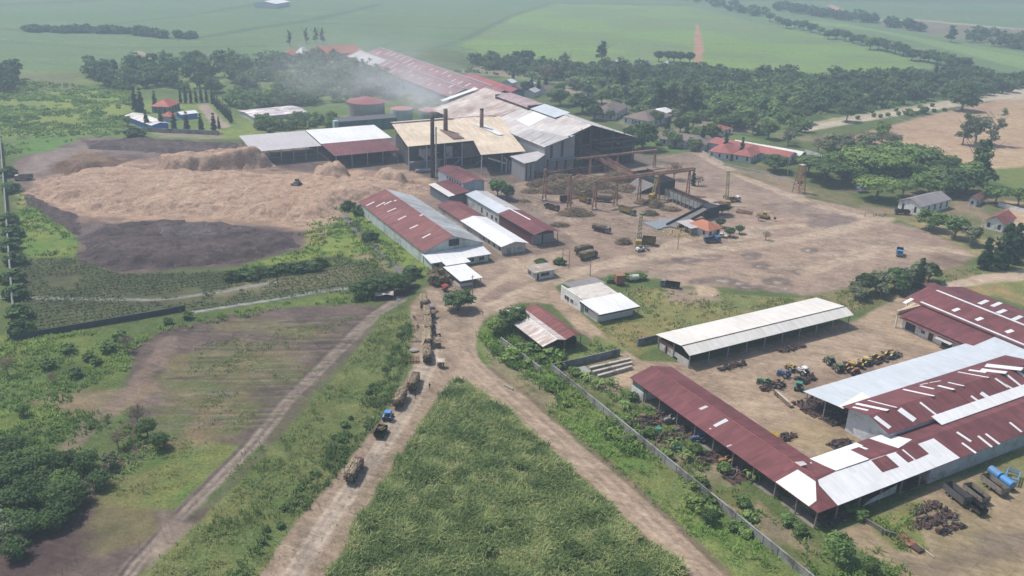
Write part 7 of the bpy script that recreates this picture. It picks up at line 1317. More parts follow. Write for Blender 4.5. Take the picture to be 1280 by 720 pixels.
# ---------------------------------------------------------------- gantry, conveyor, feeder, towers
GT = mat('gantry_rust', (0.27, 0.135, 0.095), 0.85, 0.3, 0.6, dirt=(0.36, 0.25, 0.2), damt=0.4)
def lattice_leg(mb, u, v, h, du=0.0, dv=0.9, top=0.35):
    for s in (-1, 1): mb.bar((u+du*s, v+dv*s, 0), (u+du*s*top, v+dv*s*top, h), 0.42)
    for i in range(5): z = h*(i+0.5)/6; k = 1-(1-top)*z/h; mb.bar((u-du*k, v-dv*k, z), (u+du*k, v+dv*k, z+h/8), 0.2)
for x, y, h, lb in ((680, 251, 14, 'rusty gantry column furthest left by the mill annex'), (711, 262, 15, 'rusty double gantry column beside the maroon wagon'), (742.5, 262, 12.5, 'rusty gantry column in front of the red cabbed truck')):
    u, v = loc(x, y); r = sthing('gantry_column', lb, 'column', u, v); b = MB((u, v, 0)); lattice_leg(b, u, v, h); b.build('leg', GT, r); MB((u, v, 0)).box((u-0.9, v-1.3, 0), (u+0.9, v+1.3, 0.5)).build('footing', CONC, r); MB((u, v, 0)).box((u-0.4, v-0.6, h-0.2), (u+0.4, v+0.6, h+0.3)).build('head', GT, r)
o = (-140, 93, 0); r = sthing('gantry', 'long rusty gantry with a beam on leaning lattice legs across the yard', 'gantry', -140, 93)
for v in (94, 106.5, 117): b = MB(o); lattice_leg(b, -140, v, 11.5); b.build('leg', GT, r)
b = MB(o); lattice_leg(b, -140, 134, 11.5); b.build('leg', GT, r)
b = MB(o)
for du in (-0.5, 0.5): b.box((-140+du-0.18, 84, 11.2), (-140+du+0.18, 136, 11.7)).box((-140+du-0.18, 84, 12.3), (-140+du+0.18, 136, 12.7))
for i in range(26): v = 84+i*2; b.bar((-140.5, v, 11.5), (-140.5, v+2, 12.4), 0.09).bar((-139.5, v+2, 11.5), (-139.5, v, 12.4), 0.09)
b.build('beam', GT, r)
o = (-188, 128, 0); r = sthing('gantry', 'second rusty gantry standing behind against the mill front', 'gantry', -188, 128)
for v in (112, 128, 151): b = MB(o); lattice_leg(b, -187, v, 8.5, 0, 0.7); b.build('leg', GT, r)
b = MB(o)
for du in (-0.5, 0.5): b.box((-187+du-0.15, 104, 8.4), (-187+du+0.15, 152, 9.2))
b.box((-187.5, 132, 8.6), (-186.5, 152, 9.3)); b.build('beam', GT, r)
o = (-136, 119, 0); r = sthing('cane_feeder', 'grey panelled cane feeder wall on stub legs running into the yard', 'conveyor', -136, 119)
MB(o).box((-138.5, 119.6, 1.9), (-114, 120.0, 5.0)).build('side_panel', mat('feeder_panel', (0.30, 0.305, 0.29), 0.8, 0.15, 0.6, dirt=(0.17, 0.13, 0.11), damt=0.4), r); MB(o).box((-138.5, 123.2, 1.9), (-114, 123.5, 5.2)).box((-138.5, 119.5, 5.0), (-114, 120.1, 5.25)).build('rail', DKRUST, r); MB(o).box((-138.5, 120.0, 1.7), (-114, 123.2, 1.95)).build('deck', DARKW, r)
for u in np.arange(-138.2, -113.5, 2.7): MB(o).box((u, 119.45, 0), (u+0.3, 119.6, 5.0)).box((u, 123.5, 0), (u+0.3, 123.7, 5.0)).build('post', STEEL, r)
MB(o).box((-114, 118.6, 0), (-108, 124.5, 4.6)).build('drive_house', DARKW, r); MB(o).slab([(-113, 124.5, 5.2), (-107, 124.5, 5.6), (-107, 129, 5.6), (-113, 129, 5.2)]).build('roof', DKRUST, r); MB(o).box((-110, 124, 5.3), (-108, 126.5, 5.4)).build('roof_sheet', WHT, r)
o = (-108, 100, 0); r = sthing('ramp_conveyor', 'dark sloping conveyor leading down from the feeder to the steel table', 'conveyor', -108, 100)
MB(o).slab([(-112, 119, 4.0), (-107.5, 119, 4.0), (-102.5, 98, 0.4), (-107, 96, 0.4)], 0.25).build('belt', mat('dull_apron', (0.17, 0.155, 0.145)), r)
for (a, b_) in (((-112, 119), (-107, 96)), ((-107.5, 119), (-102.5, 98))): MB(o).add([(a[0]-0.15, a[1], 3.6), (a[0]+0.15, a[1], 3.6), (a[0]+0.15, a[1], 5.0), (a[0]-0.15, a[1], 5.0), (b_[0]-0.15, b_[1], 0.05), (b_[0]+0.15, b_[1], 0.05), (b_[0]+0.15, b_[1], 1.3), (b_[0]-0.15, b_[1], 1.3)], [(0, 1, 2, 3), (7, 6, 5, 4), (0, 4, 5, 1), (1, 5, 6, 2), (2, 6, 7, 3), (3, 7, 4, 0)]).build('side_wall', DARKW, r)
MB(o).box((-114, 89.5, 0.0), (-104.5, 92.5, 0.5)).box((-113.5, 92.5, 0.0), (-105.5, 106, 0.42)).build('receiving_table', mat('table_steel', (0.22, 0.25, 0.28), 0.5, 0.15), r)
o = (-166, 122, 0); r = sthing('cane_bin', 'dark blue-black steel carrier bin under the gantry', 'bin', -166, 122); MB(o).box((-166, 122, 0.0), (-145, 122.4, 6)).box((-166, 130, 0), (-145, 130.4, 6.5)).box((-166, 122, 0), (-165.6, 130.4, 6)).box((-145.4, 122, 0), (-145, 130.4, 6)).build('side', DARKW, r); MB(o).box((-165, 123, 0), (-146, 129.5, 3.5)).build('carrier', JUNKM[3], r); MB(o).slab([(-160, 112, 0.2), (-150, 112, 0.2), (-148, 122, 4), (-162, 122, 4)], 0.3).build('apron', mat('dull_apron', (0.17, 0.155, 0.145), 0.9, 0.2, 0.5), r)
o = (-101, 97, 0); r = sthing('sample_shed', 'small pale flat-roofed shed on yellow posts beside the orange-roofed hut', 'shed', -101, 97); MB(o).sheet([(-102, 3.5), (-93, 3.2)], 96.8, 104, 'v').build('roof', GREYu, r); posts(r, o, [(u, v, 0, 3.2) for u in (-101, -97.3, -93.6) for v in (97.3, 103.5)], YELP, 0.14); MB(o).box((-101, 100.5, 0), (-94, 103.8, 2.2)).build('wall', GREYW, r); windows(r, o, [(-99.5, 0.8, -98.3, 2.0)], ('v', 100.5, -1))
npP = at(852, 292); V, Q, T = sticks(np.column_stack([npP[0]+HR.normal(size=900)*5.5, npP[1]+HR.normal(size=900)*2.6, HR.uniform(0.05, 0.3, 900)]), 0.9, HR, None, 0.09, 0.08); npmesh('straw_litter', V, Q, leafmat('yellow_straw', [(0.42, 0.33, 0.17), (0.55, 0.45, 0.26)], 0.05), T, kind='stuff')
u, v = loc(998, 241); o = (u, v, 0); r = sthing('truss_tower', 'red-brown truss tower standing at the far edge of the yard', 'tower', u, v); h = 13.2; b = MB(o)
c4 = [(-1, -1), (1, -1), (1, 1), (-1, 1)]
for k in range(4):
    a = c4[k]; n_ = c4[(k+1) % 4]; lg = MB(o).bar((u+a[0]*2.0, v+a[1]*2.0, 0), (u+a[0]*1.1, v+a[1]*1.1, h), 0.3); lg.build('leg', GT, r)
    for i in range(1, 7): z0, z1 = h*i/7, h*(i+1)/7; k0, k1 = 2.0-0.9*z0/h, 2.0-0.9*z1/h; b.bar((u+a[0]*k0, v+a[1]*k0, z0), (u+n_[0]*k1, v+n_[1]*k1, z1), 0.11); b.bar((u+a[0]*k0, v+a[1]*k0, z0), (u+n_[0]*k0, v+n_[1]*k0, z0), 0.12)
b.build('bracing', mat('faded_red_steel', (0.30, 0.12, 0.10), 0.8, 0.25), r); MB(o).box((u-0.8, v-0.8, 4.2), (u+0.8, v+0.8, 5.8)).build('hopper', P_BRN, r); MB(o).box((u-1.2, v-1.2, h), (u+1.2, v+1.2, h+0.2)).build('platform', P_PALE, r)
o = (-197, 112, 0); r = sthing('cane_carrier', 'rusty inclined cane carrier climbing from the bin into the open mill end', 'conveyor', -197, 112)
for s_ in (-1, 1): MB(o).add([(-166, 126+s_*1.8-0.1, 1.0), (-166, 126+s_*1.8+0.1, 1.0), (-166, 126+s_*1.8+0.1, 3.0), (-166, 126+s_*1.8-0.1, 3.0), (-202, 120+s_*1.8-0.1, 7.0), (-202, 120+s_*1.8+0.1, 7.0), (-202, 120+s_*1.8+0.1, 9.0), (-202, 120+s_*1.8-0.1, 9.0)], [(0, 1, 2, 3), (7, 6, 5, 4), (0, 4, 5, 1), (1, 5, 6, 2), (2, 6, 7, 3), (3, 7, 4, 0)]).build('side_wall', GT, r)
MB(o).slab([(-166, 124.3, 1.6), (-166, 127.7, 1.6), (-202, 121.7, 7.6), (-202, 118.3, 7.6)], 0.3).build('belt', DKRUST, r)
for k in range(1, 5): MB(o).box((-166-7*k-0.15, 126-1.2*k-1.6, 0), (-166-7*k+0.15, 126-1.2*k-1.3, 1.2+1.2*k)).box((-166-7*k-0.15, 126-1.2*k+1.3, 0), (-166-7*k+0.15, 126-1.2*k+1.6, 1.2+1.2*k)).box((-166-7*k-0.1, 126-1.2*k-1.6, 1.0+1.2*k), (-166-7*k+0.1, 126-1.2*k+1.6, 1.2+1.2*k)).build('trestle', GT, r)
o = (-192, 95, 0); r = sthing('cane_carrier', 'low rusty carrier frame along the foot of the mill front', 'conveyor', -192, 95)
b = MB(o).box((-193, 84, 2.2), (-190, 124, 2.5)); b.build('deck', DKRUST, r)
for k in range(7): MB(o).box((-193, 84+6.4*k, 0), (-190, 84.3+6.4*k, 3.4)).build('frame', GT, r)
MB(o).box((-190, 84, 3.2), (-189.8, 124, 3.5)).build('rail', GT, r)
for i, (x, y, lb) in enumerate(((724, 222, 'rusty beams stacked at the foot of the mill wall'), (758, 240, 'rusty beams between the red cabbed truck and the mill'), (800, 232, 'rusty beams behind the leaning gantry leg'), (862, 258, 'scrap beams beside the cane feeder'), (930, 266, 'scrap steel left of the yellow digger'), (712, 248, 'broken steel behind the maroon wagon'))):
    b = MB(); rg = np.random.default_rng(400+i)
    for k in range(16): a = rg.uniform(-0.5, 0.5); yy = rg.uniform(-1.6, 1.6); z = rg.uniform(0.1, 1.0); b.bar((-3.5*math.cos(a), yy-3*math.sin(a), z), (3.5*math.cos(a), yy+3*math.sin(a), z+rg.uniform(-.2, .4)), 0.22)
    b.box((-3, -1.6, 0), (3, 1.6, 0.3)); o_ = b.build('beam_stack', GT, None, label=lb, category='beams'); o_.location = vpos(x, y); o_.rotation_euler = (0, 0, rg.uniform(0, 3))
grab_crane('yellow-boomed grab crane between the gantry and the feeder wall', 815, 250, R(60), P_YEL, P_PYEL, P_PYEL, 10)
dozer('yellow loader nosing into the big cane heap by the mill', 728, 246, R(100), P_YEL, True)
truck('empty maroon cane truck beside the gantry legs', 690, 262, heading((690, 262), (712, 268)), P_MAR, P_BRN, 7.0, True, 0.9)
cane_truck('grey cabbed truck', 'waiting in the yard left of the crane', 752, 290, (770, 294), 24, cab=P_GRY, bed=P_MAR, L=7.4, top=3.2)
# cane trash, leaves and stalks trodden over the yard and the roads
def trash(name, polys, n, ln, wd, seed, m):
    rng = np.random.default_rng(seed); P = np.vstack([rand_in(gpoly(q), n, rng) for q in polys]); P = P[fbm(P[:, 0], P[:, 1], 8, seed) > 0.36+0.28*rng.random(len(P))]
    V, Q, T = sticks(np.column_stack([P, rng.uniform(0.10, 0.22, len(P))]), ln, rng, None, wd, 0.04); npmesh(name, V, Q, m, T, kind='stuff')
trash('cane_trash', [[(645, 236), (700, 226), (770, 214), (830, 225), (850, 262), (800, 285), (720, 285), (660, 262)]], 3600, 1.3, 0.055, 201, CANEM)
trash('cane_trash', [[(330, 720), (385, 636), (442, 572), (494, 505), (520, 452), (522, 380), (556, 362), (562, 460), (545, 496), (505, 560), (456, 638), (405, 724)]], 1500, 0.6, 0.03, 202, leafmat('pale_trash', [(0.24, 0.18, 0.13), (0.40, 0.32, 0.23), (0.52, 0.44, 0.33)], 0.05))
trash('cane_trash', [[(640, 300), (760, 280), (900, 290), (1080, 280), (1190, 310), (1100, 345), (900, 358), (760, 345)]], 260, 0.9, 0.06, 203, leafmat('dark_trash', [(0.07, 0.05, 0.042), (0.14, 0.105, 0.085), (0.33, 0.27, 0.21)], 0.05))
# posts and poles
def pole(label, x, y, h, arm=True, m=WOODP, group=None):
    r = thing('utility_pole', label, 'pole', vpos(x, y), HR.uniform(0, 3)); MB().tube((0, 0, 0), (0, 0, h), 0.15, 0.10, 8).build('shaft', m, r)
    if arm: MB().box((-0.06, -0.9, h-0.7), (0.06, 0.9, h-0.55)).build('crossarm', m, r)
for x, y, h, lb in ((711, 336, 7, 'thin pole by the clipped hedge'), (737.5, 345, 6.5, 'thin pole behind the office porch'), (703, 330, 6, 'short pole near the gatehouse hedge'), (590.5, 371, 7.5, 'pole with a crossarm right of the lower white canopy'), (847, 312, 6.5, 'thin pole out on the bare yard'), (783, 364, 3.0, 'short post on the meadow by the orange machine')): pole(lb, x, y, h, 'crossarm' in lb)
pole('pale leaning lamp mast between the trees and the truss tower', 984, 219, 10, False, P_WHT); pole('white pole at the near end of the long thin wall', 20.5, 396, 8, False, P_WHT); pole('slim pale post before the dark red house', 1226, 288, 7, False, P_WHT); pole('thin steel pole in the yard by the round tree', 544, 232, 9, False, STEEL) if False else None
for x, y, lb in ((497, 384, 'white post by the thicket at the channel foot'), (640, 318, 'pole at the store row end')): pole(lb, x, y, 3.5, False, P_WHT)
# open tarpaulin shelters
def tarp(label, x, y, hd, L, Wd, h, m):
    r = thing('tarpaulin_shelter', label, 'shelter', vpos(x, y), hd); b = MB(); n = 6
    rows = [[(-L/2+L*i/n, -Wd/2+Wd*j/n, h-0.35*abs(j/n-0.5)*2-0.25*math.sin(i*1.3+j)) for i in range(n+1)] for j in range(n+1)]
    b.add([p for rw in rows for p in rw]+[(p[0], p[1], p[2]-0.04) for rw in rows for p in rw], [(j*(n+1)+i, j*(n+1)+i+1, (j+1)*(n+1)+i+1, (j+1)*(n+1)+i) for j in range(n) for i in range(n)]+[((n+1)**2+(j+1)*(n+1)+i, (n+1)**2+(j+1)*(n+1)+i+1, (n+1)**2+j*(n+1)+i+1, (n+1)**2+j*(n+1)+i) for j in range(n) for i in range(n)]); b.build('sheet', m, r)
    for sx in (-1, 1):
        for sy in (-1, 1): MB().tube((sx*L*0.47, sy*Wd*0.47, 0), (sx*L*0.47, sy*Wd*0.47, h-0.4), 0.05, n=5).build('post', WOODP, r)
tarp('blue tarpaulin shelter in the shade of the bright flat-topped tree', 1076, 240, 0.3, 6, 4, 2.6, P_BLUE); tarp('grey tarpaulin under the thicket at the channel foot', 480, 373, 0.2, 6, 3.5, 2.2, P_PALE)
# ---------------------------------------------------------------- along the truck road
def stall(label, x, y, hd, m, k):
    r = thing('handcart', label, 'cart', vpos(x, y), hd); MB().box((-0.9, -0.55, 0.5), (0.9, 0.55, 1.1)).build('box', P_BRN, r); MB().slab([(-1.2, -0.8, 2.0), (1.2, -0.8, 2.0), (1.1, 0.8, 2.25), (-1.1, 0.8, 2.25)], 0.05).build('awning', m, r)
    for s in (-1, 1): wheel(r, 0.2, s*0.62, 0.33, 0.1)
    q = MB()
    for sx in (-0.85, 0.85):
        for s in (-0.5, 0.5): q.box((sx-0.03, s-0.03, 1.1), (sx+0.03, s+0.03, 2.1))
    q.build('awning_posts', WOODP, r)
for i, (x, y, lb) in enumerate(((551, 459, 'handcart with a pale awning nearest the road fork'), (547, 434, 'handcart with a dark awning beside the front queued truck'), (540, 389, 'handcart beside the last queued truck'), (556, 364, 'red and white handcart by the dry brown bush'), (541, 397, 'low handcart between the third and last queued loads'))): stall(lb, x, y, 0.3*i, (P_PALE, P_BRN, P_GRY, P_RED, P_BRN)[i], i)
def motorbike(label, x, y, hd, col):
    r = thing('motorbike', label, 'motorbike', vpos(x, y), hd)
    wheel(r, 0.62, 0, 0.30, 0.10); wheel(r, -0.62, 0, 0.30, 0.12)
    MB().loft([[(-0.75, -0.13, 0.62), (-0.75, 0.13, 0.62), (-0.75, 0.10, 0.80), (-0.75, -0.10, 0.80)], [(0.05, -0.14, 0.5), (0.05, 0.14, 0.5), (0.05, 0.12, 0.75), (0.05, -0.12, 0.75)], [(0.5, -0.12, 0.5), (0.5, 0.12, 0.5), (0.45, 0.10, 0.95), (0.45, -0.10, 0.95)]]).build('body', col, r)
    MB().box((-0.75, -0.14, 0.80), (-0.05, 0.14, 0.88)).build('saddle', JUNKM[3], r); MB().bar((0.42, -0.35, 1.02), (0.42, 0.35, 1.02), 0.05).bar((0.45, 0, 0.9), (0.62, 0, 0.3), 0.06).build('handlebar', CHAS, r); MB().tube((0.5, 0, 0.86), (0.58, 0, 0.86), 0.09, n=8).build('headlight', LAMP, r)
for x, y, lb, c in ((543, 410, 'dark red motorbike right of the second queued trailer', P_MAR), (544, 418, 'black motorbike right of the second queued trailer', P_BLK), (547.5, 420.5, 'black motorbike furthest right of the queue', P_BLK), (549, 433.5, 'dark motorbike by the dark-awninged handcart', P_BLK), (517.5, 398, 'dark motorbike on the left of the road by the thicket', P_BLK), (522, 409, 'red motorbike on the left road edge', P_RED), (543, 404, 'grey motorbike beside the third queued load', P_GRY)): motorbike(lb, x, y, HR.uniform(0, 6), c)
r = thing('cane_rack', 'rusty steel cane rack lying on the left road edge', 'rack', vpos(513, 453), heading((505, 453), (521, 452.5))); b = MB()
for z in (0.1, 1.3): b.bar((-2.4, -0.5, z), (2.4, -0.5, z), 0.12).bar((-2.4, 0.5, z), (2.4, 0.5, z), 0.12)
for x_ in np.arange(-2.4, 2.5, 0.8): b.bar((x_, -0.5, 0.1), (x_, -0.5, 1.3), 0.1).bar((x_, 0.5, 0.1), (x_, 0.5, 1.3), 0.1).bar((x_, -0.5, 0.1), (x_, 0.5, 0.1), 0.08)
b.build('frame', mat('rack_rust', (0.16, 0.055, 0.04), 0.85, 0.3), r)
o_ = MB().tube((0, 0, 0.02), (0, 0, 0.45), 1.0, 1.25, 14).tube((0, 0, 0.46), (0, 0, 0.5), 0.9, n=14).build('stone_trough', CONC, None, label='round stone trough on the left road edge', category='trough'); o_.location = vpos(517.5, 439)
o_ = MB().tube((-2, 0, 0.15), (2, 0.3, 0.15), 0.13, 0.09, 8).tube((-1.4, 0.5, 0.12), (1.6, 0.9, 0.12), 0.1, n=7).build('timber_poles', WOODP, None, label='pale timber poles lying on the left road edge', category='poles'); o_.location = vpos(518, 428)
o_ = MB().tube((-1.6, 0, 0.25), (1.6, 0, 0.25), 0.25, n=10).build('concrete_pipe', CONC, None, label='grey pipe lying in the grass on the right road bank', category='pipe'); o_.location = vpos(636, 485); o_.rotation_euler = (0, 0, R(-45))
# ---------------------------------------------------------------- compound: parked tractors, harvesters, scrap
tr = lambda x, y, a, c, lb, can=True, g=False: tractor(lb, x, y, a, c, can, g)
tr(955, 481, 2.6, P_GRN, 'bright green tractor without canopy, leftmost in the compound', False); tr(980, 471, 2.4, P_BLUE, 'blue bonneted tractor in the compound', False); tr(989, 463, 2.0, P_YEL, 'yellow tractor furthest back of the left tractor group', False); tr(1003, 468, 2.2, P_WHT, 'tractor with a white canopy in the left tractor group', True); tr(998, 487, 1.2, P_TEAL, 'teal green tractor with canopy by the silver roof corner', True, True); tr(972, 484, 2.4, P_BRN, 'rusty red tractor between the green and the teal one', False)
tr(1036, 455, 1.9, P_DGRN, 'dull green tractor with a pale canopy, left of the right group', True, True); tr(1047, 464, 1.9, P_DGRN, 'dull green tractor nearer the silver roof', True, True); tr(1064, 462, 0.6, P_YEL, 'yellow tractor beside the dull green pair', True); tr(1082, 456, 0.5, P_PYEL, 'pale yellow tractor in the middle of the right group', True); tr(1066, 467, 0.4, P_ORG, 'orange tractor at the silver roof edge', False); tr(1074, 459, 1.1, P_YEL, 'second yellow tractor in the right group', False); tr(1098, 450, 0.4, P_YEL, 'yellow tractor among the rusty implements', False); tr(1112, 447, 0.7, P_PYEL, 'last pale tractor before the wall', False)
tr(874, 552, 3.3, P_BLUE, 'blue tractor under the long red shed', True); tr(838, 528, 3.6, P_GRY, 'grey tractor under the red shed by the white room', False); tr(908, 580, 3.4, P_ORG, 'orange tractor parked at the red shed posts', False)
def scrap(label, x, y, n, sp, seed, cat='scrap heap', zs=1.0):
    rng = np.random.default_rng(seed); p = at(x, y); o = junk_mb((0, 0, 0), 0, 0, n, sp, rng, 0.02, zs).build('scrap_heap', JUNKM, None, label=label, category=cat); o.location = (p[0], p[1], 0); o.rotation_euler = (0, 0, TH+math.pi/2); return o
for i, (x, y, n, sp, lb) in enumerate(((966, 484, 26, (4, 1.6), 'rusty implements between the tractors of the left group'), (1008, 474, 22, (3, 2), 'dark implements behind the white canopied tractor'), (1092, 452, 40, (4, 2), 'rusty yellow implements in the middle of the right tractor group'), (1110, 446, 40, (4, 2), 'brown implements at the right end of the right group'), (1060, 459, 20, (3, 1.5), 'pale implements beside the dull green tractors'), (1030, 512, 46, (6, 2.6), 'dark scrap in the shade of the silver roof corner'), (1046, 524, 40, (4, 2.5), 'dark scrap by the whitewashed gable wall'), (1012, 505, 20, (4, 2), 'scattered scrap on the bare ground left of the silver roof'),
        (1050, 556, 24, (3, 1.5), 'grey rubble before the white roof valley'), (983, 548, 14, (3, 1), 'rusty bars stacked beside the red shed roof'), (1156, 637, 22, (4, 1.0), 'rusty scrap row behind the workshop, upper end'), (1172, 649, 34, (5, 1.5), 'rusty scrap row behind the workshop, thickest part'), (1188, 661, 18, (3.5, 1.0), 'rusty scrap row behind the workshop, lower end'), (1150, 656, 10, (2, 1.2), 'brown scrap box in the green patch behind the workshop'), (820, 526, 30, (5, 2), 'dark scrap under the red shed next to the white room'), (845, 545, 30, (5, 2), 'machine parts under the red shed, second bay'), (893, 572, 30, (5, 2), 'machine parts under the red shed, right of the blue tractor'), (930, 594, 30, (5, 2), 'machine parts under the red shed near its lower end'), (806, 530, 16, (2.5, 1.6), 'scrap drums in the wall garden'), (832, 548, 16, (2.5, 1.6), 'scrap sheets in the wall garden'), (1110, 612, 30, (6, 2), 'parts stored under the white patched wing'), (1140, 602, 26, (5, 2), 'parts stored under the right part of the white patched wing'), (1035, 648, 24, (3, 2.4), 'dark scrap at the shed corner'), (915, 458, 22, (5, 1.2), 'scrap in the shade under the left half of the bone-white shed'), (990, 436, 22, (5, 1.2), 'machinery under the right half of the bone-white shed'), (672, 425, 18, (5, 2), 'timber stored under the corrugated shed'), (560, 350, 12, (2, 1.5), 'crates beside the lower white canopy'))): scrap(lb, x, y, n, sp, 300+i)
def drum(label, x, y, col):
    r = thing('oil_drum', label, 'drum', vpos(x, y)); MB().tube((0, 0, 0), (0, 0, 1.1), 0.75, n=16).build('shell', col, r); b = MB()
    for z in (0.35, 0.72): b.tube((0, 0, z), (0, 0, z+0.05), 0.79, n=16, cap=False)
    b.build('hoop', col, r); MB().tube((0, 0, 1.1), (0, 0, 1.15), 0.68, n=16).build('lid', col, r)
drum('green drum in the wall garden, left of two', 823, 540, P_TEAL); drum('green drum in the wall garden, right of two', 846, 563, P_TEAL); drum('brown drum by the banana plants', 803, 523, P_BRN)
# beams behind the cross wall
for k, (a, b_, lb) in enumerate((((737, 463), (788, 451.5), 'long pale concrete beam furthest back of the three'), ((741, 468), (790, 456), 'long pale concrete beam in the middle of three'), ((747, 473), (790, 461), 'long pale concrete beam nearest of three'))):
    p, q = at(*a), at(*b_); d = q-p; L = np.linalg.norm(d); o_ = MB().ext([(-0.45, 0.02), (0.45, 0.02), (0.45, 0.2), (0.15, 0.3), (0.15, 0.75), (0.4, 0.85), (0.4, 1.0), (-0.4, 1.0), (-0.4, 0.85), (-0.15, 0.75), (-0.15, 0.3), (-0.45, 0.2)], 0, L, 'u').build('concrete_beam', mat('pale_beam', (0.46, 0.41, 0.36), 0.9, 0.15, 0.5, dirt=(0.25, 0.21, 0.18), damt=0.4), None, label=lb, category='beam'); o_.location = Vector(p); o_.rotation_euler = (0, 0, math.atan2(d[1], d[0]))
r = thing('slab_stack', 'stack of grey slabs by the corner of the cross wall', 'slab stack', vpos(729, 467), TH)
for k in range(5): MB().box((-1.6-0.1*k, -2.6, 0.22*k), (1.6, 2.4-0.2*k, 0.22*k+0.18)).build('slab', CONC, r)
# trailers behind the workshop
hdT = heading((1190, 612), (1225, 640))
trailer('dark grey hopper trailer, leftmost behind the workshop', 1195, 624, hdT, P_GRY, 6.0, 1.5, 'tipping_trailer'); trailer('low dark trailer coupled in front of the grey hopper trailer', 1218, 638, hdT, P_BLK, 4.6, 0.7, 'flat_trailer', False); trailer('brown trailer with a pale floor, between the grey and the wooden one', 1219, 622, hdT, P_PALE, 5.6, 1.0, 'flat_trailer'); trailer('pale wooden slatted trailer beside the blue tanker', 1242, 612, hdT, P_PALE, 6.0, 1.3, 'slatted_trailer')
r = thing('blue_tanker', 'bright blue tank implement behind the workshop', 'tank', vpos(1250, 604), hdT); MB().tube((-3.2, 0, 1.6), (-0.2, 0, 1.6), 0.95, n=14).tube((0.2, 0, 1.5), (3.2, 0, 1.5), 0.9, n=14).build('tank', P_SKY, r); MB().box((-3, -0.6, 0.5), (3.6, 0.6, 0.7)).build('chassis', CHAS, r)
for x_ in (-1.5, 1.0):
    for s in (-1, 1): wheel(r, x_, s*0.8, 0.45, 0.3)
r = thing('plough_carrier', 'bright blue steel frame implement at the right edge', 'implement', vpos(1264, 600), hdT-0.9); b = MB()
for z in (0.8, 1.6): b.bar((-2.2, -1.2, z), (2.2, -1.2, z), 0.2).bar((-2.2, 1.2, z), (2.2, 1.2, z), 0.2).bar((-2.2, -1.2, z), (-2.2, 1.2, z), 0.2).bar((2.2, -1.2, z), (2.2, 1.2, z), 0.2)
for x_ in (-2.2, 0, 2.2): b.bar((x_, -1.2, 0.1), (x_, -1.2, 1.6), 0.18).bar((x_, 1.2, 0.1), (x_, 1.2, 1.6), 0.18)
b.build('frame', P_SKY, r); MB().bar((2.2, 0, 0.8), (5.0, -1.5, 0.5), 0.2).build('drawbar', P_GRY, r)
r = thing('rusty_wagon', 'rusty flat wagon bed lying by the yard track behind the workshop', 'wagon', vpos(1136, 680), heading((1125, 672), (1150, 690))); MB().box((-2.4, -1.1, 0.35), (0.9, 1.1, 0.55)).build('bed', RUST, r); MB().box((0.9, -0.8, 0.1), (3.0, 0.8, 0.6)).build('engine_frame', DKRUST, r); MB().bar((0.4, 1.4, 0.2), (5, 1.0, 0.2), 0.2).build('pole', P_PALE, r)
wallrun('low broken wall running from the shed corner into the yard', [loc(1080, 652), loc(1106, 668), loc(1120, 672)], 0.9, m=mat('broken_wall', (0.16, 0.14, 0.13), 0.95, 0.3))
r = thing('long_trailer', 'long narrow pale trailer bed lying in front of the left tractor group', 'trailer', vpos(978, 500), heading((967, 489), (988, 508))); MB().box((-4.2, -0.6, 0.5), (4.2, 0.6, 0.8)).build('bed', P_PALE, r); MB().box((-4.2, -0.65, 0.8), (4.2, -0.5, 1.2)).build('side_board', P_BRN, r)
for x_ in (-2.5, -1.5):
    for s in (-1, 1): wheel(r, x_, s*0.6, 0.4, 0.25)
b = MB()
for k in range(6): b.box((-2.2, -0.9+0.3*k, 0.05), (2.2, -0.75+0.3*k, 0.25))
o_ = b.build('timber_stack', YELP, None, label='stack of yellowish timbers lying beside the red shed roof', category='timber'); o_.location = vpos(972, 546); o_.rotation_euler = (0, 0, heading((965, 540), (985, 552)))
# ---------------------------------------------------------------- people and goats
SKIN = mat('skin', (0.22, 0.115, 0.07), 0.7, 0.05); HAIR = mat('dark_hair', (0.012, 0.010, 0.010), 0.7, 0.1)
def skinned(name, joints, edges, mats, assign, root=0):
    me = bpy.data.meshes.new(name); me.from_pydata([j[:3] for j in joints], edges, []); ob = bpy.data.objects.new(name, me); COL.objects.link(ob)
    md = ob.modifiers.new('s', 'SKIN'); sv = me.skin_vertices[0].data
    for q, j in zip(sv, joints): q.radius = (j[3], j[4] if len(j) > 4 else j[3])
    for i, q in enumerate(sv): q.use_root = i == root
    ob.modifiers.new('d', 'SUBSURF').levels = 1
    dg = bpy.context.evaluated_depsgraph_get(); m2 = bpy.data.meshes.new_from_object(ob.evaluated_get(dg)); bpy.data.objects.remove(ob)
    m2.materials.clear()
    for m in mats: m2.materials.append(m)
    for p in m2.polygons: p.material_index = assign(p.center); p.use_smooth = True
    m2.name = name; return m2
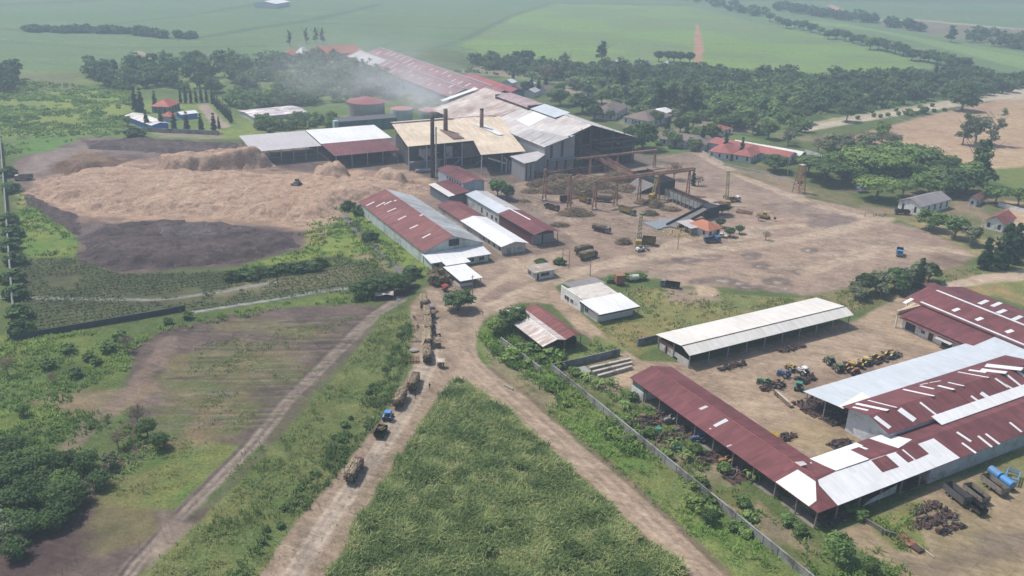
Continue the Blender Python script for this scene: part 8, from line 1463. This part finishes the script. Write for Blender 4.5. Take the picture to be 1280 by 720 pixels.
def person_mesh(stride=0.16, armb=0.25):
    J = [(0, 0, 0.95, 0.13, 0.16), (0, 0, 1.15, 0.12, 0.15), (0, 0, 1.38, 0.12, 0.19), (0, 0, 1.48, 0.06), (0.01, 0, 1.56, 0.085, 0.075), (0.015, 0, 1.66, 0.095, 0.078), (0, 0, 1.72, 0.06)]
    E = [(0, 1), (1, 2), (2, 3), (3, 4), (4, 5), (5, 6)]
    for s in (-1, 1):
        n = len(J); J += [(0, s*0.10, 0.88, 0.095), (s*stride*0.5+0.03, s*0.10, 0.48, 0.065), (s*stride, s*0.10, 0.10, 0.045), (s*stride+0.12, s*0.11, 0.04, 0.04)]; E += [(0, n), (n, n+1), (n+1, n+2), (n+2, n+3)]
        n = len(J); J += [(0, s*0.21, 1.38, 0.06), (-s*armb*0.3, s*0.27, 1.12, 0.045), (0.08-s*armb*0.6, s*0.27, 0.88, 0.034), (0.10-s*armb*0.65, s*0.27, 0.80, 0.032, 0.02)]; E += [(2, n), (n, n+1), (n+1, n+2), (n+2, n+3)]
        b = n+3; bx, by, bz = J[b][:3]
        for k, (dx, ln) in enumerate(((-0.030, 0.065), (-0.010, 0.08), (0.010, 0.075), (0.030, 0.055))): m = len(J); J += [(bx+dx, by, bz-ln*0.6, 0.009), (bx+dx+0.012, by-s*0.01, bz-ln, 0.008)]; E += [(b, m), (m, m+1)]
        m = len(J); J += [(bx+0.045, by-s*0.015, bz+0.005, 0.010), (bx+0.06, by-s*0.02, bz-0.03, 0.009)]; E += [(b, m), (m, m+1)]
    def asg(c):
        if c[2] > 1.46: return 0
        if c[2] < 0.08: return 3
        if c[2] < 0.98 and abs(c[1]) < 0.22: return 2
        if abs(c[1]) > 0.22 and c[2] < 1.16: return 0
        return 1 if c[2] > 0.9 else 2
    return J, E, asg
def person(label, x, y, hd, shirt, trousers, stride=0.16, armb=0.25, hat=None):
    r = thing('person', label, 'person', vpos(x, y), hd); J, E, asg = person_mesh(stride, armb)
    me = skinned('body', J, E, [SKIN, shirt, trousers, JUNKM[3]], asg); link('body', me, r)
    MB().loft([[(0.0+0.10*math.cos(a)*k, 0.085*math.sin(a)*k, z) for a in np.linspace(0, 6.283, 13)[:-1]] for z, k in ((1.63, 1.05), (1.70, 1.08), (1.76, 0.8), (1.79, 0.3))]).build('hat' if hat else 'hair', hat or HAIR, r, True)
    f = MB()
    for s in (-1, 1): f.box((0.095, s*0.025, 1.655), (0.108, s*0.045, 1.668))
    f.box((0.095, -0.025, 1.585), (0.103, 0.025, 1.595)); f.build('face', HAIR, r); MB().loft([[(0.09, -0.012, 1.66), (0.09, 0.012, 1.66), (0.10, 0, 1.662)], [(0.09, -0.018, 1.615), (0.09, 0.018, 1.615), (0.125, 0, 1.615)]]).build('nose', SKIN, r)
    for s in (-1, 1): MB().box((-0.01, s*0.083, 1.61), (0.03, s*0.10, 1.67)).build('ear', SKIN, r)
CL = lambda n, c: mat(n, c, 0.9, 0.1, 3)
person('person in dark clothes walking at the edge of the tall cane', 537, 486, 1.2, CL('black_shirt', (0.03, 0.03, 0.035)), CL('black_trousers', (0.025, 0.022, 0.02))); person('person in a dark shirt and brown trousers walking beside the yellow sided truck', 519, 498, 1.0, CL('navy_shirt', (0.03, 0.035, 0.06)), CL('brown_trousers', (0.11, 0.065, 0.03)), 0.2, 0.3)
person('person in dark clothes standing with the goats on the yard road', 1081, 271, 2.5, CL('black_shirt', (0.03, 0.03, 0.035)), CL('brown_trousers', (0.11, 0.065, 0.03)), 0.06, 0.11); person('person in a pale shirt beside the front handcart', 553, 462, 3.0, CL('pale_shirt', (0.5, 0.48, 0.45)), CL('black_trousers', (0.025, 0.022, 0.02)), 0.05, 0.05, P_PALE); person('person in a red shirt by the queue of loads', 541, 412, 4.0, CL('red_shirt', (0.35, 0.05, 0.04)), CL('black_trousers', (0.02, 0.02, 0.02)), 0.08, 0.1); person('person in a blue shirt at the straw by the yellow posts', 840, 293, 0.5, CL('blue_shirt', (0.06, 0.08, 0.22)), CL('grey_trousers', (0.09, 0.08, 0.09)), 0.1, 0.2); person('person in a dark shirt under the yellow-posted shed', 851, 291, 2.0, CL('navy_shirt', (0.03, 0.035, 0.06)), CL('grey_trousers', (0.09, 0.08, 0.09)), 0.1, 0.1)
def goat(label, x, y, hd, col, group):
    r = thing('goat', label, 'goat', vpos(x, y), hd, group)
    J = [(0, 0, 0.62, 0.17, 0.15), (-0.35, 0, 0.64, 0.15, 0.13), (0.32, 0, 0.60, 0.18, 0.14), (0.48, 0, 0.80, 0.09), (0.62, 0, 0.86, 0.085, 0.07), (0.80, 0, 0.76, 0.045), (-0.5, 0, 0.72, 0.03)]; E = [(0, 1), (0, 2), (2, 3), (3, 4), (4, 5), (1, 6)]
    for s in (-1, 1):
        n = len(J); J += [(0.33, s*0.09, 0.42, 0.06), (0.34, s*0.09, 0.22, 0.032), (0.33, s*0.09, 0.03, 0.028)]; E += [(2, n), (n, n+1), (n+1, n+2)]
        n = len(J); J += [(-0.34, s*0.09, 0.42, 0.075), (-0.44, s*0.09, 0.24, 0.034), (-0.40, s*0.09, 0.03, 0.028)]; E += [(1, n), (n, n+1), (n+1, n+2)]
        n = len(J); J += [(0.56, s*0.12, 0.88, 0.02)]; E += [(4, n)]
    link('body', skinned('body', J, E, [col], lambda c: 0), r)
    MB().tube((0.56, -0.03, 0.93), (0.48, -0.06, 1.04), 0.02, 0.006, 5).build('horn', P_PALE, r); MB().tube((0.56, 0.03, 0.93), (0.48, 0.06, 1.04), 0.02, 0.006, 5).build('horn', P_PALE, r)
GCOL = CL('goat_brown', (0.06, 0.035, 0.025))
for i, (x, y) in enumerate(((1092, 271), (1099, 270.5), (1106, 269.5), (1095, 269.5), (1103, 271.5))): goat('dark brown goat grazing along the yard road near the gabled house', x, y, HR.uniform(0, 6), GCOL, 'goats along the yard road')
# ---------------------------------------------------------------- smoke drifting off the chimneys
def puff(pos, rad_, dens, seed, rz=0.0, ry=0.0):
    t = NT('smoke_puff'); t.t.nodes.remove(t.b); c = t.n('ShaderNodeTexCoord').outputs['Object']
    ln = t.n('ShaderNodeVectorMath', {0: c}, operation='LENGTH').outputs['Value']
    fall = t.mr(ln, 0.15, 1.0, 1.0, 0.0); off = t.n('ShaderNodeVectorMath', {0: c, 1: (seed*3.1, seed*1.7, 0)}, operation='ADD').outputs[0]
    ns = t.mr(t.noise(off, 2.4, 6, 0.7), 0.42, 0.66, 0.0, 2.0)
    d = t.math('MULTIPLY', t.math('MULTIPLY', t.math('POWER', fall, 1.6), ns), dens)
    v = t.n('ShaderNodeVolumePrincipled', {'Color': (0.86, 0.88, 0.93), 'Density': d, 'Anisotropy': 0.2})
    t.t.links.new(v.outputs[0], [k for k in t.t.nodes if k.type == 'OUTPUT_MATERIAL'][0].inputs['Volume'])
    rings = [[(math.cos(a)*math.sin(b), math.sin(a)*math.sin(b), math.cos(b)) for a in np.linspace(0, 2*math.pi, 17)[:-1]] for b in np.linspace(math.pi-0.02, 0.02, 10)]
    o = MB().loft(rings).build('smoke', t.m, None, kind='stuff'); o.location = Vector(pos); o.scale = rad_; o.rotation_euler = (0, ry, rz)
S0 = np.array(site(-212.5, 39.8, 31)); S1 = np.array(site(-241.5, 60, 26))
for i, (x, y, z, rx, ry_, rz_, dn) in enumerate(((536, 137, 33, 6, 5, 4, 0.12), (528, 128, 37, 13, 9, 7, 0.10), (553, 131, 29, 7, 6, 5, 0.06), (516, 116, 42, 24, 15, 10, 0.045), (498, 102, 48, 36, 20, 13, 0.024), (470, 92, 54, 46, 30, 17, 0.013), (425, 84, 60, 64, 40, 20, 0.008), (545, 108, 40, 40, 24, 13, 0.012))):
    p = at(x, y, z); puff(p, (rx, ry_, rz_), dn, i+1, R(150), R(10))
